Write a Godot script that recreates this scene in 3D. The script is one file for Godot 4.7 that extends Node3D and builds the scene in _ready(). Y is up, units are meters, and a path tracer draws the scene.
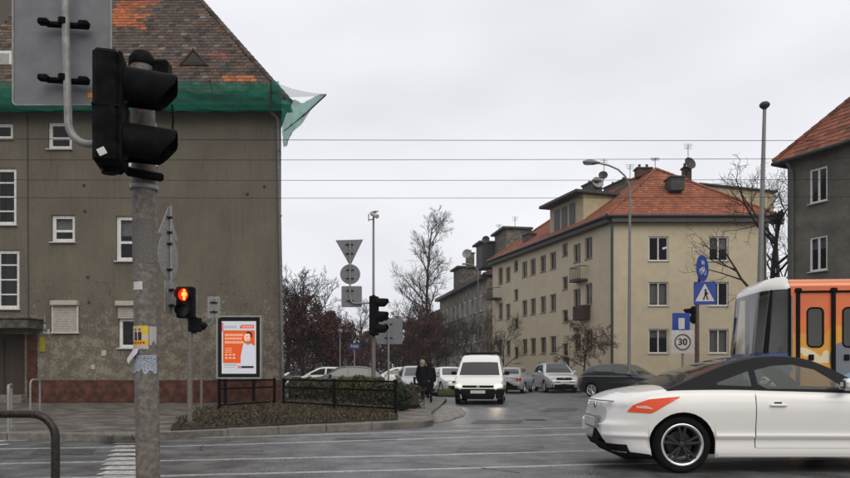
extends Node3D
# A tram junction in an old town under an overcast winter sky.
# Units are metres, y up. The camera stands at the origin at eye height and looks down -z.

const F := 700.0       # focal length of the photograph in its own pixels
const CX := 425.0
const HY := 371.0      # height of the horizon in the photograph
const EYE := 1.2

class MB:
	var v := PackedVector3Array()
	var n := PackedVector3Array()
	var t := PackedVector2Array()
	var c := PackedColorArray()
	var ix := PackedInt32Array()
	var col := Color(1, 1, 1)
	func vert(p: Vector3, nn: Vector3, uv := Vector2.ZERO) -> int:
		v.append(p); n.append(nn); t.append(uv); c.append(col)
		return v.size() - 1
	# a flat face whose corners run round it; turned to look along "out"
	func face(ps: Array, out: Vector3, uvs: Array = []) -> void:
		var nn: Vector3 = (ps[1] - ps[0]).cross(ps[2] - ps[0])
		if nn.length_squared() < 1e-14 and ps.size() > 3:
			nn = (ps[2] - ps[0]).cross(ps[3] - ps[0])
		nn = nn.normalized()
		var flip := nn.dot(out) < 0.0
		if flip: nn = -nn
		var b := v.size()
		for i in ps.size():
			vert(ps[i], nn, uvs[i] if uvs.size() > 0 else Vector2(ps[i].x + ps[i].z, ps[i].y))
		for i in range(1, ps.size() - 1):
			if flip: ix.append_array([b, b + i, b + i + 1])
			else: ix.append_array([b, b + i + 1, b + i])
	func box(ce: Vector3, s: Vector3, ba := Basis(), ch := 0.0) -> void:
		var h := s * 0.5
		ch = minf(ch, minf(h.x, minf(h.y, h.z)) * 0.9)
		var ax := [0, 1, 2]
		for a in 3:
			var b1: int = (a + 1) % 3
			var c1: int = (a + 2) % 3
			for sg in [-1.0, 1.0]:
				var ps := []
				for q in [[-1, -1], [1, -1], [1, 1], [-1, 1]]:
					var p := Vector3.ZERO
					p[a] = sg * h[a]
					p[b1] = q[0] * (h[b1] - ch)
					p[c1] = q[1] * (h[c1] - ch)
					ps.append(ce + ba * p)
				var o := Vector3.ZERO
				o[a] = sg
				face(ps, ba * o)
		if ch <= 0.0: return
		for a in 3:
			var b1: int = (a + 1) % 3
			var c1: int = (a + 2) % 3
			for sb in [-1.0, 1.0]:
				for sc in [-1.0, 1.0]:
					var ps := []
					for q in [[-1, 0], [1, 0], [1, 1], [-1, 1]]:
						var p := Vector3.ZERO
						p[a] = q[0] * (h[a] - ch)
						p[b1] = sb * (h[b1] - (ch if q[1] == 0 else 0.0))
						p[c1] = sc * (h[c1] - (0.0 if q[1] == 0 else ch))
						ps.append(ce + ba * p)
					var o := Vector3.ZERO
					o[b1] = sb; o[c1] = sc
					face(ps, ba * o)
		for sx in [-1.0, 1.0]:
			for sy in [-1.0, 1.0]:
				for sz in [-1.0, 1.0]:
					var s3 := Vector3(sx, sy, sz)
					var ps := []
					for a in 3:
						var p := Vector3.ZERO
						for k in 3: p[k] = s3[k] * (h[k] - (0.0 if k == a else ch))
						ps.append(ce + ba * p)
					face(ps, ba * s3)
	# a rectangular bar between two points
	func bar(a: Vector3, b: Vector3, w: float, hgt: float, up := Vector3.UP, ch := 0.0) -> void:
		var d := b - a
		var z := d.normalized()
		if absf(z.dot(up)) > 0.99: up = Vector3.RIGHT
		var x := up.cross(z).normalized()
		box((a + b) * 0.5, Vector3(w, hgt, d.length()), Basis(x, z.cross(x), z), ch)
	func tube(path: Array, rad: Array, sides := 8, caps := true, squash := 1.0) -> void:
		var m := path.size()
		var d0: Vector3 = (path[1] - path[0]).normalized()
		var ref := Vector3.UP if absf(d0.y) < 0.9 else Vector3.RIGHT
		var x := ref.cross(d0).normalized()
		var base := v.size()
		for i in m:
			var d: Vector3
			if i == 0: d = path[1] - path[0]
			elif i == m - 1: d = path[m - 1] - path[m - 2]
			else: d = (path[i + 1] - path[i]).normalized() + (path[i] - path[i - 1]).normalized()
			d = d.normalized()
			x = (x - d * x.dot(d)).normalized()
			var y := d.cross(x)
			var r: float = rad[mini(i, rad.size() - 1)]
			for k in sides:
				var a := TAU * k / sides
				var nn := x * cos(a) + y * sin(a)
				vert(path[i] + nn * r, nn, Vector2(float(k) / sides, float(i) / m))
		for i in m - 1:
			for k in sides:
				var a := base + i * sides + k
				var b := base + i * sides + (k + 1) % sides
				ix.append_array([a, a + sides, b, b, a + sides, b + sides])
		if caps:
			for e in 2:
				var i := 0 if e == 0 else m - 1
				var ps := []
				for k in sides: ps.append(v[base + i * sides + k])
				face(ps, (path[0] - path[1]) if e == 0 else (path[m - 1] - path[m - 2]))
	# profile [radius, along] turned about the y axis of xf
	func lathe(pr: Array, seg: int, xf := Transform3D(), a0 := 0.0, a1 := TAU) -> void:
		var rows := []
		for k in seg + 1:
			var a := lerpf(a0, a1, float(k) / seg)
			var row := []
			for q in pr: row.append(xf * Vector3(cos(a) * q[0], q[1], sin(a) * q[0]))
			rows.append(row)
		grid(rows, absf(a1 - a0 - TAU) < 0.001)
	# a smooth surface through rows of points
	func grid(rows: Array, wrap := false, keep = null, outw := Vector3.ZERO) -> void:
		var R := rows.size()
		var C: int = rows[0].size()
		var base := v.size()
		for i in R:
			for j in C:
				var i0 := maxi(i - 1, 0)
				var i1 := mini(i + 1, R - 1)
				if wrap:
					if i == 0: i0 = R - 2
					if i == R - 1: i1 = 1
				var du: Vector3 = rows[i1][j] - rows[i0][j]
				var dv: Vector3 = rows[i][mini(j + 1, C - 1)] - rows[i][maxi(j - 1, 0)]
				var nn := dv.cross(du)
				if nn.length_squared() < 1e-14:
					du = rows[i1][clampi(j + (1 if j < C / 2 else -1), 0, C - 1)] - rows[i0][clampi(j + (1 if j < C / 2 else -1), 0, C - 1)]
					nn = dv.cross(du)
				nn = nn.normalized() if nn.length_squared() > 1e-16 else Vector3.UP
				vert(rows[i][j], nn, Vector2(float(i) / maxf(1, R - 1), float(j) / maxf(1, C - 1)))
		var flip := false
		if outw != Vector3.ZERO:
			var s := Vector3.ZERO
			for k in range(base, v.size()): s += n[k]
			flip = s.dot(outw) < 0
			if flip:
				for k in range(base, v.size()): n[k] = -n[k]
		for i in R - 1:
			for j in C - 1:
				if keep != null and not keep.call(i, j): continue
				var a := base + i * C + j
				if flip: ix.append_array([a, a + 1, a + C, a + 1, a + C + 1, a + C])
				else: ix.append_array([a, a + C, a + 1, a + 1, a + C, a + C + 1])
	# polygon in the xy plane of xf pushed out along its z by depth
	func prism(poly: PackedVector2Array, depth: float, xf := Transform3D()) -> void:
		var tr := Geometry2D.triangulate_polygon(poly)
		var zn := xf.basis.z.normalized()
		for k in range(0, tr.size(), 3):
			var a := []
			var b := []
			var u := []
			for e in 3:
				var q := poly[tr[k + e]]
				a.append(xf * Vector3(q.x, q.y, depth)); b.append(xf * Vector3(q.x, q.y, 0)); u.append(q)
			face(a, zn, u); face(b, -zn, u)
		var cw := Geometry2D.is_polygon_clockwise(poly)
		for i in poly.size():
			var p := poly[i]
			var q := poly[(i + 1) % poly.size()]
			var e := q - p
			var o := Vector2(e.y, -e.x) * (-1.0 if cw else 1.0)
			face([xf * Vector3(p.x, p.y, 0), xf * Vector3(q.x, q.y, 0), xf * Vector3(q.x, q.y, depth), xf * Vector3(p.x, p.y, depth)], xf.basis * Vector3(o.x, o.y, 0), [Vector2(0, 0), Vector2(e.length(), 0), Vector2(e.length(), depth), Vector2(0, depth)])
	func mesh() -> ArrayMesh:
		var m := ArrayMesh.new()
		if v.size() == 0: return m
		var ar := []
		ar.resize(Mesh.ARRAY_MAX)
		ar[Mesh.ARRAY_VERTEX] = v; ar[Mesh.ARRAY_NORMAL] = n; ar[Mesh.ARRAY_TEX_UV] = t
		ar[Mesh.ARRAY_COLOR] = c; ar[Mesh.ARRAY_INDEX] = ix
		m.add_surface_from_arrays(Mesh.PRIMITIVE_TRIANGLES, ar)
		return m

# ------------------------------------------------------------------ helpers
var rng := RandomNumberGenerator.new()
var used := {}
var mats := {}
var texs := {}
var meshes := {}

func R(a: float, b: float) -> float: return rng.randf_range(a, b)
func px(x: float, y: float, d: float) -> Vector3: return Vector3((x - CX) * d / F, EYE - (y - HY) * d / F, -d)
func gp(x: float, y: float, h := 0.0) -> Vector3: return px(x, y, (EYE - h) * F / (y - HY))
func at(x: float, d: float, h := 0.0) -> Vector3: return Vector3((x - CX) * d / F, h, -d)

func numbered(called: String) -> String:
	var k: int = used.get(called, -1) + 1
	used[called] = k
	return called if k == 0 else "%s_%03d" % [called, k]

func tag(o: Node3D, label: String, category: String, group := "") -> Node3D:
	o.set_meta("label", label); o.set_meta("category", category)
	if group != "": o.set_meta("group", group)
	return o

func thing(called: String, label: String, category: String, pos := Vector3.ZERO, turn := 0.0, group := "") -> Node3D:
	var o := Node3D.new()
	o.name = numbered(called)
	add_child(o)
	o.position = pos
	o.rotation.y = turn
	return tag(o, label, category, group)

func part(called: String, mesh, m: Material, parent: Node3D, pos := Vector3.ZERO, ba := Basis()) -> MeshInstance3D:
	var o := MeshInstance3D.new()
	o.name = called if parent != self else numbered(called)
	o.mesh = mesh.mesh() if mesh is MB else mesh
	o.material_override = m
	o.transform = Transform3D(ba, pos)
	parent.add_child(o, true)
	return o

func copy(src: Node3D, label: String, pos: Vector3, turn := 0.0) -> Node3D:
	var c := src.duplicate()
	c.name = numbered(String(src.name))
	add_child(c)
	c.position = pos
	c.rotation.y = turn
	c.set_meta("label", label)
	return c

func setting(o: Node3D) -> Node3D:
	o.set_meta("kind", "structure")
	return o

# ------------------------------------------------------------------ textures and materials
func noise_bytes(sd: int, freq: float, w: int, h: int, oct := 4, kind := FastNoiseLite.TYPE_SIMPLEX_SMOOTH) -> PackedByteArray:
	var f := FastNoiseLite.new()
	f.seed = sd; f.frequency = freq; f.noise_type = kind
	f.fractal_octaves = oct
	var im := f.get_seamless_image(w, h)
	im.convert(Image.FORMAT_L8)
	return im.get_data()

# grey texture that multiplies a colour: blotches and grain between lo and 1
func grain(key: String, sd: int, size: int, f1: float, f2: float, a1: float, a2: float, tint := Color(1, 1, 1), tint_amount := 0.0) -> ImageTexture:
	if texs.has(key): return texs[key]
	var b1 := noise_bytes(sd, f1, size, size, 5)
	var b2 := noise_bytes(sd + 7, f2, size, size, 3)
	var b3 := noise_bytes(sd + 13, f1 * 2.3, size, size, 4)
	var out := PackedByteArray()
	out.resize(size * size * 3)
	for i in size * size:
		var x := 1.0 - a1 * (1.0 - b1[i] / 255.0) - a2 * (1.0 - b2[i] / 255.0)
		var k := clampf((b3[i] / 255.0 - 0.5) * 3.0 + 0.3, 0.0, 1.0) * tint_amount
		out[i * 3] = int(255.0 * clampf(x * lerpf(1.0, tint.r, k), 0, 1))
		out[i * 3 + 1] = int(255.0 * clampf(x * lerpf(1.0, tint.g, k), 0, 1))
		out[i * 3 + 2] = int(255.0 * clampf(x * lerpf(1.0, tint.b, k), 0, 1))
	var im := Image.create_from_data(size, size, false, Image.FORMAT_RGB8, out)
	im.generate_mipmaps()
	texs[key] = ImageTexture.create_from_image(im)
	return texs[key]

func relief(key: String, sd: int, freq: float, strength: float, size := 512, oct := 4) -> ImageTexture:
	if texs.has(key): return texs[key]
	var im := Image.create_from_data(size, size, false, Image.FORMAT_L8, noise_bytes(sd, freq, size, size, oct))
	im.convert(Image.FORMAT_RGBA8)
	im.bump_map_to_normal_map(strength)
	im.generate_mipmaps()
	texs[key] = ImageTexture.create_from_image(im)
	return texs[key]

# lin is the linear base colour
func mat(key: String, lin: Color, rough := 0.8, metal := 0.0, tex: Texture2D = null, scale := 0.5, nrm: Texture2D = null, nstr := 1.0) -> StandardMaterial3D:
	if mats.has(key): return mats[key]
	var m := StandardMaterial3D.new()
	m.albedo_color = lin.linear_to_srgb()
	m.roughness = rough
	m.metallic = metal
	if tex:
		m.albedo_texture = tex
	if nrm:
		m.normal_enabled = true; m.normal_texture = nrm; m.normal_scale = nstr
	if tex or nrm:
		m.uv1_triplanar = true; m.uv1_world_triplanar = true
		m.uv1_scale = Vector3.ONE * scale
	m.resource_name = key
	mats[key] = m
	return m

func vmat(key: String, rough := 0.8, tex: Texture2D = null, scale := 0.5) -> StandardMaterial3D:
	if mats.has(key): return mats[key]
	var m := mat(key, Color(1, 1, 1), rough, 0.0, tex, scale)
	m.vertex_color_use_as_albedo = true
	return m

func glow(key: String, lin: Color, e: float) -> StandardMaterial3D:
	var m := mat(key, lin, 0.4)
	m.emission_enabled = true
	m.emission = lin.linear_to_srgb()
	m.emission_energy_multiplier = e
	return m

func glass(key: String, lin: Color, alpha: float) -> StandardMaterial3D:
	var m := mat(key, lin, 0.04)
	m.transparency = BaseMaterial3D.TRANSPARENCY_ALPHA
	m.albedo_color.a = alpha
	m.metallic_specular = 0.5
	return m

func mg(a: Dictionary, b: Dictionary) -> Dictionary: return a.merged(b, true)

func _ready() -> void:
	rng.seed = 20240
	# ---- camera: level, lens shifted up so that verticals stay upright
	var cam := Camera3D.new()
	cam.name = "camera"
	add_child(cam)
	cam.position = Vector3(0, EYE, 0)
	cam.near = 0.1
	cam.far = 4000.0
	cam.projection = Camera3D.PROJECTION_FRUSTUM
	cam.size = 478.0 / F * cam.near
	cam.frustum_offset = Vector2(0.0, (HY - 239.0) / F * cam.near)
	cam.current = true
	# ---- overcast sky
	var env := Environment.new()
	var sm := ProceduralSkyMaterial.new()
	sm.sky_top_color = Color(0.80, 0.805, 0.825)
	sm.sky_horizon_color = Color(0.79, 0.795, 0.82)
	sm.sky_curve = 0.25
	sm.ground_bottom_color = Color(0.2, 0.2, 0.2)
	sm.ground_horizon_color = Color(0.5, 0.5, 0.51)
	sm.sky_energy_multiplier = 1.0
	sm.sun_angle_max = 0.0
	sm.sky_cover = cloud_cover()
	sm.sky_cover_modulate = Color(1, 1, 1, 0.5)
	var sky := Sky.new()
	sky.sky_material = sm
	env.background_mode = Environment.BG_SKY
	env.sky = sky
	env.tonemap_mode = Environment.TONE_MAPPER_LINEAR
	env.tonemap_exposure = 1.32
	env.sdfgi_enabled = true
	env.ssao_enabled = true
	env.ssil_enabled = true
	env.fog_enabled = true
	env.fog_density = 0.0005
	env.fog_light_color = Color(0.80, 0.81, 0.84)
	var we := WorldEnvironment.new()
	we.environment = env
	add_child(we)
	# ---- the sun behind the cloud deck
	var sun := DirectionalLight3D.new()
	sun.name = "sun"
	sun.light_color = Color(1.0, 0.98, 0.95)
	sun.light_energy = 0.45
	sun.light_angular_distance = 60.0
	sun.shadow_enabled = true
	sun.rotation_degrees = Vector3(-44, 24, 0)
	add_child(sun)
	# ---- the place
	materials()
	build_ground()
	build_left_house()
	build_beige_house()
	build_far_houses()
	build_grey_house()
	build_trees()
	build_furniture()
	build_vehicles()
	build_person()
	build_wires()

func cloud_cover() -> ImageTexture:
	var w := 1024
	var h := 512
	var f := FastNoiseLite.new()
	f.seed = 5
	f.frequency = 1.5
	f.fractal_octaves = 4
	var im := Image.create(w, h, false, Image.FORMAT_RGBA8)
	for y in h:
		var la := (0.5 - (y + 0.5) / h) * PI
		for x in w:
			var lo := TAU * x / w
			var p := Vector3(cos(lo) * cos(la), sin(la) * 3.0, sin(lo) * cos(la))
			var k := clampf(f.get_noise_3dv(p) * 0.95 + 0.42, 0, 1)
			im.set_pixel(x, y, Color(0.56, 0.56, 0.56, k))
	return ImageTexture.create_from_image(im)

# ------------------------------------------------------------------ materials
func materials() -> void:
	var g1 := grain("grain_fine", 3, 512, 0.012, 0.12, 0.28, 0.22)
	var g2 := grain("grain_blotch", 21, 512, 0.008, 0.05, 0.5, 0.2)
	var g3 := grain("grain_soft", 33, 512, 0.01, 0.2, 0.14, 0.08)
	var asph := grain("asphalt", 41, 1024, 0.006, 0.4, 0.36, 0.5, Color(0.85, 0.87, 0.92), 0.8)
	var nf := relief("relief_fine", 5, 0.15, 3.0)
	var nr := relief("relief_rough", 9, 0.05, 4.0)
	mat("asphalt", Color(0.30, 0.298, 0.306), 0.44, 0.0, asph, 0.21, nf, 0.5)
	mat("paving", Color(0.24, 0.215, 0.19), 0.65, 0.0, g2, 0.33, nr, 0.5)
	mat("earth", Color(0.06, 0.055, 0.035), 0.95, 0.0, g2, 0.3, nr, 1.0)
	mat("kerb", Color(0.27, 0.25, 0.225), 0.75, 0.0, g1, 0.9, nf, 0.6)
	mat("road_paint", Color(0.85, 0.85, 0.83), 0.6, 0.0, grain("worn", 61, 512, 0.03, 0.2, 0.4, 0.25), 0.7)
	mat("road_paint_worn", Color(0.4, 0.4, 0.39), 0.6, 0.0, texs["worn"], 0.9)
	mat("rail_steel", Color(0.72, 0.72, 0.73), 0.45, 0.5, g1, 1.2)
	mat("white_paint", Color(0.62, 0.61, 0.585), 0.5, 0.0, g3, 1.1)
	mat("window_white", Color(0.82, 0.815, 0.8), 0.4, 0.0, g3, 1.1)
	mat("dark_gloss", Color(0.012, 0.013, 0.014), 0.35)
	mat("black_plastic", Color(0.017, 0.017, 0.018), 0.6, 0.0, g1, 2.0)
	mat("signal_black", Color(0.015, 0.016, 0.018), 0.55, 0.0, g2, 3.0, nf, 0.25)
	mat("rubber", Color(0.010, 0.010, 0.011), 0.9)
	mat("galvanised", Color(0.42, 0.425, 0.43), 0.5, 0.15, g1, 2.2)
	mat("grey_post", Color(0.33, 0.305, 0.285), 0.7, 0.0, grain("post_wear", 57, 512, 0.02, 0.16, 0.4, 0.25, Color(0.92, 0.84, 0.78), 0.6), 2.6, nf, 0.12)
	mat("sign_back", Color(0.2, 0.21, 0.235), 0.55, 0.1, g3, 1.6)
	mat("fence_black", Color(0.012, 0.012, 0.013), 0.7, 0.0, g1, 2.0)
	mat("curtain", Color(0.75, 0.75, 0.73), 0.95, 0.0, g1, 1.5)
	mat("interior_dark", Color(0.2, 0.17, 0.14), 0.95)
	mat("blind", Color(0.5, 0.465, 0.41), 0.7, 0.0, g3, 1.0)
	mat("zinc", Color(0.23, 0.24, 0.25), 0.55, 0.3, g1, 0.8)
	mat("gutter_dark", Color(0.06, 0.065, 0.07), 0.6, 0.2, g1, 0.8)
	mat("brick_red", Color(0.16, 0.05, 0.03), 0.85, 0.0, g2, 0.7, nr, 0.5)
	mat("bark", Color(0.07, 0.058, 0.048), 0.95, 0.0, g2, 2.0, nr, 1.0)
	mat("bark_dark", Color(0.045, 0.037, 0.033), 0.95, 0.0, g2, 2.0)
	mat("bark_pale", Color(0.2, 0.19, 0.175), 0.9, 0.0, g2, 1.5)
	mat("lamp_grey", Color(0.25, 0.255, 0.26), 0.5, 0.3, g3, 1.0)
	mat("wire", Color(0.03, 0.03, 0.032), 0.6)
	mat("chrome", Color(0.75, 0.75, 0.76), 0.12, 1.0)
	mat("alloy", Color(0.62, 0.62, 0.63), 0.28, 0.9)
	mat("sign_white", Color(0.66, 0.66, 0.65), 0.35, 0.0, g3, 2.0)
	mat("sign_blue", Color(0.012, 0.06, 0.36), 0.35, 0.0, g3, 2.0)
	mat("sign_black", Color(0.015, 0.015, 0.016), 0.4)
	var gl := glass("pane", Color(0.02, 0.024, 0.032), 0.28)
	gl.metallic_specular = 0.3
	var gt := glass("car_glass", Color(0.10, 0.118, 0.11), 0.5)
	gt.metallic_specular = 0.3
	mat("far_car_glass", Color(0.02, 0.024, 0.026), 0.06).metallic_specular = 0.7
	vmat("leaf", 0.75).backlight_enabled = true
	for k in ["signal_black", "fence_black", "black_plastic", "rubber", "wire", "sign_black"]: mats[k].metallic_specular = 0.12
	mats["leaf"].backlight = Color(0.08, 0.07, 0.04)
	vmat("tiles", 0.85, g1, 1.3)
	vmat("setts", 0.7, g1, 1.5)
	vmat("skin_cloth", 0.9).metallic_specular = 0.15

# ------------------------------------------------------------------ ground, road, kerbs
func flat(called: String, pts: Array, y: float, m: Material, lab: String, cat: String) -> MeshInstance3D:
	var poly := PackedVector2Array()
	for p in pts: poly.append(Vector2(p.x, p.z))
	var b := MB.new()
	var tr := Geometry2D.triangulate_polygon(poly)
	for k in range(0, tr.size(), 3):
		var a := []
		for e in 3: a.append(Vector3(poly[tr[k + e]].x, y, poly[tr[k + e]].y))
		b.face(a, Vector3.UP)
	var o := part(called, b, m, self)
	tag(o, lab, cat)
	setting(o)
	return o

func slab(called: String, pts: Array, top: float, depth: float, m: Material, lab: String, cat: String) -> MeshInstance3D:
	var poly := PackedVector2Array()
	for p in pts: poly.append(Vector2(p.x, -p.z))
	var b := MB.new()
	b.prism(poly, depth, Transform3D(Basis(Vector3(1, 0, 0), Vector3(0, 0, -1), Vector3(0, 1, 0)), Vector3(0, top - depth, 0)))
	var o := part(called, b, m, self)
	tag(o, lab, cat)
	setting(o)
	return o

func V(x: float, d: float, h := 0.0) -> Vector3: return Vector3(x, h, -d)

func along(path: Array, step: float) -> Array:   # points at even distances
	var out := [path[0]]
	var left := step
	for i in path.size() - 1:
		var a: Vector3 = path[i]
		var b: Vector3 = path[i + 1]
		var l := a.distance_to(b)
		var s := left
		while s <= l:
			out.append(a.lerp(b, s / l))
			s += step
		left = s - l
	return out

func strip(b: MB, a: Vector3, c: Vector3, w: float, y: float) -> void:
	var d := (c - a).normalized()
	var s := Vector3(-d.z, 0, d.x) * w * 0.5
	b.face([Vector3(a.x, y, a.z) - s, Vector3(c.x, y, c.z) - s, Vector3(c.x, y, c.z) + s, Vector3(a.x, y, a.z) + s], Vector3.UP)

func build_ground() -> void:
	flat("ground", [V(-1500, -300), V(1500, -300), V(1500, 2200), V(-1500, 2200)], -0.03, mats.earth, "dark bare earth under and beyond the streets", "ground")
	flat("road", [V(-160, -60), V(160, -60), V(160, 44), V(24, 44), V(12, 60), V(-20, 170), V(-34, 170), V(-20, 60), V(-160, 60)], 0.0, mats.asphalt, "worn damp grey asphalt of the junction and side street", "road")
	# repairs: darker and paler patches, tar-sealed cracks
	var rp := thing("road_patches", "rectangular asphalt repair patches in the junction", "road patch")
	setting(rp)
	var dk := mat("asphalt_new", Color(0.15, 0.148, 0.15), 0.6, 0.0, asph_tex(), 0.3, texs.relief_fine, 0.5)
	var pal := mat("asphalt_old", Color(0.31, 0.305, 0.30), 0.6, 0.0, asph_tex(), 0.26, texs.relief_fine, 0.5)
	for q in [[330, 441, 395, 438, 0], [590, 421, 640, 417, 1], [470, 424, 520, 420, 0], [180, 455, 260, 450, 1], [455, 452, 540, 446, 1], [30, 455, 92, 449, 0], [540, 412, 575, 408, 0]]:
		var pb := MB.new()
		pb.face([gp(q[0], q[1]) + Vector3(0, 0.004, 0), gp(q[2], q[1] - R(0, 0.6)) + Vector3(0, 0.004, 0), gp(q[2] + 4, q[3]) + Vector3(0, 0.004, 0), gp(q[0] + R(2, 8), q[3]) + Vector3(0, 0.004, 0)], Vector3.UP)
		part("patch", pb, dk if q[4] == 0 else pal, rp)
	var tar := mat("tar", Color(0.03, 0.03, 0.032), 0.45)
	for k in 9:
		var cb := MB.new()
		var p := V(R(-5, 5), R(6.5, 22))
		var an := R(-0.5, 0.5) + (1.4 if k % 3 == 0 else 0.0)
		for e in rng.randi_range(6, 14):
			var q := p + Vector3(cos(an), 0, sin(an)) * R(0.2, 0.45)
			strip(cb, p, q, R(0.012, 0.03), 0.006)
			p = q
			an += R(-0.5, 0.5)
		part("tar_seam", cb, tar, rp)
	# pavement round the house and out to the corner
	var kp := []
	for q in [[112, 440.5], [160, 439.5], [200, 438], [250, 435.3], [300, 432.8], [350, 430.5], [400, 428.5], [424, 427.3], [433, 425.3]]: kp.append(gp(q[0], q[1]))
	var line := [V(-45, 12.7), V(-10, 12.45)]
	line.append_array(kp)
	line.append_array([V(0.20, 16.6), V(0.15, 18.3), V(0.5, 22.5), V(0.85, 27.5), V(0.2, 31), V(-45, 31)])
	var inner := []
	for i in line.size(): inner.append(line[i])
	slab("pavement", inner, 0.12, 0.3, mats.paving, "brownish worn pavement in front of the grey house", "pavement")
	# kerb stones, each its own piece
	var kn := Node3D.new()
	kn.name = "kerb"
	add_child(kn)
	tag(kn, "row of pale concrete kerb stones curving round the planted corner", "kerb")
	setting(kn)
	var ks := along(kp, 0.98)
	ks.append(kp[kp.size() - 1])
	for i in ks.size() - 1:
		var a: Vector3 = ks[i]
		var c: Vector3 = ks[i + 1]
		if a.distance_to(c) < 0.3: continue
		var d := (c - a).normalized()
		var s := Vector3(-d.z, 0, d.x)
		if s.z > 0: s = -s
		var b := MB.new()
		var mid := (a + c) * 0.5 + s * 0.07
		b.box(Vector3.ZERO, Vector3(0.15, 0.27, a.distance_to(c) - 0.018), Basis(), 0.015)
		var ba := Basis(Vector3.UP, atan2(d.x, d.z) + R(-0.006, 0.006))
		part("kerb_stone", b, mats.kerb, kn, mid + Vector3(0, 0.003 + R(-0.006, 0.006), 0) + Vector3(0, 0.002, 0), ba)
	# low dropped kerb along the pavement by the house
	var kd := Node3D.new()
	kd.name = "dropped_kerb"
	add_child(kd)
	tag(kd, "low dropped kerb stones at the crossing beside the pavement", "kerb")
	setting(kd)
	var p0 := V(-10, 12.45)
	for i in 5:
		var a := p0.lerp(kp[0], i / 5.0)
		var c := p0.lerp(kp[0], (i + 1) / 5.0)
		var b := MB.new()
		b.box(Vector3.ZERO, Vector3(a.distance_to(c) - 0.02, 0.24, 0.16), Basis(), 0.015)
		part("kerb_stone", b, mats.kerb, kd, (a + c) * 0.5 + Vector3(0, 0.014, 0.03), Basis(Vector3.UP, -atan2(c.z - a.z, c.x - a.x)))
	# little raised tactile block where the kerb begins
	var tb := thing("tactile_block", "small pale raised paving block at the end of the zebra crossing", "paving block", gp(128, 435.5, 0.12))
	for i in 3:
		var b := MB.new()
		b.box(Vector3(-0.31 + 0.31 * i, 0.02, 0), Vector3(0.295, 0.05, 0.4), Basis(), 0.008)
		part("slab", b, mats.kerb, tb)
	# planted earth between the kerb and the railing
	var soil := [gp(170, 431, 0.12), gp(230, 428.5, 0.12), gp(300, 424.5, 0.12), gp(398, 420, 0.12), gp(397, 411, 0.12), gp(300, 404, 0.12), gp(200, 411, 0.12)]
	slab("planting_bed", soil, 0.15, 0.05, mats.earth, "strip of dark soil between the kerb and railing", "soil")
	scatter_plants("ground_cover", soil, 0.15, 15000, 0.03, 0.24, [Color(0.045, 0.045, 0.02), Color(0.085, 0.058, 0.034), Color(0.035, 0.036, 0.018), Color(0.11, 0.08, 0.048), Color(0.06, 0.042, 0.03)], "low brown and green ground cover along the kerb", "plants")
	var verge := [V(0.55, 32.5), V(1.7, 32.0), V(1.9, 37.5), V(0.1, 38.5)]
	slab("grass_verge", verge, 0.1, 0.16, mats.earth, "small raised verge with grass by the parked cars", "verge")
	scatter_plants("grass", verge, 0.1, 2600, 0.04, 0.14, [Color(0.06, 0.1, 0.02), Color(0.08, 0.11, 0.025), Color(0.05, 0.075, 0.02)], "short green grass on the verge by the parked cars", "grass")
	# pale granite setts of the apron at the corner
	build_setts()
	# tram tracks
	build_track("tram_track", [V(-60, -0.6), V(-3.0, 8.0), V(0.06, 8.53), V(1.98, 8.94), V(30, 14)], "pair of steel tram rails nearest the zebra crossing")
	build_track("tram_track", [V(-60, 3), V(-4.17, 11.1), V(0, 12.4), V(4, 13.6), V(7.5, 14.45), V(40, 14.5)], "pair of steel tram rails under the orange tram")
	# painted markings
	var zb := thing("zebra_crossing", "white zebra stripes painted across the asphalt beside the steel pole", "road marking")
	setting(zb)
	for i in 9:
		var y := 443.2 + 34.5 * pow(i / 8.0, 1.12)
		var a := gp(lerpf(117, 99, (y - 441) / 37.0), y)
		var c := gp(lerpf(148, 150, (y - 441) / 37.0), y - 0.2)
		var b := MB.new()
		strip(b, a, c, 0.31, 0.005)
		part("stripe", b, mats.road_paint, zb)
	for i in 2:
		var b := MB.new()
		strip(b, gp(-30, 447 - i * 4, 0), gp(9 - i * 4, 444.3 - i * 3.2, 0), 0.2, 0.005)
		part("stripe", b, mats.road_paint, zb)
	var ln := thing("lane_dashes", "short broken white lane line past the kerb corner", "road marking")
	setting(ln)
	for q in [[322, 435.3, 371, 434.2], [416, 433.6, 470, 432.6], [518, 432, 566, 430.6], [700, 428, 760, 427]]:
		var b := MB.new()
		strip(b, gp(q[0], q[1]), gp(q[2], q[3]), 0.16, 0.005)
		part("dash", b, mats.road_paint_worn, ln)
	# pavement and low strip before the beige house and behind the tram
	slab("far_pavement", [V(8.6, 38.5), V(60, 30), V(60, 45.4), V(12.3, 45.4), V(6.2, 63.9), V(3.6, 71), V(-14, 150), V(-16, 150), V(1.6, 71), V(4.2, 62)], 0.1, 0.3, mats.paving, "pavement along the beige house", "pavement")
	var drain := MB.new()
	drain.box(Vector3(0, 0.004, 0), Vector3(0.5, 0.012, 0.5), Basis(), 0.003)
	for i in 5: drain.box(Vector3(-0.16 + 0.08 * i, 0.012, 0), Vector3(0.03, 0.008, 0.4))
	tag(part("drain_cover", drain, mats.gutter_dark, self, gp(535, 420)), "dark iron drain cover set in the road", "drain cover")

func asph_tex() -> Texture2D: return texs.asphalt

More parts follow.
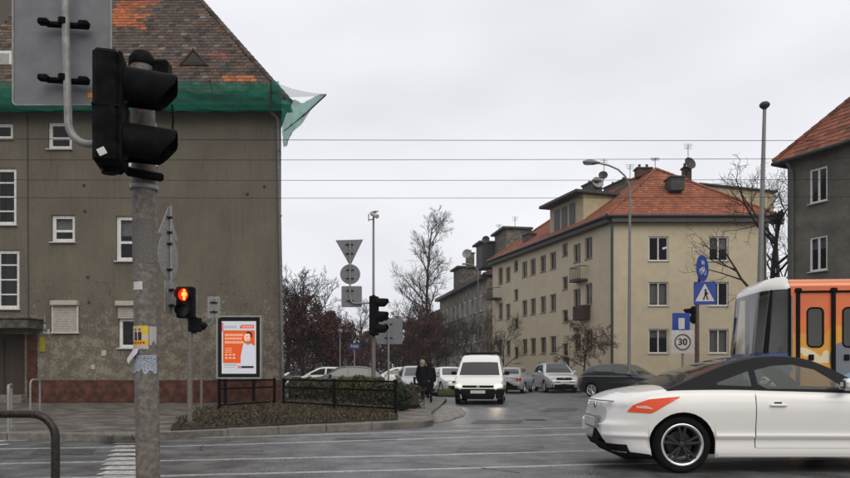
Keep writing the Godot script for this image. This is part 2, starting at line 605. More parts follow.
func build_track(called: String, path: Array, lab: String) -> void:
	var t := thing(called, lab, "tram track")
	setting(t)
	for s in [0.0, 1.435]:
		var b := MB.new()
		var g := MB.new()
		for i in path.size() - 1:
			var a: Vector3 = path[i] + Vector3(0, 0, -s)
			var c: Vector3 = path[i + 1] + Vector3(0, 0, -s)
			b.bar(a + Vector3(0, -0.02, 0), c + Vector3(0, -0.02, 0), 0.1, 0.052)
			g.bar(a + Vector3(0, -0.02, -0.075), c + Vector3(0, -0.02, -0.075), 0.06, 0.0445)
		var r := part("rail", b, mats.rail_steel, t)
		part("groove", g, mats.gutter_dark, r)

func build_setts() -> void:
	var poly := PackedVector2Array()
	for p in [gp(435, 424), gp(450, 420.5), gp(463, 416.5), gp(465, 412.5), gp(459, 408), gp(449, 404), gp(440, 408), gp(432, 416)]: poly.append(Vector2(p.x, p.z))
	var b := MB.new()
	var lo := Vector2(9, 9)
	var hi := Vector2(-99, -99)
	lo = poly[0]; hi = poly[0]
	for p in poly:
		lo = lo.min(p); hi = hi.max(p)
	var y := lo.y
	var row := 0
	while y < hi.y:
		var x := lo.x + (0.06 if row % 2 else 0.0)
		while x < hi.x:
			if Geometry2D.is_point_in_polygon(Vector2(x, y), poly):
				var k := R(0.75, 1.15)
				b.col = Color(0.34 * k, 0.33 * k, 0.32 * k)
				b.box(Vector3(x + R(-0.006, 0.006), 0.012 + R(-0.006, 0.008), y + R(-0.006, 0.006)), Vector3(R(0.095, 0.11), 0.06, R(0.095, 0.11)), Basis(Vector3.UP, R(-0.08, 0.08)), 0.012)
			x += 0.122
		y += 0.122
		row += 1
	var o := part("granite_setts", b, mats.setts, self)
	tag(o, "patch of pale granite setts at the kerb corner", "setts")
	o.set_meta("kind", "stuff")

func scatter_plants(called: String, area: Array, y: float, count: int, smin: float, smax: float, cols: Array, lab: String, cat: String) -> void:
	var poly := PackedVector2Array()
	for p in area: poly.append(Vector2(p.x, p.z))
	var lo := poly[0]
	var hi := poly[0]
	for p in poly:
		lo = lo.min(p); hi = hi.max(p)
	var f := FastNoiseLite.new()
	f.seed = 77; f.frequency = 0.7
	var b := MB.new()
	var made := 0
	var tries := 0
	while made < count and tries < count * 8:
		tries += 1
		var q := Vector2(R(lo.x, hi.x), R(lo.y, hi.y))
		if not Geometry2D.is_point_in_polygon(q, poly): continue
		var k := f.get_noise_2dv(q) * 0.5 + 0.5
		if R(0, 1) > k * 1.6: continue
		made += 1
		var h := lerpf(smin, smax, k) * R(0.5, 1.2)
		var cc: Color = cols[rng.randi() % cols.size()]
		b.col = cc * R(0.7, 1.2)
		if smax > 0.2 and made % 3 > 0:
			leaf(b, Vector3(q.x, y + h * R(0.15, 0.95), q.y), R(0.018, 0.045), b.col)
			continue
		var a := R(0, TAU)
		var s := Vector3(cos(a), 0, sin(a)) * R(0.008, 0.022)
		var lean := Vector3(R(-1, 1), 0, R(-1, 1)) * h * 0.5
		var p := Vector3(q.x, y, q.y)
		b.face([p - s * 0.4, p + s * 0.4, p + lean * 0.5 + Vector3(0, h * 0.6, 0) + s, p + lean + Vector3(0, h, 0), p + lean * 0.5 + Vector3(0, h * 0.6, 0) - s], Vector3(cos(a + 1.57), 0.6, sin(a + 1.57)))
	var o := part(called, b, mats.leaf, self)
	tag(o, lab, cat)
	o.set_meta("kind", "stuff")

# ------------------------------------------------------------------ building kit
func rebase(root: Node3D, base: Vector3) -> void:
	root.position = base
	for k in root.get_children(): k.position -= base

# wall sheet with openings: o is the lower left corner seen from outside
func wall(b: MB, o: Vector3, u: Vector3, nrm: Vector3, W: float, H: float, ops: Array, reveal: float) -> void:
	var us := [0.0, W]
	var vs := [0.0, H]
	for r in ops:
		us.append_array([r.position.x, r.end.x]); vs.append_array([r.position.y, r.end.y])
	us.sort(); vs.sort()
	for i in us.size() - 1:
		if us[i + 1] - us[i] < 0.001: continue
		for j in vs.size() - 1:
			if vs[j + 1] - vs[j] < 0.001: continue
			var mid := Vector2((us[i] + us[i + 1]) * 0.5, (vs[j] + vs[j + 1]) * 0.5)
			var hole := false
			for r in ops:
				if r.has_point(mid): hole = true
			if hole: continue
			var ps := []
			var uv := []
			for q in [[us[i], vs[j]], [us[i + 1], vs[j]], [us[i + 1], vs[j + 1]], [us[i], vs[j + 1]]]:
				ps.append(o + u * q[0] + Vector3.UP * q[1]); uv.append(Vector2(q[0] / W, 1.0 - q[1] / H))
			b.face(ps, nrm, uv)
	for r in ops:
		var c := [[r.position.x, r.position.y], [r.end.x, r.position.y], [r.end.x, r.end.y], [r.position.x, r.end.y]]
		var ce: Vector3 = o + u * r.get_center().x + Vector3.UP * r.get_center().y
		for k in 4:
			var a: Vector3 = o + u * c[k][0] + Vector3.UP * c[k][1]
			var d: Vector3 = o + u * c[(k + 1) % 4][0] + Vector3.UP * c[(k + 1) % 4][1]
			b.face([a, d, d - nrm * reveal, a - nrm * reveal], ce - (a + d) * 0.5, [Vector2(c[k][0] / W, 1 - c[k][1] / H), Vector2(c[(k + 1) % 4][0] / W, 1 - c[(k + 1) % 4][1] / H), Vector2(c[(k + 1) % 4][0] / W, 1 - c[(k + 1) % 4][1] / H), Vector2(c[k][0] / W, 1 - c[k][1] / H)])

# a glazed window with frame, one pane per light, sill and maybe curtains
func window(parent: Node3D, o: Vector3, u: Vector3, nrm: Vector3, r: Rect2, s: Dictionary) -> Node3D:
	var w := r.size.x
	var h := r.size.y
	var fw: float = s.get("fw", 0.07)
	var cols: Array = s.get("cols", [0.5])
	var rows: Array = s.get("rows", [])
	var bw: float = s.get("bar", fw * 0.7)
	var key := "win %.2f %.2f %.3f %.3f %s %s" % [w, h, fw, bw, str(cols), str(rows)]
	var xs := [0.0]
	for c in cols: xs.append(c)
	xs.append(1.0)
	var ys := [0.0]
	for c in rows: ys.append(c)
	ys.append(1.0)
	var lights := []
	for i in xs.size() - 1:
		for j in ys.size() - 1:
			var x0: float = w * xs[i] + fw * (1.0 if i == 0 else 0.5)
			var x1: float = w * xs[i + 1] - fw * (1.0 if i == xs.size() - 2 else 0.5)
			var y0: float = h * ys[j] + (fw if j == 0 else bw * 0.5)
			var y1: float = h * ys[j + 1] - (fw if j == ys.size() - 2 else bw * 0.5)
			lights.append(Rect2(x0, y0, x1 - x0, y1 - y0))
	if not meshes.has(key):
		var b := MB.new()
		b.box(Vector3(fw * 0.5, h * 0.5, 0), Vector3(fw, h - 0.002, 0.07), Basis(), 0.008)
		b.box(Vector3(w - fw * 0.5, h * 0.5, 0), Vector3(fw, h - 0.002, 0.07), Basis(), 0.008)
		b.box(Vector3(w * 0.5, fw * 0.5, 0.002), Vector3(w - 0.002, fw, 0.07), Basis(), 0.008)
		b.box(Vector3(w * 0.5, h - fw * 0.5, 0.002), Vector3(w - 0.002, fw, 0.07), Basis(), 0.008)
		for c in cols: b.box(Vector3(w * c, h * 0.5, -0.003), Vector3(fw, h - fw, 0.06), Basis(), 0.006)
		for c in rows: b.box(Vector3(w * 0.5, h * c, -0.006), Vector3(w - fw, bw, 0.05), Basis(), 0.005)
		meshes[key] = b.mesh()
		for k in lights.size():
			var q := MB.new()
			q.box(Vector3(lights[k].get_center().x, lights[k].get_center().y, -0.01), Vector3(lights[k].size.x + 0.01, lights[k].size.y + 0.01, 0.008))
			meshes[key + str(k)] = q.mesh()
	var ba := Basis(u, Vector3.UP, nrm)
	var n := part("window", meshes[key], s.get("mat", mats.window_white), parent, o + u * r.position.x + Vector3.UP * r.position.y - nrm * s.get("inset", 0.12), ba)
	for k in lights.size(): part("pane", meshes[key + str(k)], mats.pane, n)
	var cu: float = s.get("curtain", 0.0)
	if cu > 0.0:
		var q := MB.new()
		var rr := []
		for i in 25:
			var x := w * i / 24.0
			var z := -0.12 + 0.018 * sin(i * 2.1)
			rr.append([Vector3(x, h * (1.0 - cu), z), Vector3(x, h, z)])
		q.grid(rr)
		part("curtain", q, mats.curtain, n)
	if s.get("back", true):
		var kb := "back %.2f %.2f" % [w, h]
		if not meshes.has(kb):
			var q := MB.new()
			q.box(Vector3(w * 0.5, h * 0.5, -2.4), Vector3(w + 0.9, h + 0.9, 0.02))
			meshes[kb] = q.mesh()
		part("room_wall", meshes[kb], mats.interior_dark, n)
	if s.get("sill", true):
		var ks := "sill %.2f" % w
		if not meshes.has(ks):
			var q := MB.new()
			q.box(Vector3(w * 0.5, -0.022, 0.09), Vector3(w + 0.1, 0.04, 0.2), Basis(), 0.008)
			meshes[ks] = q.mesh()
		part("sill", meshes[ks], s.get("sillmat", mats.white_paint), n)
	return n

# courses of single tiles laid on a slope, poly in (along the eave, up the slope)
func tile_roof(b: MB, o: Vector3, u: Vector3, sd: Vector3, poly: PackedVector2Array, tw: float, th: float, colour: Callable) -> void:
	var nn := u.cross(sd).normalized()
	if nn.y < 0: nn = -nn
	var lo := poly[0]
	var hi := poly[0]
	for p in poly:
		lo = lo.min(p); hi = hi.max(p)
	var row := 0
	var s := lo.y
	while s < hi.y:
		var x := lo.x + (tw * 0.5 if row % 2 else 0.0)
		while x < hi.x:
			if Geometry2D.is_point_in_polygon(Vector2(x, s + th * 0.5), poly):
				b.col = colour.call(x, s)
				var tilt := 0.07 + R(-0.015, 0.015)
				var s2 := (sd - nn * tilt).normalized()
				var n2 := (nn + sd * tilt).normalized()
				var ba := Basis(u, n2, u.cross(n2))
				b.box(o + u * (x + R(-0.006, 0.006)) + sd * (s + th * 0.5) + nn * (0.045 + R(-0.004, 0.004)), Vector3(tw * 0.95, 0.022, th * 1.12), ba)
			x += tw
		s += th
		row += 1

func roof_caps(b: MB, a: Vector3, c: Vector3, r: float, step: float, colour: Callable) -> void:
	var l := a.distance_to(c)
	var k := 0.0
	var d := (c - a).normalized()
	while k < l:
		b.col = colour.call(k, 99.0)
		var p := a + d * k
		b.tube([p, p + d * minf(step * 1.06, l - k + 0.05)], [r * 1.08, r * 0.92], 8, true)
		k += step

func quad(b: MB, p: Array, out: Vector3) -> void: b.face(p, out)

# ------------------------------------------------------------------ the grey-brown house with the netting
func facade_texture() -> ImageTexture:
	var w := 1360
	var h := 800
	var W := 17.07
	var H := 10.1
	var n1 := FastNoiseLite.new()
	n1.seed = 4; n1.frequency = 0.55; n1.fractal_octaves = 5
	var n2 := FastNoiseLite.new()
	n2.seed = 8; n2.frequency = 1.9; n2.fractal_octaves = 5
	var n3 := FastNoiseLite.new()
	n3.seed = 15; n3.frequency = 9.0; n3.fractal_octaves = 2
	var out := PackedByteArray()
	out.resize(w * h * 3)
	# under each sill and beside each frame: x0, x1, sill height
	var wins := [[-14.6, -13.9, 6.2], [-12.83, -11.98, 5.55], [-12.83, -11.98, 8.75], [-10.62, -9.18, 4.95], [-10.62, -9.18, 8.1]]
	for j in h:
		var y := H * (1.0 - (j + 0.5) / h) + 0.12
		for i in w:
			var x := -22.0 + W * (i + 0.5) / w
			var a := n1.get_noise_2d(x, y * 0.8)
			var g := n3.get_noise_2d(x, y)
			var s := n2.get_noise_2d(x * 3.0, y * 0.22)
			var m := 1.0 + 0.15 * a + 0.055 * g + 0.06 * minf(s, 0.15)
			var c := Color(0.388, 0.362, 0.326)
			# greener, darker damp bands
			c = c.lerp(Color(0.357, 0.342, 0.294), clampf(0.5 + a * 1.5, 0, 1) * 0.5)
			# patched render: pale crumbling plaster low on the wall
			if y < 4.4:
				var e := n2.get_noise_2d(x * 1.1, y * 1.3 + 50.0) * 0.75 + g * 0.4
				var t := 0.02 if y < 2.6 else 0.02 + (y - 2.6) * 0.35
				if e > t:
					c = c.lerp(Color(0.50, 0.48, 0.43), clampf((e - t) * 4.5, 0, 0.66))
				elif e < -0.30:
					c = c.lerp(Color(0.33, 0.30, 0.255), clampf((-0.30 - e) * 5.0, 0, 0.7))
			for q in wins:
				if x > q[0] - 0.1 and x < q[1] + 0.1 and y < q[2] and y > q[2] - 1.3:
					var k := n2.get_noise_2d(x * 9.0, y * 0.3 + 9.0)
					if k > -0.05 + (q[2] - y) * 0.25: c = c.lerp(Color(0.34, 0.32, 0.27), 0.42)
			var k2 := (j * w + i) * 3
			out[k2] = int(255 * clampf(c.r * m, 0, 1)); out[k2 + 1] = int(255 * clampf(c.g * m, 0, 1)); out[k2 + 2] = int(255 * clampf(c.b * m, 0, 1))
	return ImageTexture.create_from_image(Image.create_from_data(w, h, false, Image.FORMAT_RGB8, out))

func build_left_house() -> void:
	var t := thing("grey_house", "tall grey-brown rendered house with dark tiled roof and green debris netting", "house")
	var D := 24.0
	var sc := F / D
	var o := V(-22.0, D, 0.12)
	var W := 17.07
	var H := 10.1
	var U := Vector3.RIGHT
	var N := Vector3.BACK
	var X := func(p: float) -> float: return (p - CX) / sc + 22.0
	var Y := func(p: float) -> float: return EYE - (p - HY) / sc - 0.12
	var rect := func(x0: float, x1: float, y0: float, y1: float) -> Rect2: return Rect2(X.call(x0), Y.call(y1), (x1 - x0) / sc, (y1 - y0) / sc)
	var small := {"fw": 0.12, "cols": [], "rows": [0.42], "inset": 0.11}
	var stair := {"fw": 0.12, "bar": 0.05, "cols": [0.5], "rows": [0.25, 0.5, 0.75], "inset": 0.1}
	var big := {"fw": 0.13, "cols": [0.5], "rows": [], "inset": 0.11, "curtain": 0.0}
	var list := [
		[rect.call(51.5, 75, 215, 242), mg(small, {"curtain": 0.5})], [rect.call(48, 72, 122, 149), small],
		[rect.call(116, 157, 216, 261), mg(big, {"rows": [0.42], "curtain": 0.42})], [rect.call(116, 157, 122, 166), big],
		[rect.call(118.5, 157, 318, 348), mg(big, {"fw": 0.11})],
		[rect.call(-24, 16.5, 168, 225), stair], [rect.call(-24, 19.5, 250, 309), stair], [rect.call(-14, 13, 123, 139), mg(small, {"rows": []})],
		[rect.call(-110, -70, 216, 261), big], [rect.call(-110, -70, 122, 166), big],
	]
	var ops := []
	for q in list: ops.append(q[0])
	var door := Rect2(X.call(-55), 0.0, 80 / sc, Y.call(333))
	ops.append(door)
	var b := MB.new()
	wall(b, o, U, N, W, H, ops, 0.28)
	var fm := StandardMaterial3D.new()
	fm.albedo_texture = facade_texture()
	fm.roughness = 0.92
	fm.heightmap_enabled = false
	fm.normal_enabled = false
	part("front_wall", b, fm, t)
	var side := MB.new()
	var pl := [V(-4.93, D), V(-9.0, 36), V(-22, 36), V(-22, D)]
	for i in 3:
		var a: Vector3 = pl[i]
		var c: Vector3 = pl[i + 1]
		side.face([a + Vector3.UP * 0.1, c + Vector3.UP * 0.1, c + Vector3.UP * 10.22, a + Vector3.UP * 10.22], Vector3((c - a).z, 0, -(c - a).x) * -1.0)
	part("side_wall", side, mat("render_brown", Color(0.2, 0.17, 0.12), 0.9, 0.0, texs.grain_blotch, 0.3), t)
	for q in list: window(t, o, U, N, q[0], q[1])
	# roller shutter boxes and a lowered shutter
	for q in [[53, 79, 301, 333, true], [117.5, 158, 301.5, 319, false]]:
		var s := MB.new()
		var r: Rect2 = rect.call(q[0], q[1], q[2], q[3])
		s.box(o + Vector3(r.get_center().x, r.end.y - 0.08, 0.08), Vector3(r.size.x + 0.04, 0.17, 0.2), Basis(), 0.02)
		var sh := part("shutter", s, mats.blind, t)
		var n := int((r.size.y - 0.17) / 0.06)
		for k in n:
			var sl := MB.new()
			sl.box(o + Vector3(r.get_center().x, r.end.y - 0.2 - k * 0.06, 0.035), Vector3(r.size.x - 0.06, 0.055, 0.03), Basis(), 0.01)
			part("slat", sl, mats.blind, sh)
		if q[4]:
			var gd := MB.new()
			for e in [0.02, r.size.x - 0.02]: gd.box(o + Vector3(r.position.x + e, r.get_center().y, 0.045), Vector3(0.05, r.size.y - 0.02, 0.06), Basis(), 0.006)
			gd.box(o + Vector3(r.get_center().x, r.position.y, 0.05), Vector3(r.size.x + 0.06, 0.05, 0.1), Basis(), 0.008)
			part("guide_frame", gd, mats.white_paint, sh)
	# plinth
	var pb := MB.new()
	var x0: float = X.call(38)
	var ph: float = Y.call(380)
	pb.box(o + Vector3((x0 + W) * 0.5 + 0.02, ph * 0.5, 0.03), Vector3(W - x0 + 0.1, ph, 0.14), Basis(), 0.02)
	part("plinth", pb, mats.brick_red, t)
	# entrance: recessed door, brick jamb, canopy, step
	var dr := MB.new()
	dr.box(o + Vector3(door.get_center().x, door.size.y * 0.5, -0.62), Vector3(door.size.x, door.size.y, 0.06))
	for k in 2:
		dr.box(o + Vector3(door.end.x - 0.5 - k * 0.95, door.size.y * 0.5, -0.57), Vector3(0.8, door.size.y - 0.3, 0.05), Basis(), 0.02)
	var dd := part("door", dr, mat("door_brown", Color(0.05, 0.036, 0.028), 0.8), t)
	var hd := MB.new()
	hd.box(o + Vector3(door.end.x - 0.25, 1.05, -0.52), Vector3(0.03, 0.32, 0.04), Basis(), 0.008)
	part("handle", hd, mats.galvanised, dd)
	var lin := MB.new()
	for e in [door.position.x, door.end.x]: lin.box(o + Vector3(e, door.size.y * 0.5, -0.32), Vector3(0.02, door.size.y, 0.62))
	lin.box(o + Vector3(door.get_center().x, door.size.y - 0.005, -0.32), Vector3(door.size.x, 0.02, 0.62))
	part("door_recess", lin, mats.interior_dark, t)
	for e in 2:
		var jb := part("brick_jamb", MB.new(), mats.brick_red, t)
		var xx: float = X.call(27.5) if e == 0 else X.call(-66)
		var k := 0
		var yy := 0.0
		while yy < door.size.y - 0.05:
			var br := MB.new()
			br.box(o + Vector3(xx + 0.17 + (0.012 if k % 2 else 0.0), yy + 0.034, 0.02), Vector3(0.33, 0.066, 0.09), Basis(), 0.008)
			part("brick", br, mats.brick_red, jb)
			yy += 0.078
			k += 1
	var cp := MB.new()
	cp.box(o + Vector3(X.call(-10), Y.call(325.5), 0.45), Vector3(106 / sc, 0.3, 0.95), Basis(), 0.02)
	cp.box(o + Vector3(X.call(-10), Y.call(320), 0.46), Vector3(108 / sc, 0.06, 1.02), Basis(), 0.015)
	part("canopy", cp, mat("canopy", Color(0.17, 0.16, 0.14), 0.85, 0.0, texs.grain_blotch, 0.8), t)
	var st := MB.new()
	st.box(o + Vector3(door.get_center().x, 0.07, 0.2), Vector3(door.size.x + 0.4, 0.15, 0.75), Basis(), 0.015)
	st.box(o + Vector3(door.get_center().x, 0.2, 0.02), Vector3(door.size.x, 0.13, 0.4), Basis(), 0.015)
	part("door_step", st, mats.kerb, t)
	# downpipe at the corner, with gutter
	var dp := MB.new()
	dp.tube([px(272, 113, D - 0.35), px(277, 119, D - 0.12), px(278, 135, D - 0.09), px(282.5, 360, D - 0.09), px(283, 400.5, D - 0.09)], [0.055], 10)
	for y in [150, 215, 290, 350]: dp.tube([px(279 + (y - 150) * 0.015, y, D - 0.09), px(279 + (y - 150) * 0.015, y + 1.4, D - 0.09)], [0.068], 10)
	part("downpipe", dp, mats.zinc, t)
	var lc := MB.new()
	lc.tube([px(27.5, 113, D - 0.03), px(28, 210, D - 0.03), px(28.5, 318, D - 0.03)], [0.012], 6)
	part("conductor", lc, mats.gutter_dark, t)
	var gu := MB.new()
	gu.tube([V(-22.3, D - 0.5, 10.16), V(-4.5, D - 0.5, 10.13)], [0.085], 10)
	part("gutter", gu, mats.zinc, t)
	var ev := MB.new()
	ev.box(V(-13.4, D - 0.2, 10.12), Vector3(17.7, 0.09, 0.5))
	part("eaves_board", ev, mats.gutter_dark, t)
	# small things on the wall
	var lamp := MB.new()
	lamp.tube([px(45, 316, D - 0.02), px(45, 318, D - 0.14), px(45, 322, D - 0.16)], [0.02], 6)
	lamp.lathe([[0.0, 0.06], [0.06, 0.05], [0.075, -0.1], [0.05, -0.16], [0.0, -0.17]], 10, Transform3D(Basis(), px(45, 326, D - 0.16)))
	part("wall_lamp", lamp, mats.lamp_grey, t)
	var np := MB.new()
	np.box(px(46.5, 331.5, D - 0.015), Vector3(0.22, 0.17, 0.02), Basis(), 0.004)
	part("house_number_plate", np, mats.sign_white, t)
	var yl := MB.new()
	yl.box(px(42.5, 344.5, D - 0.02), Vector3(0.2, 0.5, 0.03), Basis(), 0.01)
	part("yellow_gas_box", yl, mat("gas_yellow", Color(0.45, 0.36, 0.02), 0.6, 0.0, texs.grain_fine, 2.0), t)
	for q in [[104, 353, 0.16], [93, 367, 0.13]]:
		var p := MB.new()
		p.box(px(q[0], q[1], D - 0.012), Vector3(q[2], q[2] * 1.2, 0.018), Basis(), 0.004)
		part("junction_plate", p, mats.blind, t)
	for q in [[247.5, 194], [264.5, 186.5], [84, 185], [85, 211], [88, 277], [89, 302]]:
		var p := MB.new()
		p.tube([px(q[0], q[1], D + 0.02), px(q[0], q[1], D - 0.05)], [0.05, 0.035], 7)
		part("wall_anchor", p, mats.gutter_dark, t)
	# roof
	var e0 := V(-22.3, D - 0.38, 10.22)
	var sd := Vector3(0, 1.3, -1.0).normalized()
	var hip := Vector2(17.75, 0)
	var sl := Vector3(0, 1.3, -1).length()
	var poly := PackedVector2Array([Vector2(0, 0), hip, Vector2(17.75 - 8.2, 8.2 * sl), Vector2(0, 8.2 * sl)])
	var deck := MB.new()
	var p3 := func(u: float, s: float) -> Vector3: return e0 + U * u + sd * s
	deck.face([p3.call(0, 0), p3.call(17.75, 0), p3.call(9.55, 8.2 * sl), p3.call(0, 8.2 * sl)], Vector3(0, 1, 1))
	deck.face([p3.call(17.75, 0), V(-8.8, 36.4, 10.22), p3.call(9.55, 8.2 * sl)], Vector3(1, 1, 0))
	deck.face([V(-8.8, 36.4, 10.22), V(-22.3, 36.4, 10.22), p3.call(0, 8.2 * sl), p3.call(9.55, 8.2 * sl)], Vector3(0, 1, -1))
	deck.face([V(-22.3, 36.4, 10.22), p3.call(0, 0), p3.call(0, 8.2 * sl)], Vector3(-1, 0, 0))
	var dk := part("roof", deck, mat("roof_deck", Color(0.05, 0.042, 0.036), 0.9), t)
	var nz := FastNoiseLite.new()
	nz.seed = 3; nz.frequency = 0.35; nz.fractal_octaves = 3
	var tcol := func(x: float, s: float) -> Color:
		var k := R(0.6, 1.3)
		var c := Color(0.086, 0.062, 0.052)
		if nz.get_noise_2d(x * 2.0, s * 2.0) > 0.12: c = Color(0.115, 0.07, 0.05)
		if R(0, 1) < 0.12: c = Color(0.035, 0.032, 0.03)
		if R(0, 1) < 0.05: c = Color(0.17, 0.15, 0.13)
		# newer orange tiles of repairs
		if s < 90.0:
			var jag := nz.get_noise_2d(x * 6.0 + 40.0, s * 6.0)
			if x > 10.1 and x < 11.4 + jag * 0.5 and s > 5.05 - jag * 0.3 and s < 7.2 and (s < 6.2 or s > 6.6 or x < 10.8): c = Color(0.40, 0.115, 0.035)
			if x > 10.85 and x < 11.65 + jag * 0.5 and s > 6.95: c = Color(0.30, 0.085, 0.06)
			if x > 15.2 and x < 16.4 and s > 1.2 and s < 1.65: c = Color(0.36, 0.12, 0.045)
			if x > 14.3 and x < 15.1 and absf(s - 2.9) < 0.3 and R(0, 1) < 0.6: c = Color(0.2, 0.07, 0.045)
			if x < 6.8 and s > 3.5 and s < 5.8 and R(0, 1) < 0.3: c = Color(0.18, 0.1, 0.055)
		return c * k * 1.45
	var tb := MB.new()
	var vis := PackedVector2Array([Vector2(6.2, 0.0), hip, Vector2(17.75 - 5.6, 5.6 * sl), Vector2(6.2, 5.6 * sl)])
	tile_roof(tb, e0, U, sd, vis, 0.23, 0.215, tcol)
	var tl := part("roof_tiles", tb, mats.tiles, dk)
	tl.set_meta("kind", "stuff")
	var hb := MB.new()
	roof_caps(hb, p3.call(17.75, 0) + Vector3(0, 0.06, 0), p3.call(9.55, 8.2 * sl) + Vector3(0, 0.06, 0), 0.1, 0.33, tcol)
	part("hip_tiles", hb, mats.tiles, dk).set_meta("kind", "stuff")
	# little triangular vent dormer and a skylight
	var dv := MB.new()
	var pc := px(195.5, 67, D + 1.15)
	dv.prism(PackedVector2Array([Vector2(-0.46, 0), Vector2(0.46, 0), Vector2(0, 0.5)]), 0.5, Transform3D(Basis(), pc + Vector3(0, 0, -0.3)))
	var vd := part("roof_vent", dv, mat("vent_tile", Color(0.06, 0.045, 0.038), 0.9), t)
	var dvi := MB.new()
	dvi.prism(PackedVector2Array([Vector2(-0.26, 0.06), Vector2(0.26, 0.06), Vector2(0, 0.34)]), 0.02, Transform3D(Basis(), pc + Vector3(0, 0, 0.195)))
	part("louvre", dvi, mats.dark_gloss, vd)
	var vt := MB.new()
	for s in [-1.0, 1.0]: vt.bar(pc + Vector3(s * 0.5, -0.03, 0.0), pc + Vector3(0, 0.55, 0.0), 0.5, 0.05, Vector3(s, 1, 0))
	vt.col = Color(0.08, 0.06, 0.05)
	part("vent_roof", vt, mat("vent_tile", Color(0.06, 0.045, 0.038), 0.9), vd)
	var skl := MB.new()
	skl.box(px(4, 61, D + 1.2), Vector3(0.85, 0.62, 0.3), Basis(), 0.02)
	var sk := part("roof_window", skl, mats.window_white, t)
	var skp := MB.new()
	skp.box(px(3, 61, D + 1.2) + Vector3(0, 0, 0.15), Vector3(0.62, 0.4, 0.02))
	part("pane", skp, mats.pane, sk)
	rebase(t, V(-13.4, D, 0.12))
	build_net()

func build_net() -> void:
	var t := thing("debris_netting", "green debris netting stretched on poles along the eaves, torn end flaring out", "netting")
	var tx := grain("net_weave", 91, 512, 0.02, 0.25, 0.18, 0.2)
	var m := mat("net_green", Color(0.018, 0.42, 0.30), 0.85, 0.0, tx, 0.9)
	m.transparency = BaseMaterial3D.TRANSPARENCY_ALPHA
	m.albedo_color.a = 0.74
	m.backlight_enabled = true
	m.backlight = Color(0.02, 0.3, 0.2)
	var m2 := mat("net_thin", Color(0.06, 0.5, 0.36), 0.85, 0.0, tx, 0.9)
	m2.transparency = BaseMaterial3D.TRANSPARENCY_ALPHA
	m2.albedo_color.a = 0.34
	m2.backlight_enabled = true
	m2.backlight = Color(0.01, 0.2, 0.13)
	var f := FastNoiseLite.new()
	f.seed = 12; f.frequency = 0.9; f.fractal_octaves = 3
	var rows := []
	var n := 90
	for i in n + 1:
		var x := lerpf(-22.0, -4.75, float(i) / n)
		var row := []
		var sag := 0.13 * absf(sin(i * 0.21)) + f.get_noise_2d(x, 3.0) * 0.12
		for j in 9:
			var k := j / 8.0
			var d := lerpf(23.55, 22.75, k)
			var y := lerpf(9.93, 10.62, k) - sin(k * PI) * 0.10 - sag * k * 0.5 + f.get_noise_2d(x * 2.0, k * 3.0) * 0.06
			row.append(V(x, d + f.get_noise_2d(x * 1.5, k * 2.0 + 9.0) * 0.1, y))
		rows.append(row)
	var b := MB.new()
	b.grid(rows, false, null, Vector3(0, 0, 1))
	part("net_sheet", b, m, t)
	# the lower half is doubled where the net is folded over
	rows = []
	for i in n + 1:
		var x := lerpf(-22.0, -4.8, float(i) / n)
		var row := []
		for j in 6:
			var k := j / 5.0
			row.append(V(x, lerpf(23.5, 23.0, k) - 0.12 + f.get_noise_2d(x * 1.3, k + 30.0) * 0.07, lerpf(9.92, 10.36, k) + f.get_noise_2d(x * 1.1, k * 2.0 + 60.0) * 0.14 * (0.4 + k)))
		rows.append(row)
	b = MB.new()
	b.grid(rows, false, null, Vector3(0, 0, 1))
	part("net_fold", b, m, t)
	# torn end beyond the corner
	rows = []
	for i in 21:
		var k := i / 20.0
		var a := px(281, 100, 23.3).lerp(px(283, 147, 23.7), k)
		var c := px(327, 94, 22.4).lerp(px(287, 146, 23.4), pow(k, 0.8))
		c.x -= sin(k * PI) * 0.16
		var row := []
		for j in 17:
			var q := j / 16.0
			var p := a.lerp(c, q)
			p.z += sin(q * 9.0 + k * 5.0) * 0.09 * (1 - k) + f.get_noise_2d(q * 4.0, k * 4.0) * 0.15
			p.y += f.get_noise_2d(q * 3.0 + 20.0, k * 3.0) * 0.12 - sin(q * PI) * 0.10 * (1 - k)
			row.append(p)
		rows.append(row)
	b = MB.new()
	b.grid(rows, false, null, Vector3(0, 0, 1))
	part("net_flap", b, m, t)
	b = MB.new()
	rows = []
	for i in 11:
		var k := i / 10.0
		var a := px(270, 80, 22.75).lerp(px(326, 94, 22.4), k) - Vector3(0, sin(k * PI) * 0.1, 0)
		var c := px(272, 98, 23.1).lerp(px(325, 96, 22.5), k)
		rows.append([a, a.lerp(c, 0.5) + Vector3(0, 0, 0.05), c])
	b.grid(rows, false, null, Vector3(0, 0, 1))
	part("net_veil", b, m2, t)
	for x in [-21.0, -18.2, -15.4, -12.6, -9.8, -7.0]:
		var q := MB.new()
		q.tube([V(x, 23.7, 9.9), V(x, 22.74, 10.66)], [0.022], 6)
		part("bracket", q, mats.gutter_dark, t)
	var q := MB.new()
	q.tube([px(271, 113, 23.2), px(271, 79, 22.75)], [0.03], 6)
	part("bracket", q, mats.gutter_dark, t)
	q = MB.new()
	q.tube([px(284, 131, 23.6), px(303, 116, 23.0), px(326, 95, 22.4)], [0.022], 6)
	part("bracket", q, mats.gutter_dark, t)
	rebase(t, V(-13.4, 23.6, 9.9))

# ------------------------------------------------------------------ the beige corner house
func orange_tile(_x: float, s: float) -> Color:
	var k := R(0.72, 1.2)
	var c := Color(0.50, 0.155, 0.075)
	if R(0, 1) < 0.15: c = Color(0.38, 0.13, 0.07)
	if R(0, 1) < 0.08: c = Color(0.56, 0.21, 0.1)
	if s > 90: c = Color(0.42, 0.14, 0.075)
	return c * k

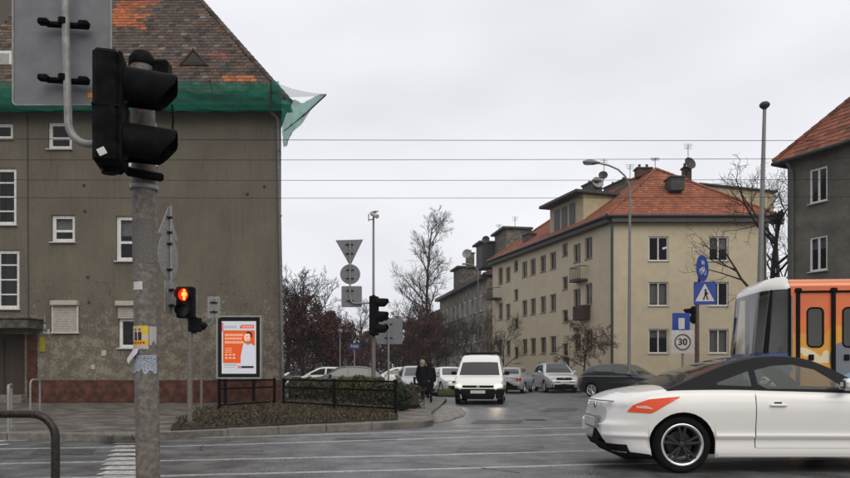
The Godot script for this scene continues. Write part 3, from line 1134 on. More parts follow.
func hip_roof(t: Node3D, eave: Array, ridge: Array, tw: float, th: float, colour: Callable, show: Array) -> Node3D:
	# eave: four corners going round, ridge: two points (ridge[0] over corners 0-1, ridge[1] over corners 2-3)
	var deck := MB.new()
	var fa := [[eave[0], eave[1], ridge[0]], [eave[1], eave[2], ridge[1], ridge[0]], [eave[2], eave[3], ridge[1]], [eave[3], eave[0], ridge[0], ridge[1]]]
	for q in fa: deck.face(q, Vector3.UP)
	deck.face(eave, Vector3.DOWN)
	var r := part("roof", deck, mat("roof_deck", Color(0.05, 0.042, 0.036), 0.9), t)
	var tb := MB.new()
	for k in show:
		var q: Array = fa[k]
		var o: Vector3 = q[0]
		var u: Vector3 = (q[1] - q[0]).normalized()
		var nn: Vector3 = u.cross(q[2] - q[0]).normalized()
		if nn.y < 0: nn = -nn
		var sd := nn.cross(u)
		if sd.y < 0: sd = -sd
		var poly := PackedVector2Array()
		for p in q: poly.append(Vector2((p - o).dot(u), (p - o).dot(sd)))
		tile_roof(tb, o, u, sd, poly, tw, th, colour)
	part("roof_tiles", tb, mats.tiles, r).set_meta("kind", "stuff")
	var hb := MB.new()
	for e in [[eave[0], ridge[0]], [eave[1], ridge[0]], [ridge[0], ridge[1]], [eave[2], ridge[1]], [eave[3], ridge[1]]]:
		roof_caps(hb, e[0] + Vector3.UP * 0.07, e[1] + Vector3.UP * 0.07, 0.12, 0.4, colour)
	part("ridge_tiles", hb, mats.tiles, r).set_meta("kind", "stuff")
	return r

func dish(t: Node3D, p: Vector3, r: float, m: Material, look: Vector3) -> void:
	var b := MB.new()
	var z := look.normalized()
	var x := Vector3.UP.cross(z).normalized()
	var xf := Transform3D(Basis(x, z, x.cross(z)), p)
	b.lathe([[0.0, 0.0], [r * 0.5, 0.04], [r, 0.15], [r * 1.02, 0.14], [r * 0.5, 0.02], [0.0, -0.02]], 14, xf)
	b.tube([p, p - z * 0.15, p - z * 0.15 + Vector3(0, -0.7, 0)], [0.03], 5)
	b.tube([p + Vector3(0, -r * 0.8, 0) + z * 0.1, p + z * r * 0.9], [0.015], 4)
	part("satellite_dish", b, m, t)

func aerial(t: Node3D, p: Vector3, h: float) -> void:
	var b := MB.new()
	b.tube([p, p + Vector3(0, h, 0)], [0.025], 5)
	for k in 4:
		var y := h * (0.98 - 0.07 * k)
		b.tube([p + Vector3(-0.35 + k * 0.03, y, 0), p + Vector3(0.35 - k * 0.03, y, 0)], [0.012], 4)
	b.tube([p + Vector3(0, h * 0.86, -0.5), p + Vector3(0, h * 0.86, 0.5)], [0.012], 4)
	part("aerial", b, mats.gutter_dark, t)

func chimney(t: Node3D, p: Vector3, s: Vector3, m: Material, ba := Basis()) -> void:
	var b := MB.new()
	b.box(p + Vector3(0, s.y * 0.5, 0), s, ba, 0.03)
	var c := part("chimney", b, m, t)
	var q := MB.new()
	q.box(p + Vector3(0, s.y + 0.05, 0), Vector3(s.x + 0.16, 0.12, s.z + 0.16), ba, 0.02)
	for k in 2: q.tube([p + ba * Vector3((k - 0.5) * s.x * 0.5, s.y + 0.1, 0), p + ba * Vector3((k - 0.5) * s.x * 0.5, s.y + 0.4, 0)], [0.1], 8)
	part("chimney_cap", q, mats.gutter_dark, c)

func build_beige_house() -> void:
	var t := thing("beige_house", "four-storey beige rendered corner house with orange hipped tile roof", "house")
	var K := V(12.2, 45.7)
	var A := V(6.2, 64.2)
	var E := V(22.3, 45.7)
	var H := 10.9
	var n_side := -(A - K).cross(Vector3.UP).normalized()
	if n_side.x > 0: n_side = -n_side
	var bm := mat("beige_render", Color(0.60, 0.525, 0.385), 0.9, 0.0, grain("beige", 71, 512, 0.006, 0.3, 0.05, 0.08, Color(0.95, 0.94, 0.92), 0.5), 0.16)
	# front: two columns of double windows, three storeys in sight
	var U := Vector3.RIGHT
	var sc := F / 45.7
	var b := MB.new()
	var ops := []
	var wins := []
	var ci := 0
	for cx in [658.5, 718.5]:
		var ri := 0
		for cy in [[236.5, 261], [282, 306], [329, 353.5], [376, 389]]:
			var r := Rect2((cx - 10 - CX) / sc - 12.2, EYE - (cy[1] - HY) / sc, 20 / sc, (cy[1] - cy[0]) / sc)
			if ri == 3: r = Rect2(r.position.x + 0.1, 0.35, 1.1, 0.55)
			ops.append(r); wins.append([r, [0.0, 0.9, 0.35, 0.0][ri] if ci == 0 else [0.5, 0.0, 0.95, 0.0][ri]])
			ri += 1
		ci += 1
	wall(b, K, U, Vector3.BACK, 10.1, H, ops, 0.2)
	part("front_wall", b, bm, t)
	for q in wins: window(t, K, U, Vector3.BACK, q[0], {"fw": 0.09, "cols": [0.5], "curtain": q[1], "inset": 0.12})
	# street side: ten columns
	var L := K.distance_to(A)
	var u2 := (K - A).normalized()
	b = MB.new()
	ops = []
	var sw := []
	var cols := [500.5, 508, 516, 524.6, 533, 543, 553, 565, 577, 588.5]
	for i in cols.size():
		# where the ray through this column meets the side wall
		var k: float = (cols[i] - CX) / F
		var s := (A.x + k * A.z) / (-(u2.x + k * u2.z))
		for st in 4:
			var yy: float = [0.6, 2.55, 5.75, 8.95][st]
			var stairs := i == 2 or i == 7
			if stairs: yy = 2.3 + st * 2.45
			if st == 0 and i in [1, 4, 8]: continue
			if yy + 0.96 > H: continue
			var w := 0.95 if not stairs else 0.8
			var h := (1.3 if st > 0 else 0.6) if not stairs else 0.95
			if (i == 9 or i == 0) and st > 0: h = 1.5
			ops.append(Rect2(s - w * 0.5, yy, w, h))
			sw.append(ops[-1])
	ops.append(Rect2(L - 1.6 - 5.0, 0.1, 1.1, 2.1))
	wall(b, A, u2, n_side, L, H, ops, 0.22)
	part("street_wall", b, bm, t)
	for i in sw.size(): window(t, A, u2, n_side, sw[i], {"fw": 0.08, "cols": [0.5] if sw[i].size.y > 1.0 else [], "curtain": [0.0, 0.0, 0.6][i % 3], "inset": 0.14, "mat": mat("window_brown", Color(0.28, 0.22, 0.17), 0.5), "sillmat": mats.zinc})
	var dr := MB.new()
	dr.box(A + u2 * (L - 6.05) + Vector3.UP * 1.15 - n_side * 0.2, Vector3(1.1, 2.1, 0.05), Basis(u2, Vector3.UP, n_side))
	part("door", dr, mat("door_brown", Color(0.05, 0.036, 0.028), 0.8), t)
	# back walls
	var bk := MB.new()
	var B := V(16.3, 64.2)
	for q in [[A, B], [B, E]]:
		bk.face([q[0], q[1], q[1] + Vector3.UP * H, q[0] + Vector3.UP * H], Vector3(1, 0, -1))
	part("rear_wall", bk, bm, t)
	# brownish plinth and cornice
	var pl := MB.new()
	pl.bar(K + Vector3(-0.03, 0.3, 0.05), E + Vector3(0.05, 0.3, 0.05), 0.12, 0.62)
	pl.bar(K + n_side * 0.05 + Vector3(0, 0.3, 0), A + n_side * 0.05 + Vector3(0, 0.3, 0), 0.12, 0.62)
	part("plinth", pl, mat("plinth_brown", Color(0.14, 0.075, 0.055), 0.9, 0.0, texs.grain_blotch, 0.5), t)
	var co := MB.new()
	co.bar(K + Vector3(-0.1, H + 0.1, 0.2), E + Vector3(0.3, H + 0.1, 0.2), 0.5, 0.28)
	co.bar(K + n_side * 0.2 + Vector3(0, H + 0.1, 0.1), A + n_side * 0.2 + Vector3(0, H + 0.1, 0), 0.5, 0.275)
	part("cornice", co, mat("cornice_grey", Color(0.15, 0.145, 0.13), 0.8, 0.0, texs.grain_fine, 0.7), t)
	var gu := MB.new()
	gu.tube([K + Vector3(-0.45, H + 0.33, 0.52), E + Vector3(0.5, H + 0.33, 0.52)], [0.1], 8)
	gu.tube([K + n_side * 0.5 + Vector3(0, H + 0.33, 0.3), A + n_side * 0.5 + Vector3(0, H + 0.33, 0)], [0.1], 8)
	part("gutter", gu, mats.gutter_dark, t)
	for q in [[612, 1.0, 0.09, "pipe_green"], [765, 1.0, 0.07, ""]]:
		var dp := MB.new()
		var p := at(q[0], 45.5)
		dp.tube([p + Vector3(0, H, 0), p + Vector3(0, 0.1, 0)], [q[2]], 8)
		part("downpipe", dp, mat("pipe_green", Color(0.02, 0.045, 0.035), 0.6), t)
	# roof
	var e := [K + Vector3(-0.45, H + 0.3, 0.5), E + Vector3(0.5, H + 0.3, 0.5), B + Vector3(0.5, H + 0.3, -0.4), A + Vector3(-0.5, H + 0.3, -0.4)]
	var pk := px(656, 170, 50.9)
	var pk2 := pk + (A - K) * 0.62
	hip_roof(t, e, [pk, pk2], 0.3, 0.34, orange_tile, [0, 1, 3])
	# things on the roof
	var brick := mat("chimney_brick", Color(0.2, 0.085, 0.055), 0.9, 0.0, texs.grain_blotch, 1.0)
	var grey := mat("chimney_grey", Color(0.17, 0.14, 0.125), 0.9, 0.0, texs.grain_blotch, 1.0)
	chimney(t, px(686.5, 183, 50.5), Vector3(0.55, 1.0, 0.55), brick)
	dish(t, px(689, 164, 50.0), 0.45, mats.gutter_dark, Vector3(0.3, 0.3, 1))
	aerial(t, px(688, 166, 50.6), 1.6)
	chimney(t, px(643, 178, 52.0), Vector3(1.1, 0.6, 0.7), brick)
	aerial(t, px(655, 170, 51.0), 0.9)
	aerial(t, px(630, 185, 54.0), 1.6)
	aerial(t, px(604, 180, 56.0), 1.7)
	var hx := MB.new()
	hx.box(px(674.5, 185, 47.9), Vector3(0.95, 1.0, 1.2), Basis(), 0.03)
	hx.box(px(674.5, 179, 47.9), Vector3(1.1, 0.1, 1.4), Basis(), 0.02)
	var hc := part("roof_hatch", hx, mats.gutter_dark, t)
	var hp := MB.new()
	hp.box(px(674.5, 186, 47.9) + Vector3(0, 0, 0.605), Vector3(0.7, 0.5, 0.02))
	part("pane", hp, mats.pane, hc)
	var sk := MB.new()
	sk.box(px(683, 207, 46.6), Vector3(0.6, 0.08, 0.5), Basis(Vector3.RIGHT, 0.72), 0.02)
	part("roof_window", sk, mats.galvanised, t)
	# rear dormer peeping over the far slope
	var rd := MB.new()
	rd.box(px(735, 202, 53), Vector3(5.2, 1.6, 1.5), Basis(Vector3.BACK, -0.10), 0.03)
	var rdn := part("rear_dormer", rd, mat("beige_dormer", Color(0.52, 0.45, 0.29), 0.9, 0.0, texs.grain_soft, 0.4), t)
	var rdr := MB.new()
	rdr.box(px(733, 190.5, 53), Vector3(5.9, 0.14, 1.9), Basis(Vector3.BACK, -0.10), 0.02)
	part("dormer_roof", rdr, mats.gutter_dark, rdn)
	# big dormer on the street slope with three windows
	var ba := Basis(u2, Vector3.UP, n_side)
	var dc := px(567, 221, 52.5)
	var dm := MB.new()
	dm.box(dc - n_side * 1.2, Vector3(5.0, 2.9, 2.6), ba, 0.02)
	var dn := part("dormer", dm, mats["beige_dormer"], t)
	for i in 3:
		var w := MB.new()
		w.box(dc + n_side * 0.11 + u2 * (-1.35 + 1.15 * i) + Vector3(0, 0.15, 0), Vector3(0.85, 1.9, 0.04), ba, 0.01)
		part("dormer_window", w, mat("dormer_pane", Color(0.035, 0.037, 0.04), 0.55), dn)
	var dr2 := MB.new()
	dr2.box(dc - n_side * 0.9 + Vector3(0, 1.55, 0), Vector3(5.7, 0.22, 3.6), ba, 0.03)
	part("dormer_roof", dr2, mats.gutter_dark, dn)
	chimney(t, px(592, 200, 55.0), Vector3(1.7, 1.2, 0.8), grey, ba)
	chimney(t, px(618, 196, 56.0), Vector3(3.0, 0.9, 0.8), grey, ba)
	dish(t, px(597, 183, 54.2), 0.45, mats.galvanised, Vector3(0.2, 0.3, 1))
	dish(t, px(603, 176, 54.4), 0.35, mats.gutter_dark, Vector3(-0.2, 0.3, 1))
	var st := MB.new()
	st.bar(px(594, 212, 52.0), px(629, 184, 52.0), 0.5, 0.16, Vector3(0, 0, 1))
	part("roof_edge", st, mats.gutter_dark, t)
	chimney(t, px(529, 247, 60.0), Vector3(1.2, 1.0, 0.7), grey, ba)
	# balconies on the street side
	for q in [[584.5, 281, 262, 49.3], [497.5, 299, 288, 63.0]]:
		var p := px(q[0], q[1], q[3])
		var bb := MB.new()
		bb.box(p + n_side * 0.35, Vector3(1.5, 0.14, 0.9), ba, 0.02)
		var bn := part("balcony", bb, grey, t)
		var rl := MB.new()
		for k in 9: rl.tube([p + n_side * 0.78 + u2 * (-0.7 + k * 0.175), p + n_side * 0.78 + u2 * (-0.7 + k * 0.175) + Vector3(0, 0.95, 0)], [0.018], 4)
		for hh in [0.1, 0.95]: rl.tube([p + n_side * 0.78 - u2 * 0.72 + Vector3(0, hh, 0), p + n_side * 0.78 + u2 * 0.72 + Vector3(0, hh, 0)], [0.028], 5)
		for s in [-0.72, 0.72]:
			rl.tube([p + n_side * 0.78 + u2 * s + Vector3(0, 0.95, 0), p + n_side * 0.02 + u2 * s + Vector3(0, 0.95, 0)], [0.028], 5)
		part("railing", rl, mats.gutter_dark, bn)
	var rp := MB.new()
	rp.box(px(585, 313, 48.9) + n_side * 0.3, Vector3(1.5, 1.0, 0.5), ba, 0.02)
	part("red_balcony_box", rp, mat("dark_red", Color(0.07, 0.022, 0.02), 0.8, 0.0, texs.grain_fine, 1.0), t)
	rebase(t, K)

func build_far_houses() -> void:
	var defs := [
		[V(6.25, 70.5), V(2.0, 94.6), 10.6, Color(0.42, 0.37, 0.29), "dull brown apartment house with pale windows down the side street", Color(0.1, 0.06, 0.05)],
		[V(1.2, 101), V(-3.5, 128), 9.0, Color(0.3, 0.27, 0.23), "dim grey house at the far end of the side street", Color(0.06, 0.055, 0.055)],
	]
	for i in defs.size():
		var q: Array = defs[i]
		var t := thing("street_house", q[4], "house")
		var K: Vector3 = q[0]
		var A: Vector3 = q[1]
		var H: float = q[2]
		var u := (K - A).normalized()
		var nn := Vector3(u.z, 0, -u.x)
		if nn.x > 0: nn = -nn
		var L := K.distance_to(A)
		var m := mat("far_render_%d" % i, q[3], 0.9, 0.0, texs.grain_blotch, 0.2)
		var b := MB.new()
		var ops := []
		var nc := 9
		for c in nc:
			for s in 3:
				ops.append(Rect2(1.2 + (L - 2.4) * (c + 0.5) / nc - 0.55, 1.2 + s * 3.1, 1.1, 1.7))
		wall(b, A, u, nn, L, H, ops, 0.15)
		part("street_wall", b, m, t)
		for r in ops: window(t, A, u, nn, r, {"fw": 0.12, "cols": [0.5], "inset": 0.05, "mat": mats.white_paint, "curtain": 0.6})
		# end wall that faces the junction
		var w := 9.0
		var back := -nn * w
		var eb := MB.new()
		for e in [[K, K + back], [A, A + back], [K + back, A + back]]:
			eb.face([e[0], e[1], e[1] + Vector3.UP * H, e[0] + Vector3.UP * H], Vector3(0, 0, 1))
		part("end_wall", eb, m, t)
		var co := MB.new()
		co.bar(K + nn * 0.3 + Vector3.UP * (H + 0.1), A + nn * 0.3 + Vector3.UP * (H + 0.1), 0.8, 0.35)
		part("eaves", co, mats.gutter_dark, t)
		var ev := [K + nn * 0.5 + u * 0.4 + Vector3.UP * (H + 0.25), K + back + u * 0.4 + Vector3.UP * (H + 0.25), A + back - u * 0.4 + Vector3.UP * (H + 0.25), A + nn * 0.5 - u * 0.4 + Vector3.UP * (H + 0.25)]
		var rc: Color = q[5]
		var rcol := func(_x: float, _s: float) -> Color: return rc * R(0.8, 1.25)
		hip_roof(t, ev, [K + back * 0.5 - u * 3.5 + Vector3.UP * (H + 2.6), A + back * 0.5 + u * 3.5 + Vector3.UP * (H + 2.6)], 0.4, 0.45, rcol, [0, 3])
		var ba := Basis(u, Vector3.UP, nn)
		if i == 0:
			# roof dormers, party walls and chimneys along the street
			var gd := mat("dormer_grey", Color(0.3, 0.27, 0.22), 0.9, 0.0, texs.grain_blotch, 0.5)
			for d in [[501, 248, 73, 4.2, 3.2, false], [480, 257, 76, 2.6, 2.6, true], [457.5, 279, 84, 3.5, 2.2, false]]:
				var p := px(d[0], d[1], d[2])
				var x := MB.new()
				x.box(p - nn * 1.2, Vector3(d[3], d[4], 2.6), ba, 0.02)
				var dn := part("dormer", x, gd if not d[5] else mats.gutter_dark, t)
				var y := MB.new()
				y.box(p - nn * 1.1 + Vector3(0, d[4] * 0.5 + 0.1, 0), Vector3(d[3] + 0.5, 0.22, 3.2), ba, 0.02)
				part("dormer_roof", y, mats.gutter_dark, dn)
			dish(t, px(467, 254, 76), 0.5, mats.galvanised, Vector3(-0.4, 0.2, 1))
			dish(t, px(486, 240, 72), 0.4, mats.gutter_dark, Vector3(-0.3, 0.2, 1))
			aerial(t, px(515, 236, 72), 2.0)
			aerial(t, px(499, 236, 73), 1.2)
			chimney(t, px(470, 268, 80), Vector3(1.0, 1.6, 0.8), gd, ba)
			for s in [[0.3, 6.0], [0.62, 6.2], [0.86, 5.6]]:
				var p: Vector3 = A + u * L * s[0] + Vector3.UP * s[1]
				var bb := MB.new()
				bb.box(p + nn * 0.5, Vector3(2.0, 0.9, 1.0), ba, 0.02)
				part("balcony", bb, gd, t)
		rebase(t, K)

func build_grey_house() -> void:
	var t := thing("dark_grey_house", "dark grey rendered house with steep red tiled hip roof behind the tram", "house")
	var A := V(16.0, 30.9)
	var u := Vector3(0.433, 0, 0.9).normalized()
	var L := 11.0
	var H := 10.4
	var nn := Vector3(-u.z, 0, u.x)
	var m := mat("grey_render", Color(0.215, 0.202, 0.168), 0.92, 0.0, grain("greyr", 83, 512, 0.007, 0.06, 0.34, 0.16), 0.2)
	var ops := []
	for s in [1.43, 4.6, 7.6]:
		for y in [[8.32, 9.8], [5.42, 6.9], [2.5, 4.0]]: ops.append(Rect2(s - 0.4, y[0], 0.82, y[1] - y[0]))
	var b := MB.new()
	wall(b, A, u, nn, L, H, ops, 0.2)
	part("street_wall", b, m, t)
	for i in ops.size(): window(t, A, u, nn, ops[i], {"fw": 0.09, "cols": [0.5], "inset": 0.08, "curtain": 0.35 if i % 2 else 0.0})
	var w := -nn * 9.0
	var B := A + u * L
	var ew := MB.new()
	for e in [[A, A + w], [B, B + w], [A + w, B + w]]: ew.face([e[0], e[1], e[1] + Vector3.UP * H, e[0] + Vector3.UP * H], Vector3(1, 0, 0))
	part("end_wall", ew, m, t)
	var ev := [A + nn * 0.4 - u * 0.4, A + w - nn * 0.4 - u * 0.4, B + w - nn * 0.4 + u * 0.4, B + nn * 0.4 + u * 0.4]
	for i in 4: ev[i] += Vector3.UP * (H + 0.02)
	var rcol := func(_x: float, s: float) -> Color:
		var c := Color(0.42, 0.13, 0.065)
		if R(0, 1) < 0.2: c = Color(0.24, 0.08, 0.045)
		return c * R(0.75, 1.2) * (0.8 if s > 90 else 1.0)
	var rh := 5.6
	hip_roof(t, ev, [A + w * 0.5 + u * 4.6 + Vector3.UP * (H + rh), B + w * 0.5 - u * 4.6 + Vector3.UP * (H + rh)], 0.28, 0.3, rcol, [0, 3])
	var gu := MB.new()
	gu.tube([ev[0] + Vector3.UP * -0.05 + nn * 0.06, ev[3] + Vector3.UP * -0.05 + nn * 0.06], [0.09], 8)
	gu.tube([ev[0] + Vector3.UP * -0.05 + nn * 0.06, ev[1] + Vector3.UP * -0.05], [0.09], 8)
	part("gutter", gu, mats.gutter_dark, t)
	var dp := MB.new()
	dp.tube([A + nn * 0.4 + u * 0.25 + Vector3.UP * (H - 0.05), A + nn * 0.1 + u * 0.3 + Vector3.UP * (H - 0.5), A + nn * 0.1 + u * 0.3], [0.07], 8)
	part("downpipe", dp, mats.zinc, t)
	rebase(t, A)

# ------------------------------------------------------------------ cars
func tab(t: Array, x: float) -> float:      # smooth curve through [x, y] pairs
	var n := t.size()
	if x <= t[0][0]: return t[0][1]
	if x >= t[n - 1][0]: return t[n - 1][1]
	var i := 0
	while x > t[i + 1][0]: i += 1
	var h: float = t[i + 1][0] - t[i][0]
	var s: float = (x - t[i][0]) / h
	var d: float = (t[i + 1][1] - t[i][1]) / h
	var m0 := d
	var m1 := d
	if i > 0:
		var e: float = (t[i][1] - t[i - 1][1]) / (t[i][0] - t[i - 1][0])
		m0 = 2.0 * d * e / (d + e) if d * e > 0 else 0.0
	if i < n - 2:
		var e: float = (t[i + 2][1] - t[i + 1][1]) / (t[i + 2][0] - t[i + 1][0])
		m1 = 2.0 * d * e / (d + e) if d * e > 0 else 0.0
	var s2 := s * s
	var s3 := s2 * s
	return t[i][1] * (2 * s3 - 3 * s2 + 1) + m0 * h * (s3 - 2 * s2 + s) + t[i + 1][1] * (-2 * s3 + 3 * s2) + m1 * h * (s3 - s2)

func lint(t: Array, x: float) -> float:
	if x <= t[0][0]: return t[0][1]
	for i in t.size() - 1:
		if x <= t[i + 1][0]: return lerpf(t[i][1], t[i + 1][1], (x - t[i][0]) / (t[i + 1][0] - t[i][0]))
	return t[t.size() - 1][1]

func car_x(s: Dictionary, u: float, y: float) -> float:
	var e := u
	e += tab(s.tail, y) * clampf(1.0 - u / 0.7, 0, 1)
	e -= tab(s.nose, y) * clampf(1.0 - (s.L - u) / 0.7, 0, 1)
	return e - s.L * 0.5

func car_under(s: Dictionary, u: float) -> float:
	var y := tab(s.under, u)
	for a in s.ax:
		var q: float = s.ra * s.ra - (u - a) * (u - a)
		if q > 0: y = maxf(y, s.rw + sqrt(q))
	return y

# half width at station u and height y
func car_z(s: Dictionary, u: float, y: float) -> float:
	var top := tab(s.deck, u)
	var rs: float = s.rs
	var ysh := top - rs * 0.85
	var zs: float = s.hw * tab(s.plan, u) * tab(s.side, minf(y, ysh))
	if y <= ysh: return zs
	var k := clampf((y - ysh) / (rs * 0.85), 0, 1)
	return zs - rs * 1.3 * (1.0 - sqrt(1.0 - k * k))

func side_patch(s: Dictionary, cols: Array, off: float, sgn: float, rows := 5) -> MB:
	# cols: [u, y bottom, y top]
	var b := MB.new()
	var g := []
	for c in cols:
		var r := []
		for j in rows + 1:
			var y := lerpf(c[1], c[2], float(j) / rows)
			r.append(Vector3(car_x(s, c[0], y), y, (car_z(s, c[0], y) + off) * sgn))
		g.append(r)
	b.grid(g, false, null, Vector3(0, 0.0, sgn))
	return b

func end_u(s: Dictionary, z: float, y: float, front: bool) -> float:
	z = absf(z)
	var lo: float = s.L - 1.0 if front else 1.0
	var hi: float = s.L if front else 0.0
	if car_z(s, hi, y) >= z: return hi
	for k in 18:
		var m := (lo + hi) * 0.5
		if car_z(s, m, y) >= z: lo = m
		else: hi = m
	return lo

func end_patch(s: Dictionary, z0: float, z1: float, y0: float, y1: float, off: float, front: bool, nz := 8, ny := 4, slant := 0.0) -> MB:
	var b := MB.new()
	var g := []
	for i in nz + 1:
		var z := lerpf(z0, z1, float(i) / nz)
		var r := []
		for j in ny + 1:
			var y := lerpf(y0, y1, float(j) / ny) + slant * float(i) / nz
			r.append(Vector3(car_x(s, end_u(s, z, y, front), y) + (off if front else -off), y, z))
		g.append(r)
	b.grid(g, false, null, Vector3(1 if front else -1, 0, 0))
	return b

func make_wheel(key: String, r: float, w: float, dark: bool) -> Array:
	if meshes.has(key + "tyre"): return [meshes[key + "tyre"], meshes[key + "rim"], meshes[key + "spokes"], meshes[key + "hub"]]
	var xf := Transform3D(Basis(Vector3.RIGHT, PI / 2), Vector3.ZERO)   # wheel axis along z
	var ri := r * 0.735
	var ty := MB.new()
	ty.lathe([[ri, -w * 0.42], [ri + 0.02, -w * 0.48], [r * 0.9, -w * 0.5], [r * 0.98, -w * 0.42], [r, -w * 0.25], [r, w * 0.25], [r * 0.98, w * 0.42], [r * 0.9, w * 0.5], [ri + 0.02, w * 0.48], [ri, w * 0.42], [ri * 0.97, 0], [ri, -w * 0.42]], 40, xf)
	var rm := MB.new()
	rm.lathe([[ri * 1.0, w * 0.44], [ri * 1.02, w * 0.475], [ri * 0.95, w * 0.48], [ri * 0.86, w * 0.43], [ri * 0.84, w * 0.2], [ri * 0.88, -w * 0.4]], 40, xf)
	rm.lathe([[ri * 1.0, -w * 0.44], [ri * 0.96, -w * 0.47], [ri * 0.88, -w * 0.4]], 40, xf)
	var sp := MB.new()
	for k in 5:
		for e in [-1.0, 1.0]:
			var a: float = TAU * k / 5 + e * 0.19 + 0.3
			var a2: float = TAU * k / 5 + e * 0.10 + 0.3
			var p0 := Vector3(cos(a2) * ri * 0.16, sin(a2) * ri * 0.16, w * 0.36)
			var p1 := Vector3(cos(a) * ri * 0.94, sin(a) * ri * 0.94, w * 0.40)
			sp.bar(p0, p1, ri * 0.13, 0.03, Vector3(0, 0, 1), 0.008)
	# brake disc in the dark behind the spokes
	sp.lathe([[0.02, 0.0], [ri * 0.62, 0.0], [ri * 0.62, -0.02], [0.02, -0.02]], 24, xf)
	var hb := MB.new()
	hb.lathe([[0.0, w * 0.415], [ri * 0.12, w * 0.41], [ri * 0.2, w * 0.37], [ri * 0.22, 0.0]], 20, xf)
	meshes[key + "tyre"] = ty.mesh(); meshes[key + "rim"] = rm.mesh(); meshes[key + "spokes"] = sp.mesh(); meshes[key + "hub"] = hb.mesh()
	return make_wheel(key, r, w, dark)

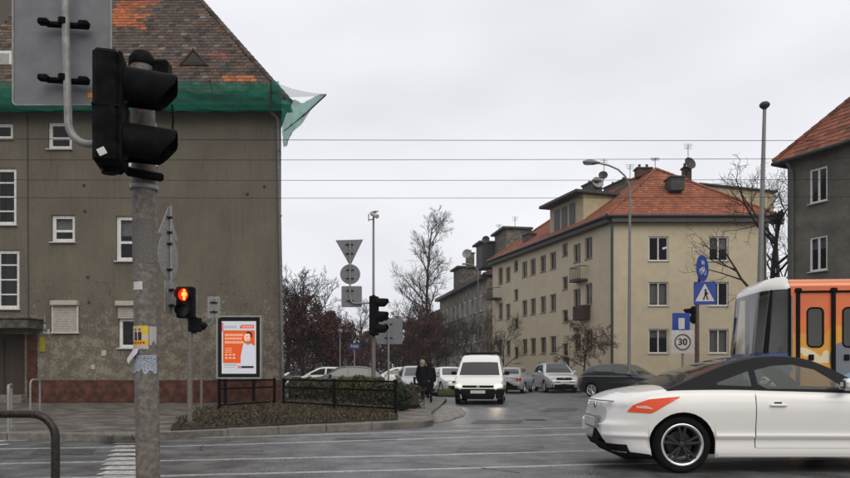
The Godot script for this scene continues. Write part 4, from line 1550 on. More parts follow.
func make_car(called: String, label: String, s: Dictionary, paint: Material, roof_m: Material, glass_m: Material, group := "") -> Node3D:
	var t := thing(called, label, s.get("cat", "car"), Vector3.ZERO, 0.0, group)
	var L: float = s.L
	# stations
	var us := []
	var nst: int = s.get("n", 26)
	for i in nst + 1: us.append(L * i / nst)
	for q in [0.02, 0.05, 0.09, 0.14, 0.2, 0.27]: us.append_array([q, L - q])
	for a in s.ax:
		for k in 17: us.append(a - s.ra * cos(PI * k / 16.0) * 0.9999)
		us.append_array([a - s.ra - 0.004, a + s.ra + 0.004])
	for q in s.get("us", []): us.append(q)
	us.sort()
	var u2 := [us[0]]
	for q in us:
		if q - u2[-1] > 0.003: u2.append(q)
	us = u2
	us[us.size() - 1] = L
	var gr: Array = s.roof
	var g0: float = gr[0][0]
	var g3: float = gr[gr.size() - 1][0]
	var rings := []
	var ns: int = s.get("ns", 13)
	for u in us:
		var yb := car_under(s, u)
		var top := tab(s.deck, u)
		var ysh: float = top - s.rs * 0.85
		var h := []
		for j in ns:
			var y := lerpf(yb, ysh, float(j) / (ns - 1))
			h.append([car_z(s, u, y), y])
		for k in [0.3, 0.55, 0.78, 0.93, 1.0]:
			var y: float = ysh + s.rs * 0.85 * k
			h.append([car_z(s, u, y), y])
		var ze: float = h[-1][0]
		for k in [0.75, 0.45, 0.0]: h.append([ze * k, top + 0.03 * (1.0 - k * k) * clampf(minf(u, L - u) / 0.3, 0, 1)])
		var ring := []
		for q in h: ring.append(Vector3(car_x(s, u, q[1]), q[1], q[0]))
		for k in range(h.size() - 2, -1, -1): ring.append(Vector3(car_x(s, u, h[k][1]), h[k][1], -h[k][0]))
		rings.append(ring)
	var C: int = rings[0].size()
	var half: int = (C - 1) / 2
	var body := MB.new()
	body.grid(rings, false, func(i: int, j: int) -> bool:
		var m: float = (us[i] + us[i + 1]) * 0.5
		return not (m > g0 + 0.1 and m < g3 - 0.05 and absi(j * 2 + 1 - 2 * half) < 6), Vector3.UP)
	for e in [0, rings.size() - 1]:
		var ce := Vector3.ZERO
		for p in rings[e]: ce += p
		ce /= C
		for j in C - 1: body.face([ce, rings[e][j], rings[e][j + 1]], Vector3(-1 if e == 0 else 1, 0, 0))
	part("body", body, paint, t)
	# underside and wheel arches
	var un := MB.new()
	un.box(Vector3(0, 0.42, 0), Vector3(L - 0.5, 0.46, s.hw * 1.3), Basis(), 0.05)
	part("underbody", un, mats.rubber, t)
	for a in s.ax:
		for sg in [-1.0, 1.0]:
			var ar := MB.new()
			var rows := []
			for k in 21:
				var an := PI * k / 20.0
				var x: float = a - L * 0.5 + cos(an) * s.ra * 0.995
				var y: float = s.rw + sin(an) * s.ra * 0.995
				rows.append([Vector3(x, y, sg * s.hw * 0.62), Vector3(x, y, sg * (car_z(s, a - cos(an) * -s.ra * 0.99, maxf(y, 0.2)) - 0.012))])
			ar.grid(rows)
			part("wheel_arch_liner", ar, mats.rubber, t)
	# greenhouse
	var st := []
	for u in us:
		if u > g0 and u < g3: st.append(u)
	st.append_array([g0, g3])
	for i in 30: st.append(lerpf(g0, g3, (i + 0.5) / 30.0))
	for w in s.win:
		for c in w.bot: st.append(c[0])
		for c in w.top: st.append(c[0])
	st.append_array(s.rear_glass); st.append_array(s.screen)
	st.sort()
	u2 = [st[0]]
	for q in st:
		if q - u2[-1] > 0.004: u2.append(q)
	st = u2
	var hmax := 0.0
	for u in st: hmax = maxf(hmax, tab(gr, u) - tab(s.deck, u))
	var gsec := []
	for u in st:
		var yb := tab(s.deck, u) - 0.02
		var yr := tab(gr, u)
		var hh := maxf(yr - yb, 0.012)
		var zb := car_z(s, u, tab(s.deck, u) - 0.03) - 0.012
		var yrail: float = yb + hh * s.get("rail", 0.9)
		var zr: float = zb - (zb - s.hw * s.roofw) * clampf(hh / hmax, 0, 1)
		var p1 := lerpf(yb, yrail, 0.14)
		var p2 := lerpf(yb, yrail, 0.88)
		for w in s.win:
			if u >= w.u0 - 0.001 and u <= w.u1 + 0.001:
				p1 = clampf(lint(w.bot, u), yb + 0.004, yrail - 0.01)
				p2 = clampf(lint(w.top, u), p1 + 0.004, yrail - 0.004)
		var zy := func(y: float) -> float: return lerpf(zb, zr, pow(clampf((y - yb) / maxf(yrail - yb, 0.01), 0, 1), 1.35))
		var hs := [[zb, yb], [zy.call(p1), p1], [zy.call((p1 + p2) * 0.5), (p1 + p2) * 0.5], [zy.call(p2), p2], [zr, yrail], [zr * 0.955, yrail + (yr - yrail) * 0.45], [zr * 0.88, yrail + (yr - yrail) * 0.7], [zr * 0.5, yrail + (yr - yrail) * 0.94], [0.0, yr]]
		var row := []
		for q in hs: row.append(Vector3(u - L * 0.5, q[1], q[0]))
		for k in range(hs.size() - 2, -1, -1): row.append(Vector3(u - L * 0.5, hs[k][1], -hs[k][0]))
		gsec.append(row)
	var kind := func(i: int, j: int) -> String:
		var m: float = (st[i] + st[i + 1]) * 0.5
		if j >= 6 and j <= 9:
			if m > s.rear_glass[0] and m < s.rear_glass[1]: return "rear_window"
			if m > s.screen[0] and m < s.screen[1]: return "windscreen"
		if (j >= 1 and j <= 2) or (j >= 13 and j <= 14):
			for w in s.win.size():
				if m > s.win[w].u0 and m < s.win[w].u1: return "window%d%s" % [w, "a" if j < 8 else "b"]
		return ""
	var shell := MB.new()
	shell.grid(gsec, false, func(i: int, j: int) -> bool: return kind.call(i, j) == "", Vector3.UP)
	part("roof", shell, roof_m, t)
	var names := ["rear_window", "windscreen"]
	for w in s.win.size(): names.append_array(["window%da" % w, "window%db" % w])
	for nm in names:
		var g := MB.new()
		g.grid(gsec, false, func(i: int, j: int) -> bool: return kind.call(i, j) == nm, Vector3.UP)
		if g.ix.size() > 0: part(nm if not nm.begins_with("window") else "window", compact(g), s.get("rear_mat", glass_m) if nm == "rear_window" else glass_m, t)
	# wheels
	var wm := make_wheel(s.get("wheel", "w%.2f" % s.rw), s.rw, s.get("tw", 0.21), true)
	for a in s.ax:
		for sg in [-1.0, 1.0]:
			var w := part("wheel", wm[0], mats.rubber, t, Vector3(a - L * 0.5, s.rw, sg * (s.hw * tab(s.plan, a) - s.get("tw", 0.21) * 0.5 - 0.035)), Basis(Vector3.UP, 0.0 if sg > 0 else PI))
			part("rim", wm[1], mats.alloy, w)
			part("spokes", wm[2], s.get("spoke_mat", mats.alloy), w)
			part("hub", wm[3], s.get("spoke_mat", mats.alloy), w)
	return t

func compact(b: MB) -> MB:   # drop points no face uses
	var map := {}
	var o := MB.new()
	for i in b.ix:
		if not map.has(i):
			map[i] = o.v.size()
			o.v.append(b.v[i]); o.n.append(b.n[i]); o.t.append(b.t[i]); o.c.append(b.c[i])
		o.ix.append(map[i])
	return o

func mirrors(t: Node3D, s: Dictionary, u: float, y: float, m: Material) -> void:
	for sg in [-1.0, 1.0]:
		var b := MB.new()
		var z: float = car_z(s, u, y - 0.12)
		b.box(Vector3(u - s.L * 0.5, y, sg * (z + 0.12)), Vector3(0.13, 0.14, 0.2), Basis(Vector3.UP, -sg * 0.25), 0.045)
		b.bar(Vector3(u - s.L * 0.5 + 0.03, y - 0.05, sg * (z - 0.06)), Vector3(u - s.L * 0.5 + 0.02, y - 0.03, sg * (z + 0.06)), 0.06, 0.04)
		var o := part("wing_mirror", b, m, t)
		var g := MB.new()
		g.box(Vector3(u - s.L * 0.5 - 0.062, y, sg * (z + 0.125)), Vector3(0.012, 0.1, 0.15), Basis(Vector3.UP, -sg * 0.25))
		part("mirror_glass", g, mats.far_car_glass, o)

func car_front(t: Node3D, s: Dictionary, q: Dictionary) -> void:
	# headlamps, grille, plate, lower intake
	for sg in [-1.0, 1.0]:
		part("headlight", end_patch(s, sg * q.hz0, sg * q.hz1, q.hy0, q.hy1, 0.006, true, 10, 5, q.get("slant", 0.0)), q.get("hm", mats.headlamp), t)
	part("grille", end_patch(s, -q.gz, q.gz, q.gy0, q.gy1, 0.006, true, 12, 3), mats.black_plastic, t)
	part("lower_intake", end_patch(s, -q.iz, q.iz, q.iy0, q.iy1, 0.006, true, 14, 4), q.get("im", mats.black_plastic), t)
	var b := MB.new()
	b.box(Vector3(car_x(s, s.L, q.py) + 0.018, q.py, 0), Vector3(0.015, 0.11, 0.52), Basis(), 0.004)
	part("number_plate", b, mats.sign_white, t)
	var e := MB.new()
	e.box(Vector3(car_x(s, s.L, (q.gy0 + q.gy1) * 0.5) + 0.012, (q.gy0 + q.gy1) * 0.5, 0), Vector3(0.02, 0.09, 0.12), Basis(), 0.015)
	part("badge", e, mats.chrome, t)

func car_rear(t: Node3D, s: Dictionary, z0: float, z1: float, y0: float, y1: float, py: float) -> void:
	for sg in [-1.0, 1.0]: part("tail_light", end_patch(s, sg * z0, sg * z1, y0, y1, 0.006, false, 6, 4), mats.tail_red, t)
	var b := MB.new()
	b.box(Vector3(car_x(s, 0.0, py) - 0.018, py, 0), Vector3(0.015, 0.11, 0.52), Basis(), 0.004)
	part("number_plate", b, mats.sign_white, t)
	part("bumper_strip", end_patch(s, -s.hw * 0.8, s.hw * 0.8, tab(s.under, 0.0) + 0.02, tab(s.under, 0.0) + 0.12, 0.008, false, 14, 2), mats.black_plastic, t)

func paint(key: String, lin: Color, rough := 0.25, metal := 0.0) -> StandardMaterial3D:
	var m := mat(key, lin, rough, metal)
	m.clearcoat_enabled = true
	m.clearcoat = 0.8
	m.clearcoat_roughness = 0.06
	return m

func hatch_spec() -> Dictionary:
	return {"L": 4.15, "hw": 0.865, "ax": [0.78, 3.32], "rw": 0.305, "ra": 0.345, "rs": 0.11,
		"under": [[0, 0.3], [0.4, 0.2], [3.7, 0.2], [4.15, 0.25]],
		"deck": [[0, 0.86], [0.08, 0.92], [0.6, 0.95], [2.6, 0.95], [2.95, 0.93], [3.4, 0.86], [3.9, 0.74], [4.08, 0.65], [4.15, 0.56]],
		"plan": [[0, 0.72], [0.05, 0.8], [0.15, 0.9], [0.4, 0.97], [0.9, 1.0], [3.2, 1.0], [3.7, 0.95], [4.0, 0.82], [4.12, 0.7], [4.15, 0.62]],
		"side": [[0.15, 0.93], [0.3, 0.965], [0.5, 0.995], [0.62, 1.0], [0.8, 0.985], [1.0, 0.95]],
		"tail": [[0.2, 0.05], [0.45, 0.0], [0.6, 0.02], [0.9, 0.05]], "nose": [[0.2, 0.07], [0.45, 0.0], [0.6, 0.02], [0.8, 0.12]],
		"roof": [[0.14, 0.93], [0.4, 1.2], [0.75, 1.37], [1.2, 1.43], [1.8, 1.45], [2.2, 1.4], [2.6, 1.2], [3.05, 0.92]], "roofw": 0.64,
		"rear_glass": [0.24, 0.62], "screen": [2.3, 2.96],
		"win": [{"u0": 0.85, "u1": 1.72, "bot": [[0.85, 1.04], [1.72, 0.99]], "top": [[0.85, 1.26], [1.3, 1.33], [1.72, 1.34]]}, {"u0": 1.82, "u1": 2.75, "bot": [[1.82, 0.99], [2.75, 0.97]], "top": [[1.82, 1.34], [2.1, 1.32], [2.75, 1.02]]}]}

func hatch(called: String, label: String, pm: Material, pos: Vector3, turn: float, grp: String) -> Node3D:
	var s := hatch_spec()
	var t := make_car(called, label, s, pm, pm, mats.far_car_glass, grp)
	mirrors(t, s, 2.62, 0.98, pm)
	car_front(t, s, {"hz0": 0.42, "hz1": 0.78, "hy0": 0.56, "hy1": 0.68, "gz": 0.38, "gy0": 0.55, "gy1": 0.66, "iz": 0.6, "iy0": 0.28, "iy1": 0.4, "py": 0.46})
	car_rear(t, s, 0.5, 0.8, 0.66, 0.86, 0.72)
	t.position = pos
	t.rotation.y = turn
	return t

func build_vehicles() -> void:
	mat("headlamp", Color(0.5, 0.51, 0.52), 0.12, 0.4)
	mat("tail_red", Color(0.30, 0.012, 0.01), 0.15)
	build_coupe()
	build_van()
	build_suv()
	build_tram()
	# the dark hatchback waiting by the beige house
	hatch("dark_hatchback", "dark green-black hatchback standing beside the silver off-roader", paint("dark_green", Color(0.012, 0.016, 0.017), 0.3), at(627, 31.8), deg_to_rad(-43), "").scale = Vector3(1.03, 1.07, 1.03)
	hatch("silver_hatchback", "silver hatchback parked behind the white van", paint("silver", Color(0.36, 0.37, 0.38), 0.35, 0.5), at(514, 39.0), deg_to_rad(72), "")
	# cars parked in the yard behind the hedge
	var white := paint("car_white", Color(0.7, 0.7, 0.69), 0.3)
	var grey := paint("car_grey", Color(0.16, 0.17, 0.18), 0.3, 0.4)
	var black := paint("car_black", Color(0.015, 0.016, 0.018), 0.25)
	hatch("parked_car", "white hatchback parked by the dark red trees behind the hedge", white, at(324, 40.0), deg_to_rad(172), "cars parked behind the hedge")
	hatch("parked_car", "black hatchback parked just beyond the hedge", black, at(342, 34.0), deg_to_rad(186), "cars parked behind the hedge")
	hatch("parked_car", "grey hatchback parked far back under the bare trees", grey, at(299, 47.0), deg_to_rad(200), "cars parked behind the hedge")
	hatch("parked_car", "silver hatchback facing the junction beside the person in black", mats.silver, at(416, 33.5), deg_to_rad(-82), "cars parked behind the hedge")
	hatch("parked_car", "white hatchback parked behind the grey sign back", white, at(396, 43.0), deg_to_rad(178), "cars parked behind the hedge")
	hatch("parked_car", "black hatchback parked between the verge and silver car", black, at(436, 43.0), deg_to_rad(-70), "cars parked behind the hedge")
	hatch("parked_car", "white hatchback facing the junction behind the white van", white, at(450, 40.0), deg_to_rad(-78), "cars parked behind the hedge")

func build_coupe() -> void:
	var s := {"L": 4.29, "hw": 0.92, "ax": [0.86, 3.46], "rw": 0.335, "ra": 0.385, "rs": 0.13, "n": 60, "ns": 30, "tw": 0.235, "wheel": "coupe",
		"under": [[0, 0.23], [0.25, 0.22], [0.5, 0.2], [1.3, 0.185], [3.0, 0.185], [3.9, 0.19], [4.29, 0.22]],
		"deck": [[0, 0.77], [0.05, 0.82], [0.16, 0.875], [0.41, 0.945], [0.87, 0.995], [1.4, 1.0], [2.0, 0.985], [2.9, 0.955], [3.3, 0.90], [3.8, 0.79], [4.15, 0.68], [4.29, 0.58]],
		"plan": [[0, 0.58], [0.04, 0.67], [0.12, 0.77], [0.28, 0.875], [0.5, 0.95], [0.86, 0.995], [1.4, 0.975], [2.2, 0.968], [3.0, 0.985], [3.46, 1.0], [3.85, 0.94], [4.12, 0.8], [4.24, 0.65], [4.29, 0.52]],
		"side": [[0.15, 0.90], [0.2, 0.945], [0.27, 0.96], [0.395, 0.952], [0.43, 0.99], [0.47, 0.974], [0.62, 0.99], [0.74, 1.0], [0.86, 0.985], [0.95, 0.955], [1.05, 0.93]],
		"tail": [[0.2, 0.14], [0.34, 0.05], [0.42, 0.0], [0.55, 0.0], [0.62, 0.05], [0.75, 0.07], [0.84, 0.03], [0.95, 0.03]],
		"nose": [[0.2, 0.08], [0.4, 0.0], [0.6, 0.05], [0.8, 0.2]],
		"roof": [[0.70, 0.985], [1.0, 1.105], [1.3, 1.225], [1.6, 1.325], [1.9, 1.385], [2.15, 1.395], [2.4, 1.37], [2.65, 1.28], [2.9, 1.13], [3.14, 0.95]], "roofw": 0.66, "rail": 0.93,
		"rear_glass": [0.76, 1.72], "screen": [2.4, 3.08],
		"win": [{"u0": 1.30, "u1": 1.70, "bot": [[1.30, 1.035], [1.7, 1.02]], "top": [[1.30, 1.06], [1.7, 1.2]]}, {"u0": 1.78, "u1": 2.80, "bot": [[1.78, 1.05], [1.88, 0.99], [2.8, 0.985]], "top": [[1.78, 1.21], [2.0, 1.262], [2.25, 1.275], [2.5, 1.215], [2.8, 1.0]]}],
		"rear_mat": glass("tinted_glass", Color(0.045, 0.047, 0.05), 0.9),
		"spoke_mat": mat("spoke_black", Color(0.009, 0.009, 0.01), 0.5)}
	var white := paint("pearl_white", Color(0.74, 0.735, 0.73), 0.3)
	var dark := mat("roof_dark", Color(0.014, 0.014, 0.016), 0.5)
	dark.metallic_specular = 0.2
	var t := make_car("white_coupe", "white sports coupe with black roof and orange-red tail light crossing the junction", s, white, dark, mats.car_glass)
	# silver inserts on the rim
	for sg in [-1.0, 1.0]:
		var red := mat("tail_orange", Color(0.78, 0.085, 0.03), 0.14)
		var cols := []
		for i in 19:
			var u := lerpf(0.2, 0.82, i / 18.0)
			cols.append([u, lint([[0.2, 0.715], [0.48, 0.705], [0.6, 0.77], [0.82, 0.892]], u), lint([[0.2, 0.735], [0.27, 0.795], [0.46, 0.868], [0.82, 0.902]], u)])
		var lamp := part("tail_light", side_patch(s, cols, 0.007, sg, 6), red, t)
		var c2 := []
		for i in 9:
			var u := lerpf(0.3, 0.5, i / 8.0)
			c2.append([u, lint([[0.3, 0.765], [0.5, 0.752]], u), lint([[0.3, 0.79], [0.42, 0.795], [0.5, 0.757]], u)])
		part("reversing_lamp", side_patch(s, c2, 0.010, sg, 3), mat("lamp_clear", Color(0.75, 0.45, 0.38), 0.12), lamp)
		# door panel sits a little proud so that its gaps show
		var dcol := []
		for i in 25:
			var u := lerpf(1.72, 2.96, i / 24.0)
			dcol.append([u, 0.30, lint([[1.72, 0.93], [2.0, 0.93], [2.96, 0.905]], u)])
		var door := part("door", side_patch(s, dcol, 0.006, sg, 24), white, t)
		for uu in [1.717, 2.963]:
			var gap := MB.new()  # thin black strip painting the shade in the door gap
			var g := []
			for j in 15:
				var y := lerpf(0.3, 0.93 if uu < 2 else 0.905, j / 14.0)
				var r := []
				for e in [-0.004, 0.004]: r.append(Vector3(car_x(s, uu + e, y), y, sg * (car_z(s, uu + e, y) + 0.0025)))
				g.append(r)
			gap.grid(g, false, null, Vector3(0, 0, sg))
			part("door_gap_shade", gap, mats.rubber, door)
		var hd := MB.new()
		hd.box(Vector3(1.97 - s.L * 0.5, 0.80, sg * (car_z(s, 1.97, 0.8) + 0.022)), Vector3(0.2, 0.032, 0.03), Basis(), 0.012)
		part("door_handle", hd, white, door)
		var rc := MB.new()
		rc.box(Vector3(1.97 - s.L * 0.5, 0.828, sg * (car_z(s, 1.97, 0.82) + 0.006)), Vector3(0.09, 0.018, 0.012), Basis(), 0.005)
		part("handle_recess", rc, mats.black_plastic, door)
		# sill blade
		var sc := []
		for i in 13: sc.append([lerpf(1.28, 3.02, i / 12.0), 0.20, 0.24])
		part("side_skirt", side_patch(s, sc, 0.02, sg, 2), white, t)
		# black glass seal under the windows
		var bs := []
		for i in 15:
			var u := lerpf(1.86, 2.86, i / 14.0)
			bs.append([u, tab(s.deck, u) - 0.012, tab(s.deck, u) - 0.002])
		part("window_seal", side_patch(s, bs, 0.004, sg, 2), mats.rubber, t)
	mirrors(t, s, 2.74, 1.045, white)
	part("diffuser", end_patch(s, -0.74, 0.74, 0.235, 0.325, 0.010, false, 28, 5), mats.black_plastic, t)
	var lip := []
	for i in 12: lip.append([lerpf(0.16, 0.46, i / 11.0), car_under(s, lerpf(0.16, 0.46, i / 11.0)) - 0.03, car_under(s, lerpf(0.16, 0.46, i / 11.0)) + 0.015])
	for sg in [-1.0, 1.0]: part("bumper_lip", side_patch(s, lip, 0.008, sg, 3), mats.black_plastic, t)
	var un := MB.new()
	un.box(Vector3(0.46 - s.L * 0.5, 0.2, 0), Vector3(0.5, 0.12, 1.35), Basis(), 0.05)
	part("under_tray", un, mats.rubber, t)
	var pr := MB.new()
	pr.box(Vector3(car_x(s, 0.0, 0.57) - 0.012, 0.57, 0), Vector3(0.02, 0.17, 0.62), Basis(), 0.01)
	var prn := part("plate_recess", pr, mat("recess_grey", Color(0.25, 0.25, 0.25), 0.5), t)
	var pt := MB.new()
	pt.box(Vector3(car_x(s, 0.0, 0.565) - 0.026, 0.565, 0), Vector3(0.015, 0.115, 0.52), Basis(), 0.004)
	part("number_plate", pt, mats.sign_white, prn)
	var bd := MB.new()
	bd.lathe([[0.0, 0.02], [0.045, 0.016], [0.05, 0.0]], 14, Transform3D(Basis(Vector3.BACK, PI / 2), Vector3(car_x(s, 0.0, 0.78) - 0.004, 0.77, 0)))
	part("badge", bd, mats.chrome, t)
	part("boot_lip", end_patch(s, -0.62, 0.62, 0.83, 0.845, 0.012, false, 16, 2), mat("recess_grey", Color(0.25, 0.25, 0.25), 0.5), t)
	car_front(t, s, {"hz0": 0.5, "hz1": 0.86, "hy0": 0.6, "hy1": 0.7, "gz": 0.45, "gy0": 0.3, "gy1": 0.5, "iz": 0.7, "iy0": 0.24, "iy1": 0.29, "py": 0.55})
	# inside
	for z in [-0.36, 0.36]:
		var se := MB.new()
		se.box(Vector3(1.78 - s.L * 0.5, 0.82, z), Vector3(0.16, 0.62, 0.46), Basis(Vector3.BACK, 0.28), 0.06)
		se.box(Vector3(1.72 - s.L * 0.5, 1.15, z), Vector3(0.09, 0.15, 0.24), Basis(Vector3.BACK, 0.2), 0.035)
		part("seat", se, mats.rubber, t)
	var da := MB.new()
	da.box(Vector3(2.85 - s.L * 0.5, 0.86, 0), Vector3(0.5, 0.2, 1.5), Basis(Vector3.BACK, -0.15), 0.06)
	part("dashboard", da, mats.rubber, t)
	var sw := MB.new()
	var pth := []
	for k in 21: pth.append(Vector3(2.48 - s.L * 0.5, 0.9, -0.36) + Vector3(sin(TAU * k / 20.0) * 0.06, sin(TAU * k / 20.0) * 0.17, cos(TAU * k / 20.0) * 0.18))
	sw.tube(pth, [0.015], 6, false)
	part("steering_wheel", sw, mats.rubber, t)
	t.position = V(4.295, 9.06)
	t.rotation.y = deg_to_rad(0.0)

func build_van() -> void:
	var s := {"L": 4.4, "hw": 0.9, "ax": [0.85, 3.53], "rw": 0.31, "ra": 0.35, "rs": 0.09, "cat": "van",
		"under": [[0, 0.3], [0.4, 0.22], [3.9, 0.22], [4.4, 0.22]],
		"deck": [[0, 1.0], [0.08, 1.04], [3.0, 1.04], [3.4, 1.02], [3.8, 0.95], [4.12, 0.85], [4.3, 0.74], [4.4, 0.6]],
		"plan": [[0, 0.9], [0.05, 0.95], [0.2, 0.99], [0.5, 1.0], [3.5, 1.0], [3.9, 0.97], [4.2, 0.88], [4.34, 0.78], [4.4, 0.7]],
		"side": [[0.15, 0.94], [0.3, 0.975], [0.5, 0.995], [0.65, 1.0], [0.9, 0.985], [1.1, 0.965]],
		"tail": [[0.2, 0.02], [0.45, 0.0], [1.0, 0.04]], "nose": [[0.2, 0.05], [0.4, 0.0], [0.58, 0.02], [0.8, 0.10], [0.9, 0.16]],
		"roof": [[0.05, 1.02], [0.12, 1.5], [0.3, 1.72], [0.9, 1.80], [1.8, 1.83], [2.4, 1.81], [2.7, 1.73], [3.0, 1.52], [3.55, 1.0]], "roofw": 0.76, "rail": 0.93,
		"rear_glass": [0.08, 0.22], "screen": [2.98, 3.5],
		"win": [{"u0": 2.15, "u1": 3.08, "bot": [[2.15, 1.12], [3.08, 1.09]], "top": [[2.15, 1.6], [2.65, 1.6], [3.08, 1.2]]}]}
	var white := paint("van_white", Color(0.74, 0.74, 0.73), 0.35)
	var t := make_car("white_van", "white delivery van with its headlights on driving out of the side street", s, white, white, mats.far_car_glass)
	mirrors(t, s, 3.02, 1.12, mats.black_plastic)
	var lamp := glow("headlight_lit", Color(1.0, 0.92, 0.74), 0.4)
	car_front(t, s, {"hz0": 0.6, "hz1": 0.85, "hy0": 0.62, "hy1": 0.74, "gz": 0.55, "gy0": 0.61, "gy1": 0.69, "iz": 0.875, "iy0": 0.23, "iy1": 0.57, "py": 0.46, "hm": lamp})
	for z in [-0.66, 0.66]:
		var l := SpotLight3D.new()
		l.name = "headlight_beam"
		l.light_color = Color(1.0, 0.93, 0.8)
		l.light_energy = 0.35
		l.spot_range = 60.0
		l.spot_attenuation = 2.0
		l.spot_angle = 28.0
		l.light_size = 0.08
		l.shadow_enabled = true
		t.add_child(l, true)
		l.position = Vector3(2.32, 0.74, z)
		l.rotation_degrees = Vector3(-5, -90, 0)
	for sg in [-1.0, 1.0]:
		var bc := []
		for i in 12: bc.append([lerpf(3.89, 4.4, i / 11.0), 0.225, 0.57])
		part("bumper_corner", side_patch(s, bc, 0.008, sg, 5), mats.black_plastic, t)
	for u in [0.9, 2.0]:
		var b := MB.new()
		b.tube([Vector3(u - 2.2, 1.90, -0.66), Vector3(u - 2.2, 1.90, 0.66)], [0.022], 6)
		for z in [-0.62, 0.62]: b.tube([Vector3(u - 2.2, 1.72, z * 1.04), Vector3(u - 2.2, 1.9, z)], [0.02], 6)
		part("roof_bar", b, mats.black_plastic, t)
	for sg in [-1.0, 1.0]:
		var cs := []
		for i in 15: cs.append([lerpf(1.25, 3.12, i / 14.0), 0.42, 0.5])
		part("side_moulding", side_patch(s, cs, 0.012, sg, 2), mats.black_plastic, t)
	t.position = at(481.5, 26.9)
	t.rotation.y = deg_to_rad(-98.0)

func build_suv() -> void:
	var s := {"L": 4.55, "hw": 0.93, "ax": [0.9, 3.58], "rw": 0.35, "ra": 0.4, "rs": 0.1,
		"under": [[0, 0.36], [0.4, 0.28], [4.0, 0.28], [4.55, 0.32]],
		"deck": [[0, 0.98], [0.08, 1.04], [0.6, 1.07], [3.0, 1.06], [3.4, 1.04], [4.0, 0.97], [4.35, 0.86], [4.5, 0.74], [4.55, 0.64]],
		"plan": [[0, 0.75], [0.05, 0.83], [0.15, 0.92], [0.4, 0.98], [0.9, 1.0], [3.5, 1.0], [4.0, 0.96], [4.35, 0.84], [4.5, 0.72], [4.55, 0.64]],
		"side": [[0.15, 0.92], [0.35, 0.96], [0.55, 0.995], [0.7, 1.0], [0.9, 0.985], [1.1, 0.955]],
		"tail": [[0.2, 0.05], [0.5, 0.0], [1.0, 0.06]], "nose": [[0.2, 0.08], [0.5, 0.0], [0.7, 0.03], [0.9, 0.14]],
		"roof": [[0.12, 1.05], [0.3, 1.38], [0.6, 1.6], [1.2, 1.68], [2.0, 1.70], [2.5, 1.66], [2.9, 1.42], [3.4, 1.04]], "roofw": 0.66, "rail": 0.92,
		"rear_glass": [0.2, 0.5], "screen": [2.55, 3.32],
		"win": [{"u0": 0.75, "u1": 1.72, "bot": [[0.75, 1.15], [1.72, 1.12]], "top": [[0.75, 1.42], [1.2, 1.53], [1.72, 1.55]]}, {"u0": 1.82, "u1": 2.95, "bot": [[1.82, 1.12], [2.95, 1.1]], "top": [[1.82, 1.55], [2.3, 1.53], [2.95, 1.17]]}]}
	var m := paint("pale_silver", Color(0.50, 0.51, 0.53), 0.32, 0.35)
	var t := make_car("silver_off_roader", "silver off-road car parked facing the junction before the beige house", s, m, m, mats.far_car_glass)
	mirrors(t, s, 2.9, 1.14, m)
	car_front(t, s, {"hz0": 0.48, "hz1": 0.84, "hy0": 0.72, "hy1": 0.86, "gz": 0.42, "gy0": 0.72, "gy1": 0.84, "iz": 0.75, "iy0": 0.34, "iy1": 0.46, "py": 0.55})
	part("bumper_strip", end_patch(s, -0.8, 0.8, 0.58, 0.63, 0.008, true, 14, 2), mats.black_plastic, t)
	for sg in [-1.0, 1.0]:
		var b := MB.new()
		b.tube([Vector3(-1.5, 1.62, sg * 0.6), Vector3(-1.3, 1.72, sg * 0.6), Vector3(0.0, 1.735, sg * 0.6), Vector3(0.25, 1.66, sg * 0.6)], [0.022], 6)
		part("roof_rail", b, mats.galvanised, t)
	t.position = at(554.5, 40.2)
	t.rotation.y = deg_to_rad(-87.0)

# ------------------------------------------------------------------ the tram
func livery() -> ImageTexture:
	var w := 1024
	var h := 256
	var im := Image.create(w, h, false, Image.FORMAT_RGB8)
	var f := FastNoiseLite.new()
	f.seed = 31; f.frequency = 0.012; f.fractal_octaves = 3
	# the side is 12.5 m long, 2.55 m high
	for j in h:
		var y := 0.35 + 2.55 * (1.0 - (j + 0.5) / h)
		for i in w:
			var x := 12.5 * (i + 0.5) / w
			var n := f.get_noise_2d(i * 1.0, j * 1.0)
			var c := Color(0.87, 0.42, 0.21)
			if y < 2.25 + n * 0.25: c = Color(0.89, 0.45, 0.14)
			if y < 1.98 + n * 0.3: c = Color(0.87, 0.60, 0.14)
			if absf(y - 1.52 - n * 0.3) < 0.09 and x > 0.15 and x < 0.75: c = Color(0.87, 0.83, 0.72)
			var e := Vector2((x - 2.1) / 1.05, (y - 1.0) / 1.28).length()
			if e < 1.0 + n * 0.2 or (x > 2.1 and y < 2.3 and x < 5.0): c = Color(0.47, 0.64, 0.78)
			if Vector2(x - 1.02, (y - 1.45) * 0.8).length() < 0.26: c = Color(0.42, 0.45, 0.49)
			im.set_pixel(i, j, c * (0.97 + n * 0.06))
	return ImageTexture.create_from_image(im)

